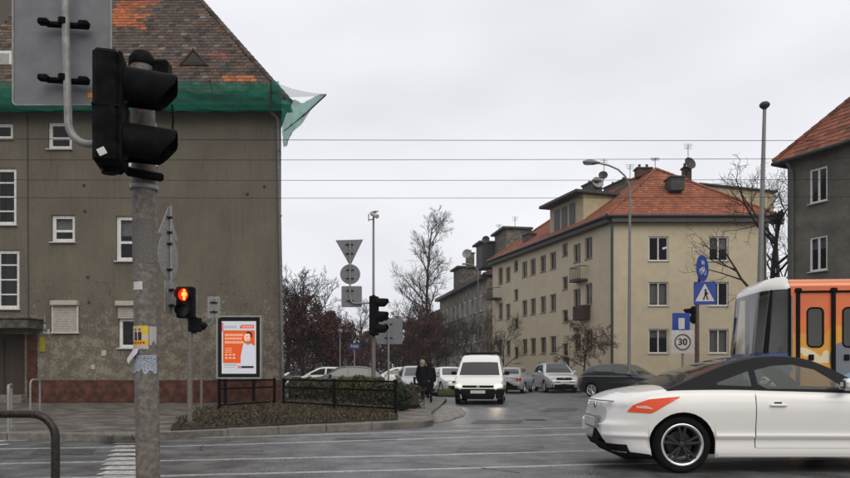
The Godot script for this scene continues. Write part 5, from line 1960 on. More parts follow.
func build_tram() -> void:
	var t := thing("tram", "orange and yellow tram with white cab roof standing behind the white coupe", "tram")
	var x0 := 6.75         # the nose
	var zc := -15.2        # middle of the body, near side at -14
	var hw := 1.2
	var lv := StandardMaterial3D.new()
	lv.albedo_texture = livery()
	lv.roughness = 0.35
	lv.clearcoat_enabled = true
	lv.clearcoat = 0.4
	var white := paint("tram_white", Color(0.66, 0.65, 0.63), 0.4)
	var blue := paint("tram_blue", Color(0.02, 0.07, 0.24), 0.35)
	var Lb := 13.5
	# plan of the nose: half width by distance from the tip
	var nose := [[0.0, 0.6], [0.03, 0.75], [0.1, 0.92], [0.2, 1.05], [0.33, 1.15], [0.45, 1.19], [0.55, 1.2]]
	var lean := func(y: float) -> float: return lerpf(0.0, 0.13, clampf((y - 1.4) / 1.5, 0, 1)) + (pow(clampf((y - 2.85) / 0.3, 0, 1), 2.0) * 0.28)
	var outline := func(y: float, grow: float) -> Array:
		var pts := []
		for i in range(nose.size() - 1, -1, -1): pts.append([nose[i][0] + lean.call(y) * (1.0 - nose[i][0] / 0.55), nose[i][1] - pow(clampf((y - 2.85) / 0.3, 0, 1), 2.0) * 0.3 + grow])
		var out := []
		for p in pts: out.append(Vector3(x0 + p[0], y, zc + p[1]))
		for i in range(pts.size() - 1, -1, -1): out.append(Vector3(x0 + pts[i][0], y, zc - pts[i][1]))
		return out
	var band := func(y0: float, y1: float, n: int, grow: float) -> MB:
		var rows := []
		for k in n + 1: rows.append(outline.call(lerpf(y0, y1, float(k) / n), grow))
		var b := MB.new()
		b.grid(rows, false, null, Vector3(-1, 0, 0))
		return b
	part("cab_front", band.call(0.35, 1.56, 3, 0.0), blue, t)
	part("cab_glass", band.call(1.56, 2.84, 5, 0.0), glass("tram_glass", Color(0.05, 0.06, 0.06), 0.22), t)
	var cap: MB = band.call(2.84, 3.12, 7, 0.0)
	var top: Array = outline.call(3.12, 0.0)
	cap.face(top, Vector3.UP)
	part("cab_roof", cap, white, t)
	# pillars and cab fittings
	for sg in [-1.0, 1.0]:
		var pl := MB.new()
		pl.bar(Vector3(x0 + 0.16, 1.56, zc + sg * 0.98), Vector3(x0 + 0.28, 2.84, zc + sg * 0.99), 0.07, 0.11, Vector3(0, 0, 1))
		part("cab_pillar", pl, mats.rubber, t)
		pl = MB.new()
		pl.bar(Vector3(x0 + 0.54, 1.5, zc + sg * 1.19), Vector3(x0 + 0.54, 2.86, zc + sg * 1.17), 0.05, 0.07, Vector3(0, 0, 1))
		part("cab_pillar", pl, mats.rubber, t)
	var cabd := MB.new()
	cabd.box(Vector3(x0 + 0.4, 1.52, zc), Vector3(0.45, 0.12, 1.7), Basis(), 0.04)
	part("driver_desk", cabd, mats.rubber, t)
	var seat := MB.new()
	seat.box(Vector3(x0 + 1.05, 1.65, zc), Vector3(0.14, 0.85, 0.5), Basis(), 0.06)
	part("driver_seat", seat, mats.interior_dark, t)
	# passenger body with door openings
	var bx := x0 + 0.55
	var W := 12.5
	var ops := []
	var doors := []
	for d in [[0.15, 1.35], [6.2, 1.35]]:
		ops.append(Rect2(d[0], 0.0, d[1], 2.42)); doors.append(d)
	var winr := []
	for k in [[1.85, 1.9], [3.95, 1.9], [8.0, 1.9], [10.1, 1.9]]:
		winr.append(Rect2(k[0], 1.15, k[1], 1.0)); ops.append(winr[-1])
	var side := MB.new()
	wall(side, Vector3(bx, 0.35, zc + hw), Vector3.RIGHT, Vector3.BACK, W, 2.55, ops, 0.06)
	part("side_panel", side, lv, t)
	var rest := MB.new()
	rest.face([Vector3(bx, 0.35, zc - hw), Vector3(bx + W, 0.35, zc - hw), Vector3(bx + W, 2.9, zc - hw), Vector3(bx, 2.9, zc - hw)], Vector3.FORWARD)
	rest.face([Vector3(bx + W, 0.35, zc - hw), Vector3(bx + W, 0.35, zc + hw), Vector3(bx + W, 2.9, zc + hw), Vector3(bx + W, 2.9, zc - hw)], Vector3.RIGHT)
	rest.box(Vector3(bx + W * 0.5, 0.4, zc), Vector3(W - 0.02, 0.1, hw * 2 - 0.02))
	var ln := MB.new()
	ln.box(Vector3(bx + W * 0.5, 1.65, zc - hw + 0.05), Vector3(W - 0.1, 2.4, 0.03))
	ln.box(Vector3(bx + W * 0.5, 2.86, zc), Vector3(W - 0.1, 0.03, hw * 2 - 0.2))
	part("lining", ln, mat("tram_lining", Color(0.55, 0.56, 0.56), 0.7), t)
	part("rear_panels", rest, paint("tram_orange", Color(0.66, 0.18, 0.065), 0.35), t)
	# rounded roof with an orange edge
	var rows := []
	for k in 13:
		var an := PI * k / 12.0
		var z := -cos(an) * hw
		var y := 2.9 + 0.22 * pow(sin(an), 0.6)
		rows.append([Vector3(bx, y, zc - z), Vector3(bx + W, y, zc - z)])
	var rf := MB.new()
	rf.grid(rows, false, null, Vector3.UP)
	var rn := part("roof", rf, mats["tram_orange"], t)
	var eq := MB.new()
	eq.box(Vector3(bx + 7.5, 3.2, zc), Vector3(2.0, 0.25, 1.3), Basis(), 0.05)
	part("roof_equipment", eq, mats.galvanised, rn)
	for r in winr:
		var g := MB.new()
		g.box(Vector3(bx + r.get_center().x, 0.35 + r.get_center().y, zc + hw - 0.04), Vector3(r.size.x, r.size.y, 0.01))
		part("window", g, mats.tram_glass, t)
	# folding doors: two leaves each, rounded windows, black rubber edges
	for d in doors:
		for leaf in 2:
			var lw: float = d[1] * 0.5
			var lx: float = bx + d[0] + lw * leaf
			var wr := rounded(Vector2(lw * 0.5, 1.72), Vector2(0.30, 0.78), 0.09)
			var lp := PackedVector2Array([Vector2(0.03, 0.03), Vector2(lw - 0.03, 0.03), Vector2(lw - 0.03, 2.40), Vector2(0.03, 2.40)])
			var lb := MB.new()
			# leaf made of a ring of quads round the window
			holed(lb, Vector3(lx, 0.35, zc + hw - 0.02), lw, 2.42, wr, 12.5, 2.55, lx - bx, 0.0)
			var dn := part("door", lb, lv, t)
			var gb := MB.new()
			gb.prism(wr, 0.01, Transform3D(Basis(), Vector3(lx, 0.35, zc + hw - 0.035)))
			part("door_window", gb, mats.tram_glass, dn)
			var rb := MB.new()
			for i in wr.size():
				var p := wr[i]
				var q := wr[(i + 1) % wr.size()]
				rb.tube([Vector3(lx + p.x, 0.35 + p.y, zc + hw - 0.018), Vector3(lx + q.x, 0.35 + q.y, zc + hw - 0.018)], [0.018], 5, false)
			part("window_rubber", rb, mats.rubber, dn)
			var eb := MB.new()
			eb.box(Vector3(lx + 0.0, 0.35 + 1.21, zc + hw + 0.006), Vector3(0.075, 2.44, 0.05), Basis(), 0.012)
			eb.box(Vector3(lx + 0.0, 0.35 + 2.46, zc + hw + 0.02), Vector3(0.12, 0.09, 0.08), Basis(), 0.02)
			part("door_edge", eb, mats.rubber, dn)
			var hb := MB.new()
			hb.box(Vector3(lx + lw * 0.5 - 0.08, 0.35 + 1.12, zc + hw - 0.005), Vector3(0.1, 0.12, 0.03), Basis(), 0.01)
			part("door_button", hb, mats.rubber, dn)
		var tp := MB.new()
		tp.box(Vector3(bx + d[0] + d[1] * 0.5, 0.35 + 2.435, zc + hw + 0.003), Vector3(d[1] + 0.1, 0.035, 0.03), Basis(), 0.006)
		part("door_track", tp, mats.rubber, t)
	var gr := MB.new()
	gr.tube([Vector3(bx + 0.02, 1.2, zc + hw + 0.04), Vector3(bx + 0.02, 2.7, zc + hw + 0.04)], [0.018], 6)
	part("grab_rail", gr, mats.galvanised, t)
	var il := MB.new()
	il.box(Vector3(bx + W * 0.5, 1.3, zc - 0.5), Vector3(W - 1.0, 0.9, 0.5), Basis(), 0.05)
	part("seat_row", il, mats.interior_dark, t)
	# bogies and wheels
	for xx in [2.4, 9.6]:
		var bo := MB.new()
		bo.box(Vector3(x0 + xx, 0.36, zc), Vector3(2.4, 0.22, 1.7), Basis(), 0.05)
		var bn := part("bogie", bo, mats.rubber, t)
		for dx in [-0.9, 0.9]:
			for z in [-0.72, 0.72]:
				var wh := MB.new()
				wh.lathe([[0.0, -0.06], [0.33, -0.06], [0.33, 0.06], [0.0, 0.06]], 20, Transform3D(Basis(Vector3.RIGHT, PI / 2), Vector3(x0 + xx + dx, 0.335, zc + z)))
				part("wheel", wh, mats.rail_steel, bn)
	rebase(t, Vector3(bx, 0, zc + hw))
	t.rotation.y = deg_to_rad(-5.5)

func rounded(ce: Vector2, size: Vector2, r: float) -> PackedVector2Array:
	var out := PackedVector2Array()
	for c in 4:
		var k: Vector2 = [Vector2(1, 1), Vector2(-1, 1), Vector2(-1, -1), Vector2(1, -1)][c]
		for i in 6:
			var a := PI * 0.5 * (c + i / 5.0)
			out.append(ce + Vector2(k.x * (size.x * 0.5 - r), k.y * (size.y * 0.5 - r)) + Vector2(cos(a), sin(a)) * r)
	return out

# a flat rectangle of w by h with a hole, uv laid out as on a panel of W by H metres
func holed(b: MB, o: Vector3, w: float, h: float, hole: PackedVector2Array, W: float, H: float, ox: float, oy: float) -> void:
	var ce := Vector2.ZERO
	for p in hole: ce += p
	ce /= hole.size()
	var edge := func(p: Vector2) -> Vector2:
		var d := (p - ce).normalized()
		var k := 1e9
		if d.x > 1e-6: k = minf(k, (w - 0.02 - ce.x) / d.x)
		if d.x < -1e-6: k = minf(k, (0.02 - ce.x) / d.x)
		if d.y > 1e-6: k = minf(k, (h - 0.01 - ce.y) / d.y)
		if d.y < -1e-6: k = minf(k, (0.01 - ce.y) / d.y)
		return ce + d * k
	var ring := []
	for p in hole: ring.append([p, edge.call(p)])
	# insert the corners
	var cs := [Vector2(0.02, 0.01), Vector2(w - 0.02, 0.01), Vector2(w - 0.02, h - 0.01), Vector2(0.02, h - 0.01)]
	for c in cs:
		var best := 0
		var bd := 1e9
		for i in ring.size():
			var d: float = absf(angle_difference((ring[i][0] - ce).angle(), (c - ce).angle()))
			if d < bd:
				bd = d; best = i
		ring[best][1] = c
	for i in ring.size():
		var a: Array = ring[i]
		var c: Array = ring[(i + 1) % ring.size()]
		var ps := []
		var uv := []
		for q in [a[0], a[1], c[1], c[0]]:
			ps.append(o + Vector3(q.x, q.y, 0)); uv.append(Vector2((q.x + ox) / W, 1.0 - (q.y + oy) / H))
		b.face(ps, Vector3.BACK, uv)

# ------------------------------------------------------------------ trees
func grow(tr: MB, cr: MB, lf: MB, p0: Vector3, o: Dictionary) -> void:
	var stack := [[p0, (o.get("dir", Vector3.UP) as Vector3).normalized(), o.h * o.get("trunk", 0.8), o.r, 0]]
	var maxl: int = o.get("levels", 4)
	var kids: Array = o.get("kids", [10, 6, 5, 4])
	var ratio: Array = o.get("ratio", [0.5, 0.6, 0.6, 0.6])
	var rmin: float = o.get("rmin", 0.012)
	var trop: float = o.get("trop", 0.12)
	var wig: float = o.get("wiggle", 0.16)
	var first: float = o.get("first", 0.3)
	while stack.size() > 0:
		var q: Array = stack.pop_back()
		var lv: int = q[4]
		var n: int = [8, 6, 4, 3, 2][mini(lv, 4)]
		var path := [q[0]]
		var rad := [q[3]]
		var d: Vector3 = q[1]
		for i in n:
			d = (d + Vector3(R(-1, 1), R(-1, 1), R(-1, 1)) * wig * (0.5 if lv == 0 else 1.0) + Vector3.UP * (trop if lv > 0 else 0.08)).normalized()
			path.append(path[-1] + d * q[2] / n)
			rad.append(maxf(rmin * 0.7, lerpf(q[3], q[3] * (0.3 if lv == 0 else 0.4), (i + 1.0) / n)))
		(tr if lv < 2 else cr).tube(path, rad, [8, 6, 4, 3, 3][mini(lv, 4)], false)
		if lv < maxl:
			for k in kids[lv]:
				var t: float = lerpf(first if lv == 0 else 0.25, 1.0, (k + R(0.0, 0.9)) / kids[lv])
				var f := t * n
				var i := mini(int(f), n - 1)
				var p: Vector3 = path[i].lerp(path[i + 1], f - i)
				var ax: Vector3 = (path[i + 1] - path[i]).normalized()
				var side := ax.cross(Vector3(R(-1, 1), R(-1, 1), R(-1, 1))).normalized()
				var an := deg_to_rad(R(o.get("a0", 30.0), o.get("a1", 60.0)))
				var cd := (ax * cos(an) + side * sin(an)).normalized()
				var len: float = q[2] * ratio[lv] * R(0.7, 1.15) * (1.15 - 0.5 * t)
				stack.append([p, cd, len, maxf(rmin, lerpf(rad[i], rad[i + 1], 0.5) * 0.62), lv + 1])
		if lv == maxl and o.has("leaf"):
			for k in o.leaves:
				var p: Vector3 = path[0].lerp(path[-1], R(0, 1)) + Vector3(R(-1, 1), R(-1, 1), R(-1, 1)) * o.get("spread", 0.1)
				var cc: Color = o.leaf[rng.randi() % o.leaf.size()]
				leaf(lf, p, o.lsize * R(0.6, 1.3), cc * R(0.65, 1.3))

func leaf(b: MB, p: Vector3, s: float, c: Color) -> void:
	b.col = c
	var a := Vector3(R(-1, 1), R(-1, 1), R(-1, 1)).normalized()
	var e := a.cross(Vector3(R(-1, 1), R(-1, 1), R(-1, 1))).normalized()
	b.face([p - a * s, p + e * s * 0.45, p + a * s, p - e * s * 0.45], Vector3(R(-1, 1), 1.5, R(-1, 1)))

func clump(b: MB, ce: Vector3, r: float, n: int, cols: Array, s: float) -> void:
	for i in n:
		var d := Vector3(R(-1, 1), R(-1, 1), R(-1, 1)).normalized() * r * pow(R(0, 1), 0.4)
		leaf(b, ce + d, s * R(0.6, 1.3), (cols[rng.randi() % cols.size()] as Color) * R(0.6, 1.2))

func tree(called: String, label: String, pos: Vector3, o: Dictionary, group := "") -> Node3D:
	rng.seed = o.get("seed", 1)
	var t := thing(called, label, "tree", pos, 0.0, group)
	var tr := MB.new()
	var cr := MB.new()
	var lf := MB.new()
	for e in o.get("stems", 1):
		var q := o.duplicate()
		if e > 0:
			q.dir = Vector3(R(-0.4, 0.4), 1, R(-0.4, 0.4)); q.r = o.r * 0.7
		grow(tr, cr, lf, Vector3(R(-0.1, 0.1) * e, -0.03, R(-0.1, 0.1) * e), q)
	part("trunk", tr, o.get("bark", mats.bark_dark), t)
	if cr.ix.size() > 0: part("crown", cr, o.get("twig", o.get("bark", mats.bark_dark)), t)
	if lf.ix.size() > 0: part("leaves", lf, mats.leaf, t).set_meta("kind", "stuff")
	for c in o.get("clumps", []):
		var b := MB.new()
		clump(b, c[0], c[1], 420, [Color(0.018, 0.02, 0.012), Color(0.028, 0.026, 0.016)], 0.09)
		part("mistletoe", b, mats.leaf, t)
	return t

func build_trees() -> void:
	var G := "bare trees beyond the house corner"
	var base := {"r": 0.22, "levels": 4, "kids": [10, 6, 5, 4], "bark": mats.bark_dark, "a0": 28.0, "a1": 58.0, "trop": 0.07, "rmin": 0.014}
	tree("bare_tree", "bare bushy tree with dark mistletoe balls beside the house corner", at(303, 56), mg(base, {"h": 9.6, "seed": 11, "clumps": [[Vector3(1.2, 6.2, 0.5), 0.5], [Vector3(2.3, 5.6, 0.3), 0.45], [Vector3(-0.6, 7.0, 0.4), 0.35]]}), G)
	tree("bare_tree", "bare branching tree standing behind the backs of the yield signs", at(333, 62), mg(base, {"h": 9.6, "seed": 12, "kids": [11, 6, 5, 4]}), G)
	tree("bare_tree", "low bare tree against the house corner by the downpipe", at(287, 50), mg(base, {"h": 7.6, "seed": 13}), G)
	tree("bare_tree", "slim bare tree behind the camera mast", at(362, 74), mg(base, {"h": 8.2, "seed": 14, "clumps": [[Vector3(0.5, 5.0, 0.3), 0.45]]}), G)
	var red := [Color(0.075, 0.022, 0.02), Color(0.05, 0.018, 0.017), Color(0.1, 0.032, 0.026), Color(0.035, 0.02, 0.016)]
	var rb := {"r": 0.1, "levels": 3, "kids": [11, 7, 6], "ratio": [0.62, 0.6, 0.6], "bark": mats.bark_dark, "a0": 35.0, "a1": 75.0, "trop": 0.05, "leaf": red, "leaves": 9, "lsize": 0.085, "spread": 0.16, "trunk": 0.85, "first": 0.16}
	var G2 := "dark red-leaved small trees around the yard"
	var spots := [[304, 43, 5.0, "dark red-leaved tree next to the grey house corner"], [327, 47, 4.7, "dark red-leaved tree behind the white parked hatchback"], [345, 58, 4.4, "dark red-leaved tree behind the taxi sign"], [398, 66, 5.6, "dark red-leaved tree behind the grey sign back"], [418, 60, 5.9, "dark red-leaved tree behind the person in black"], [437, 68, 5.8, "dark red-leaved tree under the tall poplar"], [378, 72, 4.8, "dark red-leaved tree behind the camera mast"]]
	for i in spots.size():
		tree("red_leaved_tree", spots[i][3], at(spots[i][0], spots[i][1]), mg(rb, {"h": spots[i][2], "seed": 40 + i, "stems": 2}), G2)
	# the tall poplar
	tree("tall_bare_tree", "tall thin bare poplar rising above the side street", at(431, 86), {"h": 19.6, "r": 0.24, "seed": 5, "levels": 4, "kids": [22, 7, 6, 5], "ratio": [0.25, 0.6, 0.6, 0.65], "trunk": 0.95, "first": 0.24, "a0": 22.0, "a1": 60.0, "trop": 0.07, "bark": mats.bark, "rmin": 0.012, "dir": Vector3(-0.06, 1, 0), "wiggle": 0.2})
	tree("bare_tree", "bare tree with fine twigs behind the tall poplar", at(404, 92), mg(base, {"h": 12.0, "seed": 15, "r": 0.18}), G)
	# thin street trees before the far houses
	var sp := [[447, 62, 6.2, "thin bare street tree by the far corner of the brown apartment house"], [461, 57, 5.6, "thin bare street tree second along from the poplar"], [475, 55, 6.0, "thin bare street tree in the middle of the row before the brown house"], [489, 53, 5.8, "thin bare street tree where the brown and beige houses meet"], [503, 51, 5.2, "thin bare street tree before the beige wall, last of the row"]]
	for i in sp.size():
		tree("street_tree", sp[i][3], at(sp[i][0], sp[i][1]), mg(base, {"h": sp[i][2], "r": 0.06, "seed": 60 + i, "levels": 3, "kids": [9, 6, 5], "rmin": 0.011, "bark": mats.bark_dark}), "thin street trees before the far houses")
	# little tree that has kept reddish leaves
	var rl := [Color(0.12, 0.05, 0.038), Color(0.09, 0.042, 0.034), Color(0.15, 0.07, 0.05), Color(0.07, 0.035, 0.028)]
	tree("small_red_tree", "small round-headed tree with sparse reddish leaves before the beige wall", at(582, 42.5), {"h": 4.4, "r": 0.07, "seed": 7, "levels": 3, "kids": [13, 7, 5], "ratio": [0.58, 0.55, 0.6], "trunk": 0.8, "first": 0.42, "a0": 45.0, "a1": 88.0, "trop": 0.03, "bark": mats.bark_dark, "leaf": rl, "leaves": 5, "lsize": 0.055, "spread": 0.12})
	# the bare tree before the beige gable, behind the tram
	tree("gable_tree", "wide bare tree with sweeping limbs behind the tram", at(761, 37), {"h": 11.5, "r": 0.24, "seed": 23, "levels": 4, "kids": [9, 6, 5, 4], "ratio": [0.62, 0.6, 0.55, 0.6], "trunk": 0.85, "first": 0.25, "a0": 30.0, "a1": 70.0, "trop": 0.06, "bark": mats.bark_dark, "rmin": 0.011, "clumps": [[Vector3(0.75, 9.2, 0.2), 0.4]]})
	tree("background_tree", "tall bare tree between the beige and dark grey houses", at(781, 64), mg(base, {"h": 19.0, "r": 0.3, "seed": 24}))
	# the wood far behind the yard, one brown mass of twigs and trunks
	rng.seed = 290
	var fw := MB.new()
	var fn := FastNoiseLite.new()
	fn.seed = 19; fn.frequency = 0.11
	for k in 16000:
		var x := R(-34, 4)
		var d := R(112, 134)
		var top := 6.2 + fn.get_noise_2d(x * 1.6, d * 0.4) * 4.5
		leaf(fw, V(x, d, top * pow(R(0, 1), 0.8)), R(0.12, 0.34), [Color(0.05, 0.036, 0.032), Color(0.065, 0.042, 0.036), Color(0.04, 0.038, 0.03)][rng.randi() % 3] * R(0.7, 1.3))
	fw.col = Color(0.05, 0.042, 0.036)
	for k in 70:
		var p := V(R(-34, 4), R(112, 134), -0.1)
		fw.tube([p, p + Vector3(R(-0.4, 0.4), R(3, 6.5), 0)], [R(0.1, 0.2), 0.05], 5, false)
	var fo := part("far_wood", fw, mats.leaf, self)
	tag(fo, "distant brown wood closing the view behind the parked cars", "wood")
	fo.set_meta("kind", "stuff")
	# hedge
	rng.seed = 300
	var hd := thing("hedge", "clipped dark green hedge behind the black railing", "hedge")
	var hp := [at(297, 24.5, 0.12), at(345, 22.0, 0.12), at(412, 20.0, 0.12)]
	var lf := MB.new()
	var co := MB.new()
	var f := FastNoiseLite.new()
	f.seed = 8; f.frequency = 0.8
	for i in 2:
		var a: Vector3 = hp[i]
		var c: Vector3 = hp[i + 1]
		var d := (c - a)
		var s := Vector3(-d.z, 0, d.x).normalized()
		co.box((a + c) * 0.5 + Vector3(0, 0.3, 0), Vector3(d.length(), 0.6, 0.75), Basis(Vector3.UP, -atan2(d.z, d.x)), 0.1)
		for k in 8000:
			var t := R(0, 1)
			var w := R(-0.58, 0.58)
			var p := a + d * t + s * w
			var top := 0.7 + f.get_noise_2d(p.x * 1.4, p.z) * 0.3 - 0.1 * i * t + 0.16 * i * exp(-pow((p.x + 1.75) / 0.7, 2.0))
			var yy := R(0.0, 1.0)
			if absf(w) < 0.42: yy = R(0.82, 1.02)
			var cc: Color = [Color(0.025, 0.033, 0.015), Color(0.035, 0.04, 0.017), Color(0.05, 0.048, 0.022), Color(0.065, 0.045, 0.026)][rng.randi() % 4]
			if i == 1 and p.x > -2.6 and p.x < -1.5 and yy > 0.6: cc = Color(0.07, 0.07, 0.02)
			leaf(lf, p + Vector3(0, top * yy, 0), R(0.03, 0.065), cc * R(0.7, 1.2))
	part("twigs", co, mat("hedge_core", Color(0.075, 0.055, 0.038), 1.0, 0.0, texs.grain_blotch, 3.0), hd)  # one solid box added to fill the hedge, only coloured like twigs
	part("leaves", lf, mats.leaf, hd).set_meta("kind", "stuff")
	# clipped bush by the end of the railing
	var bu := thing("round_bush", "dark rounded conifer bush at the end of the railing", "bush", at(401, 19.0, 0.12))
	var bl := MB.new()
	for i in 2600:
		var d := Vector3(R(-1, 1), R(-1, 1), R(-1, 1)).normalized() * pow(R(0, 1), 0.35)
		leaf(bl, Vector3(d.x * 0.32, 0.32 + d.y * 0.34, d.z * 0.32), R(0.025, 0.05), Color(0.018, 0.026, 0.014) * R(0.6, 1.4))
	part("leaves", bl, mats.leaf, bu).set_meta("kind", "stuff")
	var bs := MB.new()
	bs.tube([Vector3(0, -0.03, 0), Vector3(0.02, 0.45, 0)], [0.04, 0.02], 6)
	part("stem", bs, mats.bark_dark, bu)

# ------------------------------------------------------------------ street furniture
func poly_circle(r: float, n := 28, sx := 1.0) -> PackedVector2Array:
	var o := PackedVector2Array()
	for i in n: o.append(Vector2(cos(TAU * i / n) * r * sx, sin(TAU * i / n) * r))
	return o

func text_part(called: String, txt: String, size: float, m: Material, parent: Node3D, pos: Vector3, ba := Basis(), bold := false) -> void:
	var tm := TextMesh.new()
	tm.text = txt
	var sf := SystemFont.new()
	sf.font_names = PackedStringArray(["Droid Sans"])
	if bold: sf.font_weight = 700
	tm.font = sf
	tm.font_size = 64
	tm.pixel_size = size / 64.0
	tm.depth = 0.004
	part(called, tm, m, parent, pos, ba)

func sign_plate(parent: Node3D, called: String, poly: PackedVector2Array, pos: Vector3, ba: Basis, m: Material, th := 0.012) -> MeshInstance3D:
	var b := MB.new()
	b.prism(poly, th, Transform3D(Basis(), Vector3(0, 0, -th * 0.5)))
	return part(called, b, m, parent, pos, ba)

func clamp_bar(parent: Node3D, pos: Vector3, ba: Basis, w: float) -> void:
	var b := MB.new()
	b.box(Vector3.ZERO, Vector3(w, 0.03, 0.025), Basis(), 0.005)
	b.tube([Vector3(0, -0.025, 0.02), Vector3(0, 0.025, 0.02)], [0.032], 8)
	part("clamp", b, mats.sign_black, parent, pos, ba)

func visor(b: MB, p: Vector3, dir: Vector3, r: float, len: float) -> void:
	var z := dir.normalized()
	var x := z.cross(Vector3.UP).normalized()
	var y := x.cross(z)
	var rows := []
	for k in 25:
		var a := deg_to_rad(lerpf(-62, 242, k / 24.0))
		var o := x * cos(a) + y * sin(a)
		var cut: float = len * (1.0 - 0.34 * clampf((0.3 - sin(a)) / 1.2, 0, 1))
		rows.append([p + o * r * 1.04, p + o * r * 1.02 + z * cut * 0.5, p + o * r + z * cut, p + o * (r - 0.008) + z * cut, p + o * (r - 0.006)])
	b.grid(rows)

# a signal head of n lamps, facing +x of its own axes
func signal_head(parent: Node3D, pos: Vector3, turn: float, n: int, w: float, m: Material, lit := -1, litm: Material = null) -> Node3D:
	var h := w * 1.16
	var b := MB.new()
	b.box(Vector3(0, 0, 0), Vector3(w * 0.5, h * n, w), Basis(), w * 0.08)
	b.box(Vector3(w * 0.27, 0, 0), Vector3(w * 0.08, h * n - 0.01, w * 0.94), Basis(), w * 0.03)
	for k in n - 1: b.box(Vector3(0.0, h * (k + 1 - n * 0.5), 0), Vector3(w * 0.52, 0.012, w * 1.02), Basis(), 0.003)
	b.tube([Vector3(0, h * n * 0.5, 0), Vector3(0, h * n * 0.5 + w * 0.1, 0)], [w * 0.16], 8)
	b.tube([Vector3(0, -h * n * 0.5, 0), Vector3(0, -h * n * 0.5 - w * 0.1, 0)], [w * 0.16], 8)
	var o := part("signal_head", b, m, parent, pos, Basis(Vector3.UP, turn))
	for k in n:
		var v := MB.new()
		var p := Vector3(w * 0.31, h * (n * 0.5 - k - 0.5), 0)
		visor(v, p, Vector3(1, -0.06, 0), w * 0.39, w * 1.0)
		part("visor", v, m, o)
		var l := MB.new()
		l.lathe([[0.0, 0.03], [w * 0.2, 0.024], [w * 0.38, 0.0]], 20, Transform3D(Basis(Vector3.BACK, -PI / 2), p))
		part("lens", l, litm if k == lit else mats.dark_gloss, o)
	return o

func flyer_texture(kind: int) -> ImageTexture:
	var im := Image.create(128, 160, false, Image.FORMAT_RGB8)
	rng.seed = 900 + kind
	if kind == 0:      # yellow advert with three figures
		im.fill(Color(0.72, 0.66, 0.62))
		im.fill_rect(Rect2i(0, 0, 128, 12), Color(0.78, 0.66, 0.12))
		im.fill_rect(Rect2i(96, 0, 32, 60), Color(0.78, 0.68, 0.16))
		im.fill_rect(Rect2i(0, 100, 128, 34), Color(0.82, 0.62, 0.08))
		im.fill_rect(Rect2i(10, 108, 8, 16), Color(0.62, 0.14, 0.06))
		for k in 6: im.fill_rect(Rect2i(24 + k * 15, 108, 10, 17), Color(0.6, 0.2, 0.05))
		for k in 3:
			var x := 22 + k * 26
			im.fill_rect(Rect2i(x, 44, 20, 56), [Color(0.62, 0.5, 0.62), Color(0.09, 0.1, 0.14), Color(0.13, 0.12, 0.12)][k])
			im.fill_rect(Rect2i(x + 4, 24, 12, 20), Color(0.62, 0.47, 0.38))
			im.fill_rect(Rect2i(x + 3, 20, 14, 8), Color(0.18, 0.12, 0.09))
		im.fill_rect(Rect2i(0, 134, 128, 26), Color(0.66, 0.64, 0.68))
	else:              # pale printed notice
		im.fill(Color(0.60, 0.63, 0.68))
		for k in 9:
			var x := 8
			while x < 116:
				var w := rng.randi_range(4, 14)
				im.fill_rect(Rect2i(x, 10 + k * 15, w, 6 if k > 1 else 9), Color(0.28, 0.31, 0.38))
				x += w + rng.randi_range(3, 6)
	return ImageTexture.create_from_image(im)

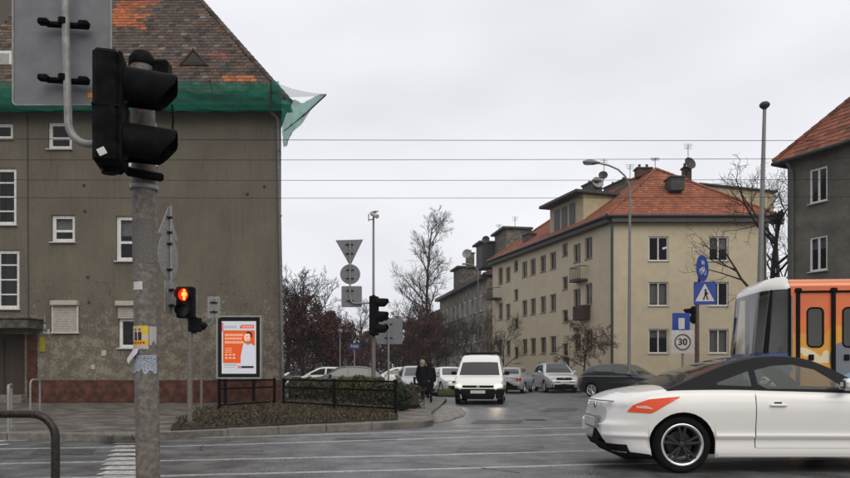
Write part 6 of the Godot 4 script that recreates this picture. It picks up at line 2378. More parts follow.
func poster_texture() -> ImageTexture:
	var w := 256
	var h := 400
	var im := Image.create(w, h, false, Image.FORMAT_RGB8)
	rng.seed = 411
	im.fill(Color(0.72, 0.73, 0.76))
	var org := Color(0.80, 0.30, 0.06)
	im.fill_rect(Rect2i(10, 70, 236, 250), org)
	# heading and the slanted strip at the top
	for i in range(130, 240):
		for j in range(28, 54):
			if i > 130 + (54 - j) * 0.6: im.set_pixel(i, j, Color(0.76, 0.27, 0.10))
	for k in 7: im.fill_rect(Rect2i(152 + k * 12, 35, 8, 12), Color(0.82, 0.70, 0.64))
	for k in 5: im.fill_rect(Rect2i(20 + k * 19, 34, 14, 20), Color(0.58, 0.61, 0.66))
	im.fill_rect(Rect2i(0, 10, 14, 70), Color(0.74, 0.40, 0.46))
	var blocks := [[96, 18], [124, 16], [152, 18]]
	for q in blocks:
		var x := 24
		while x < 150:
			var ww := rng.randi_range(9, 15)
			im.fill_rect(Rect2i(x, q[0], ww, q[1]), Color(0.86, 0.68, 0.58))
			im.fill_rect(Rect2i(x + ww / 3, q[0] + q[1] / 3, ww / 3, q[1] / 3), org)
			x += ww + 3
	for k in 3:
		for e in 4: im.fill_rect(Rect2i(26 + e * 13, 204 + k * 14, 10, 6), Color(0.85, 0.66, 0.52))
	for k in 3:
		for e in 2: im.fill_rect(Rect2i(26 + k * 28, 250 + e * 24, 18, 12), Color(0.83, 0.70, 0.6))
	# the person in a white top
	for j in range(60, 372):
		for i in range(90, 246):
			var head := Vector2((i - 190) / 25.0, (j - 122) / 35.0).length()
			var hair := Vector2((i - 200) / 27.0, (j - 108) / 31.0).length()
			var sh := 150 + 46 * clampf(absf(i - 190) / 62.0, 0, 1.6)
			if j > sh and i > 140 + maxf(0.0, (270 - j) * 0.2):
				var fold := 0.5 + 0.5 * sin(i * 0.16 + j * 0.045)
				im.set_pixel(i, j, Color(0.74, 0.75, 0.80).lerp(Color(0.66, 0.67, 0.74), fold * 0.15))
				if absf((j - 176) - absf(i - 196) * -0.7) < 4 and i > 168 and i < 226: im.set_pixel(i, j, Color(0.12, 0.08, 0.08))
			if hair < 1.0: im.set_pixel(i, j, Color(0.13, 0.09, 0.075))
			if head < 1.0 and not (hair < 1.0 and (j < 94 or i > 214)): im.set_pixel(i, j, Color(0.88, 0.70, 0.60))
			if j > 150 and j < 176 and absf(i - 194) < 14: im.set_pixel(i, j, Color(0.62, 0.40, 0.30))
	for q in [[184, 116], [206, 116]]: im.fill_rect(Rect2i(q[0], q[1], 8, 4), Color(0.12, 0.07, 0.06))
	im.fill_rect(Rect2i(188, 138, 16, 4), Color(0.55, 0.25, 0.22))
	im.fill_rect(Rect2i(16, 330, 100, 8), Color(0.56, 0.58, 0.63))
	im.fill_rect(Rect2i(16, 348, 84, 6), Color(0.58, 0.6, 0.66))
	im.fill_rect(Rect2i(118, 340, 26, 20), Color(0.78, 0.42, 0.44))
	im.fill_rect(Rect2i(146, 342, 92, 16), Color(0.06, 0.06, 0.07))
	return ImageTexture.create_from_image(im)

func curved_sheet(r: float, a0: float, a1: float, y0: float, y1: float, torn: float, ce: Callable) -> MB:
	var b := MB.new()
	var rows := []
	for i in 13:
		var k := i / 12.0
		var a := lerpf(a0, a1, k)
		var lo := y0 + (R(0, torn) if torn > 0 else 0.0)
		var row := []
		for j in 7:
			var y := lerpf(y1, lo, j / 6.0)
			var c: Vector3 = ce.call(y)
			row.append(c + Vector3(sin(a), 0, cos(a)) * (r + R(0.0, 0.0015)) )
		rows.append(row)
	b.grid(rows, false, null, Vector3(0, 0, 1))
	return b

func picture(tex: Texture2D, rough := 0.7) -> StandardMaterial3D:
	var m := StandardMaterial3D.new()
	m.albedo_texture = tex
	m.roughness = rough
	return m

func hoop(called: String, label: String, a: Vector3, b: Vector3, h: float, r: float, bend: float, m: Material) -> Node3D:
	var t := thing(called, label, "barrier", (a + b) * 0.5)
	var ce := (a + b) * 0.5
	var d := (b - a).normalized()
	var p := [a - ce + Vector3(0, -0.05, 0), a - ce + Vector3(0, h - bend, 0)]
	for k in range(1, 8): p.append(a - ce + d * bend * (1 - cos(PI * 0.5 * k / 7.0)) + Vector3(0, h - bend + bend * sin(PI * 0.5 * k / 7.0), 0))
	for k in range(0, 8): p.append(b - ce - d * bend * (1 - sin(PI * 0.5 * k / 7.0)) * 1.0 + d * 0.0 + Vector3(0, h - bend + bend * cos(PI * 0.5 * k / 7.0), 0))
	p.append(b - ce + Vector3(0, -0.05, 0))
	var q := MB.new()
	q.tube(p, [r], 14)
	part("tube", q, m, t)
	var f := MB.new()
	for e in [a - ce, b - ce]: f.lathe([[r, 0.012], [r * 2.2, 0.012], [r * 2.3, 0.0]], 14, Transform3D(Basis(), e))
	part("foot_plate", f, m, t)
	return t

func railing(label: String, pts: Array, n: int, group: String) -> void:
	var t := thing("railing", label, "railing", Vector3.ZERO, 0.0, group)
	var posts := []
	for i in n: posts.append(pts[0].lerp(pts[1], i / float(n - 1)))
	for p in posts:
		var b := MB.new()
		b.box(p + Vector3(0, 0.42, 0), Vector3(0.075, 0.88, 0.075), Basis(Vector3.UP, 0.1), 0.008)
		b.box(p + Vector3(0, 0.87, 0), Vector3(0.085, 0.02, 0.085), Basis(Vector3.UP, 0.1), 0.006)
		part("post", b, mats.fence_black, t)
	for h in [0.83, 0.62, 0.2]:
		var b := MB.new()
		b.bar(pts[0] + Vector3(0, h, 0), pts[1] + Vector3(0, h, 0), 0.045, 0.045, Vector3.UP, 0.006)
		part("rail", b, mats.fence_black, t)
	rebase(t, (pts[0] + pts[1]) * 0.5)

func build_furniture() -> void:
	build_near_pole()
	# hoops
	var hb := mat("hoop_metal", Color(0.075, 0.072, 0.068), 0.38, 0.35, grain("hoop_wear", 47, 256, 0.03, 0.2, 0.6, 0.2, Color(1.0, 0.62, 0.35), 0.7), 4.0)
	hoop("hoop_barrier", "thick dark tubular hoop barrier with rust, in front of the crossing", Vector3((-75 - CX) * 4.4 / F, 0, -4.4), Vector3((55.5 - CX) * 4.4 / F, 0, -4.4), 0.93, 0.026, 0.15, hb)
	hoop("bicycle_hoop", "thin pale steel bicycle hoop by the house door", gp(30.5, 414, 0.12), gp(40, 413, 0.12), 0.86, 0.024, 0.12, mats.galvanised)
	hoop("bicycle_hoop", "thin pale steel bicycle hoop at the pavement edge", gp(8.5, 432, 0.12), gp(11.5, 427, 0.12), 0.82, 0.024, 0.1, mats.galvanised)
	build_ped_signal()
	# small sign on its own post
	var d2 := 18.0
	var s2 := thing("small_sign_post", "thin grey post with a small sign back beside the lit red signal", "sign post", at(201.5, d2, 0.12))
	var b := MB.new()
	b.tube([Vector3(0, -0.1, 0), Vector3(0, 2.3, 0), Vector3(0.0, 2.5, 0)], [0.035], 10)
	part("post", b, mats.grey_post, s2)
	b = MB.new()
	b.tube([Vector3(0, 2.28, 0), Vector3(0.2, 2.26, 0), Vector3(0.29, 2.33, 0), Vector3(0.31, 2.5, 0), Vector3(0.31, 2.95, 0)], [0.022], 8)
	part("arm", b, mats.galvanised, s2)
	var sp := sign_plate(s2, "sign_plate", rounded(Vector2.ZERO, Vector2(0.33, 0.56), 0.03), Vector3(0.31, 2.72, -0.03), Basis(), mats.galvanised)
	for y in [0.12, -0.12]: clamp_bar(sp, Vector3(0, y, 0.022), Basis(), 0.2)
	# illuminated-style advertising panel
	var ad := thing("advertising_panel", "framed advertising panel showing an orange and white poster beside the house", "advertising panel", at(239.5, 22.2, 0.12))
	var sc := F / 22.2
	var pw := 45.0 / sc
	var phh := 63.0 / sc
	var cy := EYE - (347.5 - HY) / sc - 0.12
	b = MB.new()
	for q in [[0, phh * 0.5 - 0.04, pw, 0.08], [0, -phh * 0.5 + 0.04, pw, 0.08]]: b.box(Vector3(q[0], cy + q[1] * (phh * 0.5 - 0.025) / (phh * 0.5 - 0.04), 0), Vector3(q[2], 0.05, 0.2), Basis(), 0.015)
	for sx in [-1.0, 1.0]: b.box(Vector3(sx * (pw * 0.5 - 0.025), cy, 0.001), Vector3(0.05, phh - 0.1, 0.198), Basis(), 0.012)
	part("frame", b, mat("frame_silver", Color(0.42, 0.42, 0.41), 0.45, 0.3, texs.grain_soft, 1.0), ad)
	b = MB.new()
	b.box(Vector3(0, cy, -0.01), Vector3(pw - 0.09, phh - 0.09, 0.14))
	part("backing", b, mats.sign_black, ad)
	b = MB.new()
	var hw := pw * 0.5 - 0.17
	var hh := phh * 0.5 - 0.17
	b.face([Vector3(-hw, cy - hh, 0.066), Vector3(hw, cy - hh, 0.066), Vector3(hw, cy + hh, 0.066), Vector3(-hw, cy + hh, 0.066)], Vector3.BACK, [Vector2(0, 1), Vector2(1, 1), Vector2(1, 0), Vector2(0, 0)])
	var pm := picture(poster_texture(), 0.5)
	pm.emission_enabled = true
	pm.emission_texture = pm.albedo_texture
	pm.emission_energy_multiplier = 0.3
	part("poster", b, pm, ad)
	for sx in [-0.45, 0.45]:
		b = MB.new()
		b.box(Vector3(sx, (cy - phh * 0.5) * 0.5 - 0.02, 0), Vector3(0.09, cy - phh * 0.5 + 0.04, 0.09), Basis(), 0.01)
		part("leg", b, mats.fence_black, ad)
	# black railings round the planting
	railing("black railing before the advertising panel", [gp(219.5, 413, 0.12), gp(274.5, 408.5, 0.12)], 2, "black railings along the planting")
	railing("long black railing along the planted corner by the hedge", [gp(283.5, 409, 0.12), gp(395.6, 417, 0.12)], 3, "black railings along the planting")
	railing("short black railing beside the person in black", [gp(414.5, 402.5, 0.12), gp(431, 402.3, 0.12)], 2, "black railings along the planting")
	build_mid_signal()
	# big sign back behind the hedge
	var bs := thing("sign_board", "square grey sign back on a thin post behind the hedge", "sign", at(388.5, 25.5, 0.12))
	b = MB.new()
	b.tube([Vector3(0, -0.1, 0), Vector3(0, 2.8, 0)], [0.035], 8)
	part("post", b, mats.galvanised, bs)
	var pp := sign_plate(bs, "sign_plate", rounded(Vector2.ZERO, Vector2(0.94, 0.95), 0.05), Vector3(0.04, EYE - (331 - HY) * 25.5 / F - 0.12, -0.06), Basis(), mats.sign_back)
	for y in [0.25, -0.25]: clamp_bar(pp, Vector3(-0.04, y, 0.022), Basis(), 0.3)
	# taxi sign
	var tx := thing("taxi_sign", "small blue taxi rank sign on a post behind the hedge", "sign", at(354.5, 38, 0.0))
	b = MB.new()
	b.tube([Vector3(0, -0.1, 0), Vector3(0, 2.9, 0)], [0.035], 8)
	part("post", b, mats.galvanised, tx)
	var tp := sign_plate(tx, "sign_plate", rounded(Vector2.ZERO, Vector2(0.66, 0.36), 0.03), Vector3(0, EYE + (371 - 346.3) * 38 / F, 0.05), Basis(), mat("taxi_blue", Color(0.02, 0.035, 0.13), 0.4))
	text_part("lettering", "TAXI", 0.2, mats.sign_white, tp, Vector3(0, -0.005, 0.01), Basis(), true)
	b = MB.new()
	b.box(Vector3(0, 0.22, 0), Vector3(0.1, 0.09, 0.04), Basis(), 0.01)
	part("lamp_top", b, mats.sign_white, tp)
	var lp := thing("slim_post", "slim pale lamp post among the red-leaved trees", "lamp post", at(340, 44, 0))
	b = MB.new()
	b.tube([Vector3(0, -0.1, 0), Vector3(0, 3.6, 0)], [0.05, 0.035], 8)
	part("post", b, mats.galvanised, lp)
	b = MB.new()
	b.lathe([[0.0, 0.22], [0.16, 0.16], [0.18, 0.0], [0.08, -0.06], [0.0, -0.06]], 14, Transform3D(Basis(), Vector3(0, 3.64, 0)))
	part("lamp_head", b, mats.lamp_grey, lp)
	build_lamps()
	build_right_signs()

func build_near_pole() -> void:
	rng.seed = 51
	# steel signal pole with flyers
	var D := 3.2
	var base := px(150.5, 371 + 1.2 * F / D, D)
	var top := px(142.3, 60, D)
	var t := thing("signal_pole", "grey steel signal pole covered with torn flyers", "signal pole", base)
	var ce := func(y: float) -> Vector3: return base.lerp(top, (y - base.y) / (top.y - base.y)) - base
	var yof := func(p: float) -> float: return EYE - (p - HY) * D / F
	var r := 0.0525
	var b := MB.new()
	var pth := []
	for k in 9: pth.append(Vector3.ZERO.lerp(top - base, k / 8.0))
	b.tube(pth, [r], 28)
	part("tube", b, mats.grey_post, t)
	b = MB.new()
	b.lathe([[0.0, 0.035], [r * 0.8, 0.03], [r * 1.12, 0.0], [r * 1.12, -0.03], [r, -0.03]], 24, Transform3D(Basis(), top - base))
	part("cap", b, mats.signal_black, t)
	b = MB.new()
	b.lathe([[r, -0.02], [r * 1.18, -0.02], [r * 1.18, 0.0], [r, 0.0]], 24, Transform3D(Basis(), ce.call(yof.call(186))))
	part("collar", b, mats.galvanised, t)
	b = MB.new()
	b.lathe([[r * 1.9, 0.0], [r * 1.9, 0.02], [r * 1.05, 0.03]], 24, Transform3D(Basis(), Vector3.ZERO))
	part("base_flange", b, mats.galvanised, t)
	# paste left from old flyers
	var fl := curved_sheet(r + 0.001, -1.5, 1.3, yof.call(266), yof.call(222), 0.03, ce)
	part("paste_remains", fl, mat("paste", Color(0.6, 0.58, 0.55), 0.9, 0.0, grain("paste_t", 77, 512, 0.05, 0.2, 0.75, 0.3), 9.0), t)
	fl = curved_sheet(r + 0.0015, -0.75, 0.15, yof.call(291), yof.call(283), 0.0, ce)
	part("sticker", fl, mats.sign_white, t)
	fl = curved_sheet(r + 0.002, -1.45, 0.55, yof.call(350), yof.call(326.5), 0.004, ce)
	part("flyer", fl, picture(flyer_texture(0)), t)
	# torn corner hanging off
	b = MB.new()
	var rows := []
	for i in 7:
		var row := []
		for j in 6:
			var k := j / 5.0
			var a := lerpf(-1.3, -0.25, i / 6.0)
			var c: Vector3 = ce.call(lerpf(yof.call(349), yof.call(364 - absf(i - 2) * 2.5), k))
			row.append(c + Vector3(sin(a) - k * 0.25 * (1.0 - i / 6.0), 0, cos(a)) * (r + 0.003 + k * 0.012))
		rows.append(row)
	b.grid(rows, false, null, Vector3(0, 0, 1))
	part("flyer_scrap", b, mat("scrap", Color(0.5, 0.48, 0.52), 0.9), t)
	fl = curved_sheet(r + 0.0012, -1.35, 1.25, yof.call(375), yof.call(355.5), 0.035, ce)
	part("flyer", fl, picture(flyer_texture(1)), t)
	fl = curved_sheet(r + 0.0025, 0.6, 1.3, yof.call(346), yof.call(327), 0.03, ce)
	part("flyer_scrap", fl, mat("scrap_grey", Color(0.36, 0.35, 0.34), 0.9), t)
	# signal heads hung on the pole
	var sd := 2.98
	var sg := thing("traffic_signal", "black two-lamp signal head with long visors on the flyer-covered pole", "traffic light", px(109.5, 113, sd) )
	var head := signal_head(sg, Vector3.ZERO, deg_to_rad(15), 2, 0.205, mats.signal_black)
	for y in [0.19, -0.22]:
		var ba := MB.new()
		ba.bar(Vector3(0.03, y, -0.1), Vector3(0.15, y + 0.002, -0.21), 0.035, 0.035, Vector3.UP, 0.008)
		part("bracket", ba, mats.signal_black, sg)
	var br := MB.new()
	br.lathe([[0.054, -0.02], [0.066, -0.02], [0.066, 0.02], [0.054, 0.02]], 20, Transform3D(Basis(), top - sg.position + Vector3(0.002, -0.1, 0)))
	br.box(Vector3(0.15, 0.262, -0.2), Vector3(0.07, 0.09, 0.07), Basis(), 0.01)
	part("pole_clamp", br, mats.signal_black, sg)
	var cab := MB.new()
	cab.tube([Vector3(0.205, 0.1, -0.17), Vector3(0.212, 0.03, -0.165), Vector3(0.205, -0.05, -0.17)], [0.004], 6)
	part("cable", cab, mats.rubber, sg)
	var st := MB.new()
	st.box(Vector3(-0.012, -0.195, 0.1035), Vector3(0.032, 0.03, 0.002), Basis(Vector3.BACK, 0.5))
	part("sticker", st, mats.sign_white, head)
	# the sign seen from behind
	var s := thing("square_sign", "grey back of a square road sign on a bent tube", "road sign", px(66, 140, D))
	var o := s.position
	var plate := sign_plate(s, "sign_plate", rounded(Vector2.ZERO, Vector2(100.0 * D / F, 132.0 * D / F), 0.02), px(62.5, 41, D + 0.07) - o, Basis(), mats.sign_back, 0.004)
	var rim := MB.new()
	var rp := rounded(Vector2.ZERO, Vector2(100.0 * D / F, 132.0 * D / F), 0.02)
	var pl := []
	for p in rp: pl.append(Vector3(p.x, p.y, 0.004))
	pl.append(pl[0])
	rim.tube(pl, [0.005], 6, false)
	part("rim", rim, mats.galvanised, plate)
	var sk := MB.new()
	sk.box(Vector3(0.137, -0.255, 0.003), Vector3(0.036, 0.024, 0.002))
	part("orange_sticker", sk, mat("sticker_orange", Color(0.6, 0.2, 0.02), 0.6), plate)
	var arm := MB.new()
	var ap := [px(65, -30, D) - o, px(66.5, 60, D) - o, px(68, 105, D) - o]
	for k in range(1, 9):
		var a := PI * 0.5 * k / 8.0
		ap.append(px(68 + 21 * (1 - cos(a)), 120 + 24 * sin(a), D) - o)
	ap.append(px(140, 141, D) - o)
	arm.tube(ap, [0.0175], 14)
	part("arm", arm, mats.galvanised, s)
	for y in [24, 80]:
		var c := MB.new()
		var p := px(66, y, D + 0.02) - o
		c.box(p + Vector3(0, 0, -0.012), Vector3(0.2, 0.022, 0.03), Basis(Vector3.BACK, -0.06), 0.006)
		for e in [-0.1, 0.085]: c.box(p + Vector3(e, 0.002 - e * 0.06, 0.005), Vector3(0.05, 0.03, 0.035), Basis(Vector3.BACK, -0.06), 0.008)
		c.tube([p + Vector3(0, -0.014, 0.02), p + Vector3(0, 0.014, 0.02)], [0.024], 12)
		part("clamp", c, mats.signal_black, s)

func build_ped_signal() -> void:
	var D := 13.6
	var sc := F / D
	var base := at(190, D, 0.12)
	var t := thing("pedestrian_signal", "pedestrian signal showing a lit red figure on a grey post", "pedestrian light", base)
	var Y := func(y: float) -> float: return EYE - (y - HY) / sc - 0.12
	var X := func(x: float) -> float: return (x - 190) / sc
	var b := MB.new()
	b.tube([Vector3(0, -0.1, 0), Vector3(0, Y.call(318), 0)], [0.052], 12)
	part("post", b, mats.grey_post, t)
	# housing that faces the camera
	b = MB.new()
	var w := 0.33
	b.box(Vector3(X.call(187.5), Y.call(303), 0.08), Vector3(w, 0.6, 0.18), Basis(), 0.02)
	var h := part("signal_head", b, mats.signal_black, t)
	for k in 2:
		var p := Vector3(X.call(187.5), Y.call(295.5 + 15.5 * k), 0.17)
		var q := MB.new()
		visor(q, p, Vector3(0, -0.05, 1), 0.135, 0.2)
		part("visor", q, mats.signal_black, h)
		q = MB.new()
		q.lathe([[0.0, 0.012], [0.08, 0.008], [0.125, 0.0]], 20, Transform3D(Basis(Vector3.RIGHT, PI / 2), p))
		part("lens", q, mats.dark_gloss if k else glow("red_lens", Color(0.55, 0.03, 0.01), 0.5), h)
	var fig := MB.new()
	var fp := Vector3(X.call(187.5), Y.call(295.5), 0.188)
	fig.prism(PackedVector2Array([Vector2(-0.022, -0.1), Vector2(0.022, -0.1), Vector2(0.026, -0.02), Vector2(0.055, -0.03), Vector2(0.05, 0.03), Vector2(0.02, 0.05), Vector2(-0.02, 0.05), Vector2(-0.05, 0.03), Vector2(-0.055, -0.03), Vector2(-0.026, -0.02)]), 0.004, Transform3D(Basis(), fp))
	fig.prism(poly_circle(0.026, 12), 0.004, Transform3D(Basis(), fp + Vector3(0, 0.078, 0)))
	part("red_figure", fig, glow("red_lit", Color(1.0, 0.20, 0.03), 2.6), h)
	var l := OmniLight3D.new()
	l.name = "red_glow"
	l.light_color = Color(1.0, 0.22, 0.05)
	l.light_energy = 0.05
	l.light_size = 0.08
	l.omni_range = 30.0
	l.omni_attenuation = 2.0
	l.shadow_enabled = true
	t.add_child(l)
	l.position = fp + Vector3(0, 0, 0.04)
	# the second head turned to the side street
	signal_head(t, Vector3(X.call(195), Y.call(325), 0.02), deg_to_rad(75), 1, 0.24, mats.signal_black)
	# signs on the bent tube, seen edge on from behind
	var s := thing("priority_signs", "three narrow sign backs stacked on a bent tube above the lit pedestrian signal", "road sign", base + Vector3(0, Y.call(318), 0))
	var o := Vector3(0, Y.call(318), 0)
	var arm := MB.new()
	arm.tube([Vector3(0.0, Y.call(318), 0) - o, Vector3(X.call(179), Y.call(317), 0) - o, Vector3(X.call(174), Y.call(313), 0) - o, Vector3(X.call(172), Y.call(305), 0) - o, Vector3(X.call(171), Y.call(280), 0) - o, Vector3(X.call(171), Y.call(206), 0) - o], [0.024], 8)
	part("arm", arm, mats.galvanised, s)
	var ba := Basis(Vector3.UP, deg_to_rad(86))
	var tri := PackedVector2Array([Vector2(-0.45, -0.26), Vector2(0.45, -0.26), Vector2(0.0, 0.34)])
	var ps := sign_plate(s, "sign_plate", tri, Vector3(X.call(171), Y.call(224), 0.0) - o + ba * Vector3(0, 0, -0.05), ba, mats.galvanised)
	for y in [0.12, -0.17]: clamp_bar(ps, Vector3(0, y, 0.025), Basis(), 0.2)
	ps = sign_plate(s, "sign_plate", poly_circle(0.45), Vector3(X.call(171.5), Y.call(257), 0.0) - o + ba * Vector3(0, 0, -0.06), ba, mats.galvanised)
	for y in [0.25, -0.25]: clamp_bar(ps, Vector3(0, y, 0.025), Basis(), 0.2)
	ps = sign_plate(s, "sign_plate", rounded(Vector2.ZERO, Vector2(0.6, 0.62), 0.04), Vector3(X.call(174), Y.call(298), 0.0) - o + ba * Vector3(0, 0, -0.05), ba, mats.galvanised)
	for y in [0.15, -0.15]: clamp_bar(ps, Vector3(-0.05, y, 0.025), Basis(), 0.2)

func build_mid_signal() -> void:
	var D := 23.2
	var sc := F / D
	var base := at(373.5, D, 0.12)
	var Y := func(y: float) -> float: return EYE - (y - HY) / sc - 0.12
	var X := func(x: float) -> float: return (x - 373.5) / sc
	var t := thing("camera_mast", "traffic signal on a pale post with a slim camera mast above", "traffic light", base)
	var b := MB.new()
	b.tube([Vector3(0, -0.1, 0), Vector3(0, Y.call(296), 0)], [0.07], 12)
	part("post", b, mats.grey_post, t)
	b = MB.new()
	b.tube([Vector3(0, Y.call(297), 0), Vector3(0, Y.call(217), 0)], [0.042, 0.034], 8)
	part("mast", b, mats.galvanised, t)
	var hd := signal_head(t, Vector3(X.call(374), Y.call(316), 0.13), deg_to_rad(-20), 3, 0.37, mats.signal_black)
	signal_head(t, Vector3(X.call(381), Y.call(318), -0.05), deg_to_rad(35), 1, 0.2, mats.signal_black)
	b = MB.new()
	b.tube([Vector3(-0.05, Y.call(213.5), 0.0), Vector3(0.14, Y.call(218.0), 0.22)], [0.075], 12)
	b.box(Vector3(0.03, Y.call(212.5), 0.08), Vector3(0.14, 0.03, 0.34), Basis(Vector3.UP, 0.7), 0.01)
	var cm := part("camera_housing", b, mats.sign_white, t)
	b = MB.new()
	b.lathe([[0.0, 0.012], [0.055, 0.0]], 12, Transform3D(Basis(Vector3(0.19, -0.15, 0.22).normalized().cross(Vector3.UP).normalized(), Vector3(0.19, -0.15, 0.22).normalized(), Vector3(0.22, 0, -0.19).normalized()), Vector3(0.145, Y.call(218.3), 0.225)))
	part("camera_lens", b, mats.dark_gloss, cm)
	b = MB.new()
	b.tube([Vector3(-0.16, Y.call(214), 0), Vector3(-0.16, Y.call(221), 0)], [0.02], 6)
	b.tube([Vector3(-0.17, Y.call(220), 0), Vector3(0.02, Y.call(219), 0)], [0.018], 6)
	part("aerial_bracket", b, mats.galvanised, t)
	# sign backs on their own arm
	var s := thing("yield_signs", "backs of a triangular, a round and a square sign beside the camera mast", "road sign", base + Vector3(0, Y.call(303), 0))
	var o := Vector3(0, Y.call(303), 0)
	var arm := MB.new()
	arm.tube([Vector3(0, Y.call(303), 0) - o, Vector3(X.call(354), Y.call(303.5), 0) - o, Vector3(X.call(351), Y.call(301), 0) - o, Vector3(X.call(350), Y.call(295), 0) - o, Vector3(X.call(350), Y.call(240), 0) - o], [0.03], 8)
	part("arm", arm, mats.galvanised, s)
	var tri := PackedVector2Array([Vector2(-0.46, 0.38), Vector2(0.46, 0.38), Vector2(0.03, -0.44), Vector2(-0.03, -0.44)])
	var ps := sign_plate(s, "sign_plate", tri, Vector3(X.call(349.5), Y.call(251), -0.06) - o, Basis(Vector3.BACK, 0.03), mats.sign_back)
	for y in [0.22, -0.08]: clamp_bar(ps, Vector3(0, y, 0.03), Basis(), 0.26)
	ps = sign_plate(s, "sign_plate", poly_circle(0.335), Vector3(X.call(350), Y.call(274), -0.06) - o, Basis(), mats.sign_back)
	for y in [0.14, -0.14]: clamp_bar(ps, Vector3(0, y, 0.03), Basis(), 0.26)
	ps = sign_plate(s, "sign_plate", rounded(Vector2.ZERO, Vector2(0.68, 0.7), 0.03), Vector3(X.call(351.5), Y.call(296.5), -0.06) - o, Basis(), mats.sign_back)
	for y in [0.2, -0.14]: clamp_bar(ps, Vector3(-0.05, y, 0.03), Basis(), 0.26)

func build_lamps() -> void:
	# lamp with a long bent arm
	var D := 31.0
	var sc := F / D
	var t := thing("street_lamp", "tall grey street lamp with a curved arm before the beige house", "street lamp", at(629, D))
	var Y := func(y: float) -> float: return EYE - (y - HY) / sc
	var X := func(x: float) -> float: return (x - 629) / sc
	var b := MB.new()
	b.tube([Vector3(0, -0.1, 0), Vector3(0, 1.2, 0), Vector3(0, 1.25, 0), Vector3(0.04, Y.call(190), 0)], [0.1, 0.1, 0.075, 0.055], 12)
	part("post", b, mats.lamp_grey, t)
	b = MB.new()
	b.tube([Vector3(0.04, Y.call(191), 0), Vector3(X.call(629), Y.call(184), 0), Vector3(X.call(625), Y.call(176), 0), Vector3(X.call(618), Y.call(169.5), 0), Vector3(X.call(609), Y.call(165.5), 0), Vector3(X.call(598), Y.call(163), 0)], [0.05, 0.045, 0.04], 8)
	part("arm", b, mats.lamp_grey, t)
	b = MB.new()
	b.lathe([[0.0, -0.36], [0.07, -0.33], [0.15, -0.1], [0.15, 0.1], [0.09, 0.3], [0.05, 0.42], [0.0, 0.43]], 14, Transform3D(Basis(Vector3.BACK, -PI / 2 - 0.08).scaled(Vector3(1, 0.75, 1)), Vector3(X.call(590.5), Y.call(162.3), 0)))
	var hd := part("lamp_head", b, mats.lamp_grey, t)
	b = MB.new()
	b.lathe([[0.0, -0.06], [0.1, -0.03], [0.13, 0.0]], 14, Transform3D(Basis().scaled(Vector3(1.9, 1, 1)), Vector3(X.call(588.5), Y.call(162.3) - 0.07, 0)))
	part("lamp_glass", b, mats.sign_white, hd)
	# plain mast with a lamp on its top
	D = 26.0
	sc = F / D
	t = thing("lamp_mast", "thick grey tapering mast with a lamp head on top, behind the tram", "street lamp", at(758, D))
	b = MB.new()
	b.tube([Vector3(0, -0.1, 0), Vector3((760.5 - 758) / sc, EYE - (260 - HY) / sc, 0), Vector3((764.5 - 758) / sc, EYE - (108 - HY) / sc, 0)], [0.14, 0.1, 0.06], 12)
	part("post", b, mats.lamp_grey, t)
	b = MB.new()
	var p := Vector3((764.5 - 758) / sc, EYE - (105 - HY) / sc, 0)
	b.lathe([[0.0, 0.13], [0.12, 0.1], [0.19, 0.02], [0.17, -0.06], [0.08, -0.14], [0.05, -0.2]], 14, Transform3D(Basis(), p))
	part("lamp_head", b, mats.gutter_dark, t)
	# farther street lamp above the far houses
	t = thing("street_lamp", "distant street lamp with a short arm against the far houses", "street lamp", at(478, 68))
	sc = F / 68.0
	b = MB.new()
	b.tube([Vector3(0, -0.1, 0), Vector3(0, EYE - (270 - HY) / sc, 0), Vector3(-0.5, EYE - (265 - HY) / sc, 0), Vector3(-1.0, EYE - (264 - HY) / sc, 0)], [0.09, 0.05], 8)
	part("post", b, mats.lamp_grey, t)
	b = MB.new()
	b.box(Vector3(-1.2, EYE - (264 - HY) / sc, 0), Vector3(0.7, 0.16, 0.25), Basis(), 0.05)
	part("lamp_head", b, mats.lamp_grey, t)

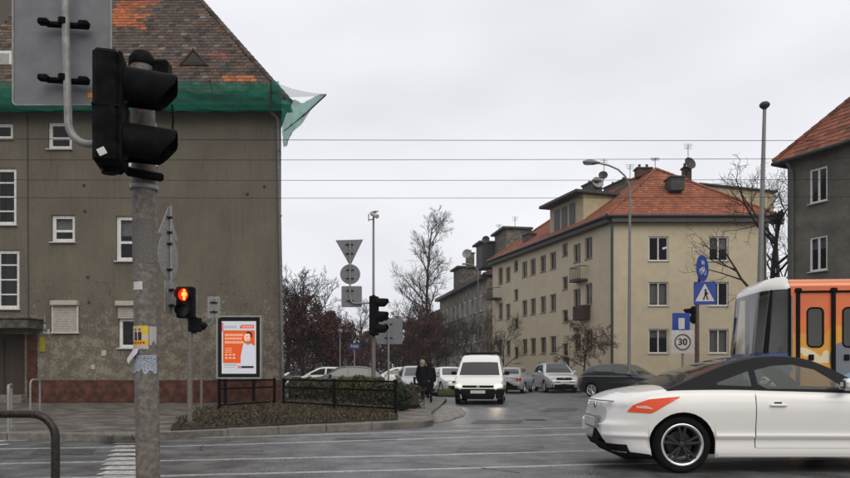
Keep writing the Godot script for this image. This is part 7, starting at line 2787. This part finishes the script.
func build_right_signs() -> void:
	var D := 19.0
	var sc := F / D
	var base := at(697, D)
	var Y := func(y: float) -> float: return EYE - (y - HY) / sc
	var X := func(x: float) -> float: return (x - 697) / sc
	var t := thing("crossing_sign_post", "reddish grey post carrying blue pedestrian crossing and round cycle signs", "road sign", base)
	var b := MB.new()
	b.tube([Vector3(0, -0.1, 0), Vector3(0.0, Y.call(300), 0), Vector3(0.13, Y.call(258), -0.02)], [0.065, 0.055, 0.03], 12)
	part("post", b, mat("post_pink", Color(0.22, 0.15, 0.13), 0.75, 0.0, texs.grain_blotch, 2.0), t)
	# pedestrian crossing
	var sq := sign_plate(t, "crossing_sign", rounded(Vector2.ZERO, Vector2(0.58, 0.62), 0.035), Vector3(X.call(703.5), Y.call(293.5), 0.08), Basis(Vector3.UP, -0.12), mats.sign_blue)
	sign_plate(sq, "white_triangle", PackedVector2Array([Vector2(-0.25, -0.22), Vector2(0.25, -0.22), Vector2(0.0, 0.26)]), Vector3(0, 0, 0.008), Basis(), mats.sign_white, 0.008)
	var fg := MB.new()
	var z := Transform3D(Basis(), Vector3(0.02, -0.04, 0.013))
	fg.prism(poly_circle(0.03, 12), 0.003, z.translated(Vector3(0, 0.12, 0)))
	fg.prism(PackedVector2Array([Vector2(-0.025, 0.085), Vector2(0.03, 0.08), Vector2(0.035, -0.01), Vector2(-0.03, -0.01)]), 0.003, z)
	fg.prism(PackedVector2Array([Vector2(-0.03, -0.012), Vector2(0.0, -0.012), Vector2(-0.04, -0.14), Vector2(-0.075, -0.14)]), 0.003, z)
	fg.prism(PackedVector2Array([Vector2(0.0, -0.013), Vector2(0.034, -0.013), Vector2(0.075, -0.14), Vector2(0.04, -0.14)]), 0.003, z)
	fg.prism(PackedVector2Array([Vector2(0.031, 0.078), Vector2(0.075, 0.01), Vector2(0.055, 0.0), Vector2(0.032, 0.04)]), 0.003, z)
	part("walking_figure", fg, mats.sign_black, sq)
	# round blue sign turned half away
	var rb := Basis(Vector3.UP, deg_to_rad(43.5))
	var ro := sign_plate(t, "cycle_sign", poly_circle(0.36), Vector3(X.call(701.5), Y.call(268.5), 0.06), rb, mats.sign_blue)
	var cy := MB.new()
	for q in [[-0.11, -0.1], [0.11, -0.1]]:
		var ring := []
		for k in 17: ring.append(Vector3(q[0] + cos(TAU * k / 16.0) * 0.075, q[1] + sin(TAU * k / 16.0) * 0.075, 0.01))
		cy.tube(ring, [0.011], 5, false)
	for q in [[-0.11, -0.1, -0.04, 0.02], [-0.04, 0.02, 0.08, 0.02], [0.08, 0.02, 0.11, -0.1], [0.0, -0.1, 0.08, 0.02], [-0.04, 0.02, 0.0, -0.1], [0.08, 0.02, 0.07, 0.06]]:
		cy.tube([Vector3(q[0], q[1], 0.01), Vector3(q[2], q[3], 0.01)], [0.01], 5)
	cy.prism(PackedVector2Array([Vector2(-0.06, 0.1), Vector2(0.0, 0.1), Vector2(0.0, 0.21), Vector2(-0.06, 0.21)]), 0.004, Transform3D(Basis(), Vector3(0, 0, 0.007)))
	cy.prism(PackedVector2Array([Vector2(0.04, 0.1), Vector2(0.09, 0.1), Vector2(0.09, 0.2), Vector2(0.04, 0.2)]), 0.004, Transform3D(Basis(), Vector3(0, 0, 0.007)))
	part("white_symbol", cy, mats.sign_white, ro)
	# signal head hung on the post
	signal_head(t, Vector3(X.call(693.5), Y.call(315), 0.0), deg_to_rad(150), 2, 0.19, mats.signal_black)
	# zone signs on their own post
	var D2 := 18.4
	var c2 := F / D2
	var s := thing("zone_sign_post", "white thirty zone sign under a small blue sign on a grey post", "road sign", at(682.5, D2))
	b = MB.new()
	b.tube([Vector3(0.02, -0.1, -0.05), Vector3(0.02, EYE - (315 - HY) / c2, -0.05)], [0.035], 8)
	part("post", b, mats.galvanised, s)
	var bl := sign_plate(s, "blue_sign", rounded(Vector2.ZERO, Vector2(17.5 / c2, 17.0 / c2), 0.02), Vector3((681 - 682.5) / c2, EYE - (321.5 - HY) / c2, 0.0), Basis(), mats.sign_blue)
	sign_plate(bl, "white_bar", PackedVector2Array([Vector2(-0.07, -0.2), Vector2(0.09, -0.2), Vector2(0.09, 0.09), Vector2(-0.07, 0.09)]), Vector3(0, 0, 0.008), Basis(), mats.sign_white, 0.006)
	var wz := sign_plate(s, "zone_sign", rounded(Vector2.ZERO, Vector2(22.5 / c2, 23.0 / c2), 0.02), Vector3(0.0, EYE - (342 - HY) / c2, 0.0), Basis(), mats.sign_white)
	var rg := []
	for k in 33: rg.append(Vector3(cos(TAU * k / 32.0) * 0.2, sin(TAU * k / 32.0) * 0.2, 0.008))
	b = MB.new()
	b.tube(rg, [0.017], 6, false)
	part("ring", b, mat("ring_grey", Color(0.075, 0.05, 0.05), 0.5), wz)
	text_part("lettering", "30", 0.235, mats.sign_black, wz, Vector3(0, 0, 0.009), Basis(), true)

func build_wires() -> void:
	var rows := [[139.5, 141.5, 13.4], [160.5, 158.5, 14.6], [180.5, 180.0, 16.1], [198.5, 197.5, 17.6]]
	for i in rows.size():
		var q: Array = rows[i]
		var b := MB.new()
		var pts := []
		var y0: float = EYE + (HY - q[0]) * q[2] / F
		var y1: float = EYE + (HY - q[1]) * q[2] / F
		var x0: float = (300 - CX) * q[2] / F
		var x1: float = (840 - CX) * q[2] / F
		for k in 41:
			var x := lerpf(-40.0, 40.0, k / 40.0)
			pts.append(Vector3(x, lerpf(y0, y1, (x - x0) / (x1 - x0) * 0.5 + 0.25) + 0.00018 * x * x, -q[2]))
		b.tube(pts, [0.0055], 5)
		var o := part("overhead_wire", b, mats.wire, self)
		tag(o, ["tram contact wire spanning the junction, topmost of four", "tram wire spanning the junction, second of four from above", "tram wire spanning the junction, third of four from above", "tram wire spanning the junction, lowest of four"][i], "wire", "overhead tram wires")

# ------------------------------------------------------------------ the person
func blob(bones: Array, lo: Vector3, hi: Vector3, cell: float, k: float) -> MB:
	# bones: [a, b, ra, rb, colour]; tapered capsules joined smoothly, meshed as surface nets
	var nx := int((hi.x - lo.x) / cell) + 1
	var ny := int((hi.y - lo.y) / cell) + 1
	var nz := int((hi.z - lo.z) / cell) + 1
	var val := PackedFloat32Array()
	val.resize((nx + 1) * (ny + 1) * (nz + 1))
	var idx := func(x: int, y: int, z: int) -> int: return (x * (ny + 1) + y) * (nz + 1) + z
	for x in nx + 1:
		for y in ny + 1:
			for z in nz + 1:
				var p := lo + Vector3(x, y, z) * cell
				var s := 0.0
				for q in bones:
					var ab: Vector3 = q[1] - q[0]
					var t := clampf((p - q[0]).dot(ab) / maxf(ab.length_squared(), 1e-6), 0, 1)
					var d: float = p.distance_to(q[0] + ab * t) - lerpf(q[2], q[3], t)
					if d < 0.3: s += exp(-d / k)
				val[idx.call(x, y, z)] = -k * log(maxf(s, 1e-9))
	var b := MB.new()
	var at_cell := {}
	for x in nx:
		for y in ny:
			for z in nz:
				var inside := 0
				var c := []
				for e in 8:
					var f: float = val[idx.call(x + (e & 1), y + ((e >> 1) & 1), z + ((e >> 2) & 1))]
					c.append(f)
					if f < 0: inside += 1
				if inside == 0 or inside == 8: continue
				var sum := Vector3.ZERO
				var m := 0
				for e in 8:
					for bit in [1, 2, 4]:
						if e & bit: continue
						var g: int = e | bit
						if (c[e] < 0) != (c[g] < 0):
							var t: float = c[e] / (c[e] - c[g])
							var p0 := Vector3(e & 1, (e >> 1) & 1, (e >> 2) & 1)
							var p1 := Vector3(g & 1, (g >> 1) & 1, (g >> 2) & 1)
							sum += p0.lerp(p1, t)
							m += 1
				var gx: float = (c[1] + c[3] + c[5] + c[7]) - (c[0] + c[2] + c[4] + c[6])
				var gy: float = (c[2] + c[3] + c[6] + c[7]) - (c[0] + c[1] + c[4] + c[5])
				var gz: float = (c[4] + c[5] + c[6] + c[7]) - (c[0] + c[1] + c[2] + c[3])
				var p := lo + (Vector3(x, y, z) + sum / m) * cell
				var best := 1e9
				for q in bones:
					var ab: Vector3 = q[1] - q[0]
					var t := clampf((p - q[0]).dot(ab) / maxf(ab.length_squared(), 1e-6), 0, 1)
					var d: float = p.distance_to(q[0] + ab * t) - lerpf(q[2], q[3], t)
					if d < best:
						best = d
						b.col = q[4]
				at_cell[Vector3i(x, y, z)] = b.vert(p, Vector3(gx, gy, gz).normalized())
	for x in range(1, nx):
		for y in range(1, ny):
			for z in range(1, nz):
				var v0: float = val[idx.call(x, y, z)]
				for a in 3:
					var st := Vector3i(1 if a == 0 else 0, 1 if a == 1 else 0, 1 if a == 2 else 0)
					var v1: float = val[idx.call(x + st.x, y + st.y, z + st.z)]
					if (v0 < 0) == (v1 < 0): continue
					var e1 := Vector3i(0, 1, 0) if a == 0 else (Vector3i(0, 0, 1) if a == 1 else Vector3i(1, 0, 0))
					var e2 := Vector3i(0, 0, 1) if a == 0 else (Vector3i(1, 0, 0) if a == 1 else Vector3i(0, 1, 0))
					var o := Vector3i(x, y, z)
					var ks := [o - e1 - e2, o - e2, o, o - e1]
					var ok := true
					for q in ks:
						if not at_cell.has(q): ok = false
					if not ok: continue
					var i0: int = at_cell[ks[0]]
					var i1: int = at_cell[ks[1]]
					var i2: int = at_cell[ks[2]]
					var i3: int = at_cell[ks[3]]
					if v0 < 0: b.ix.append_array([i0, i2, i1, i0, i3, i2])
					else: b.ix.append_array([i0, i1, i2, i0, i2, i3])
	return b

func build_person() -> void:
	var a := make_person("person in a long black coat with pale hair walking past the short railing", gp(422.5, 399.2, 0.12), 160.0, [Color(0.27, 0.22, 0.165), Color(0.23, 0.185, 0.14)], 0.9)
	make_person("shorter person in dark clothes with dark hair beside the pale-haired walker", gp(429.5, 398.6, 0.12), 172.0, [Color(0.02, 0.016, 0.014), Color(0.018, 0.015, 0.013)], 0.86)
	var bg := thing("hand_bag", "black handbag hanging from the hand of the pale-haired walker", "bag", a.position, a.rotation.y)
	var b := MB.new()
	b.box(Vector3(-0.27, 0.5, 0.085), Vector3(0.11, 0.26, 0.3), Basis(), 0.03)
	part("bag_body", b, mats.rubber, bg)
	b = MB.new()
	b.tube([Vector3(-0.27, 0.62, -0.01), Vector3(-0.255, 0.72, 0.05), Vector3(-0.25, 0.745, 0.085), Vector3(-0.255, 0.72, 0.12), Vector3(-0.27, 0.62, 0.18)], [0.008], 6)
	part("strap", b, mats.rubber, bg)
	bg.scale = a.scale

func make_person(label: String, pos: Vector3, turn: float, hc: Array, size: float) -> Node3D:
	var t := thing("person", label, "person", pos, deg_to_rad(turn))
	var coat := Color(0.009, 0.009, 0.012)
	var skin := Color(0.42, 0.25, 0.18)
	var leg := Color(0.01, 0.01, 0.013)
	var B := []
	var add := func(a: Vector3, b: Vector3, ra: float, rb: float, c: Color) -> void: B.append([a, b, ra, rb, c])
	# front is +z
	add.call(Vector3(-0.09, 0.05, -0.16), Vector3(-0.09, 0.46, -0.06), 0.045, 0.062, leg)
	add.call(Vector3(-0.09, 0.46, -0.06), Vector3(-0.09, 0.85, 0.0), 0.062, 0.085, leg)
	add.call(Vector3(0.09, 0.05, 0.17), Vector3(0.09, 0.46, 0.09), 0.045, 0.062, leg)
	add.call(Vector3(0.09, 0.46, 0.09), Vector3(0.09, 0.85, 0.0), 0.062, 0.085, leg)
	add.call(Vector3(-0.09, 0.04, -0.17), Vector3(-0.09, 0.03, -0.03), 0.04, 0.032, coat)
	add.call(Vector3(0.09, 0.04, 0.16), Vector3(0.09, 0.035, 0.31), 0.04, 0.032, coat)
	add.call(Vector3(-0.06, 0.62, -0.02), Vector3(-0.05, 1.0, 0), 0.155, 0.13, coat)
	add.call(Vector3(0.06, 0.62, 0.02), Vector3(0.05, 1.0, 0), 0.155, 0.13, coat)
	add.call(Vector3(0, 1.0, 0), Vector3(0, 1.3, 0.0), 0.15, 0.15, coat)
	add.call(Vector3(-0.13, 1.33, 0), Vector3(0.13, 1.33, 0), 0.095, 0.095, coat)
	for s in [-1.0, 1.0]:
		add.call(Vector3(s * 0.19, 1.34, 0), Vector3(s * 0.25, 1.06, -0.03 * s), 0.068, 0.055, coat)
		add.call(Vector3(s * 0.25, 1.06, -0.03 * s), Vector3(s * 0.25, 0.83, 0.06), 0.055, 0.042, coat)
		add.call(Vector3(s * 0.25, 0.81, 0.065), Vector3(s * 0.245, 0.75, 0.085), 0.034, 0.03, skin)
	add.call(Vector3(0, 1.36, 0), Vector3(0, 1.47, 0.015), 0.06, 0.055, skin)
	add.call(Vector3(0, 1.5, 0.03), Vector3(0, 1.56, 0.01), 0.085, 0.098, skin)
	add.call(Vector3(0, 1.535, 0.115), Vector3(0, 1.515, 0.13), 0.014, 0.017, skin)
	var body := blob(B, Vector3(-0.42, -0.02, -0.34), Vector3(0.42, 1.72, 0.42), 0.024, 0.018)
	part("body", body, mats.skin_cloth, t)
	var hair := blob([[Vector3(0, 1.58, -0.02), Vector3(0, 1.56, -0.03), 0.112, 0.112, hc[0]], [Vector3(0, 1.56, -0.06), Vector3(0, 1.42, -0.085), 0.085, 0.07, hc[1]], [Vector3(-0.07, 1.55, 0.01), Vector3(-0.075, 1.43, -0.02), 0.045, 0.03, hc[1]], [Vector3(0.07, 1.55, 0.01), Vector3(0.075, 1.43, -0.02), 0.045, 0.03, hc[1]]], Vector3(-0.2, 1.3, -0.24), Vector3(0.2, 1.74, 0.14), 0.014, 0.012)
	part("hair", hair, mats.skin_cloth, t)
	t.scale = Vector3.ONE * size
	return t
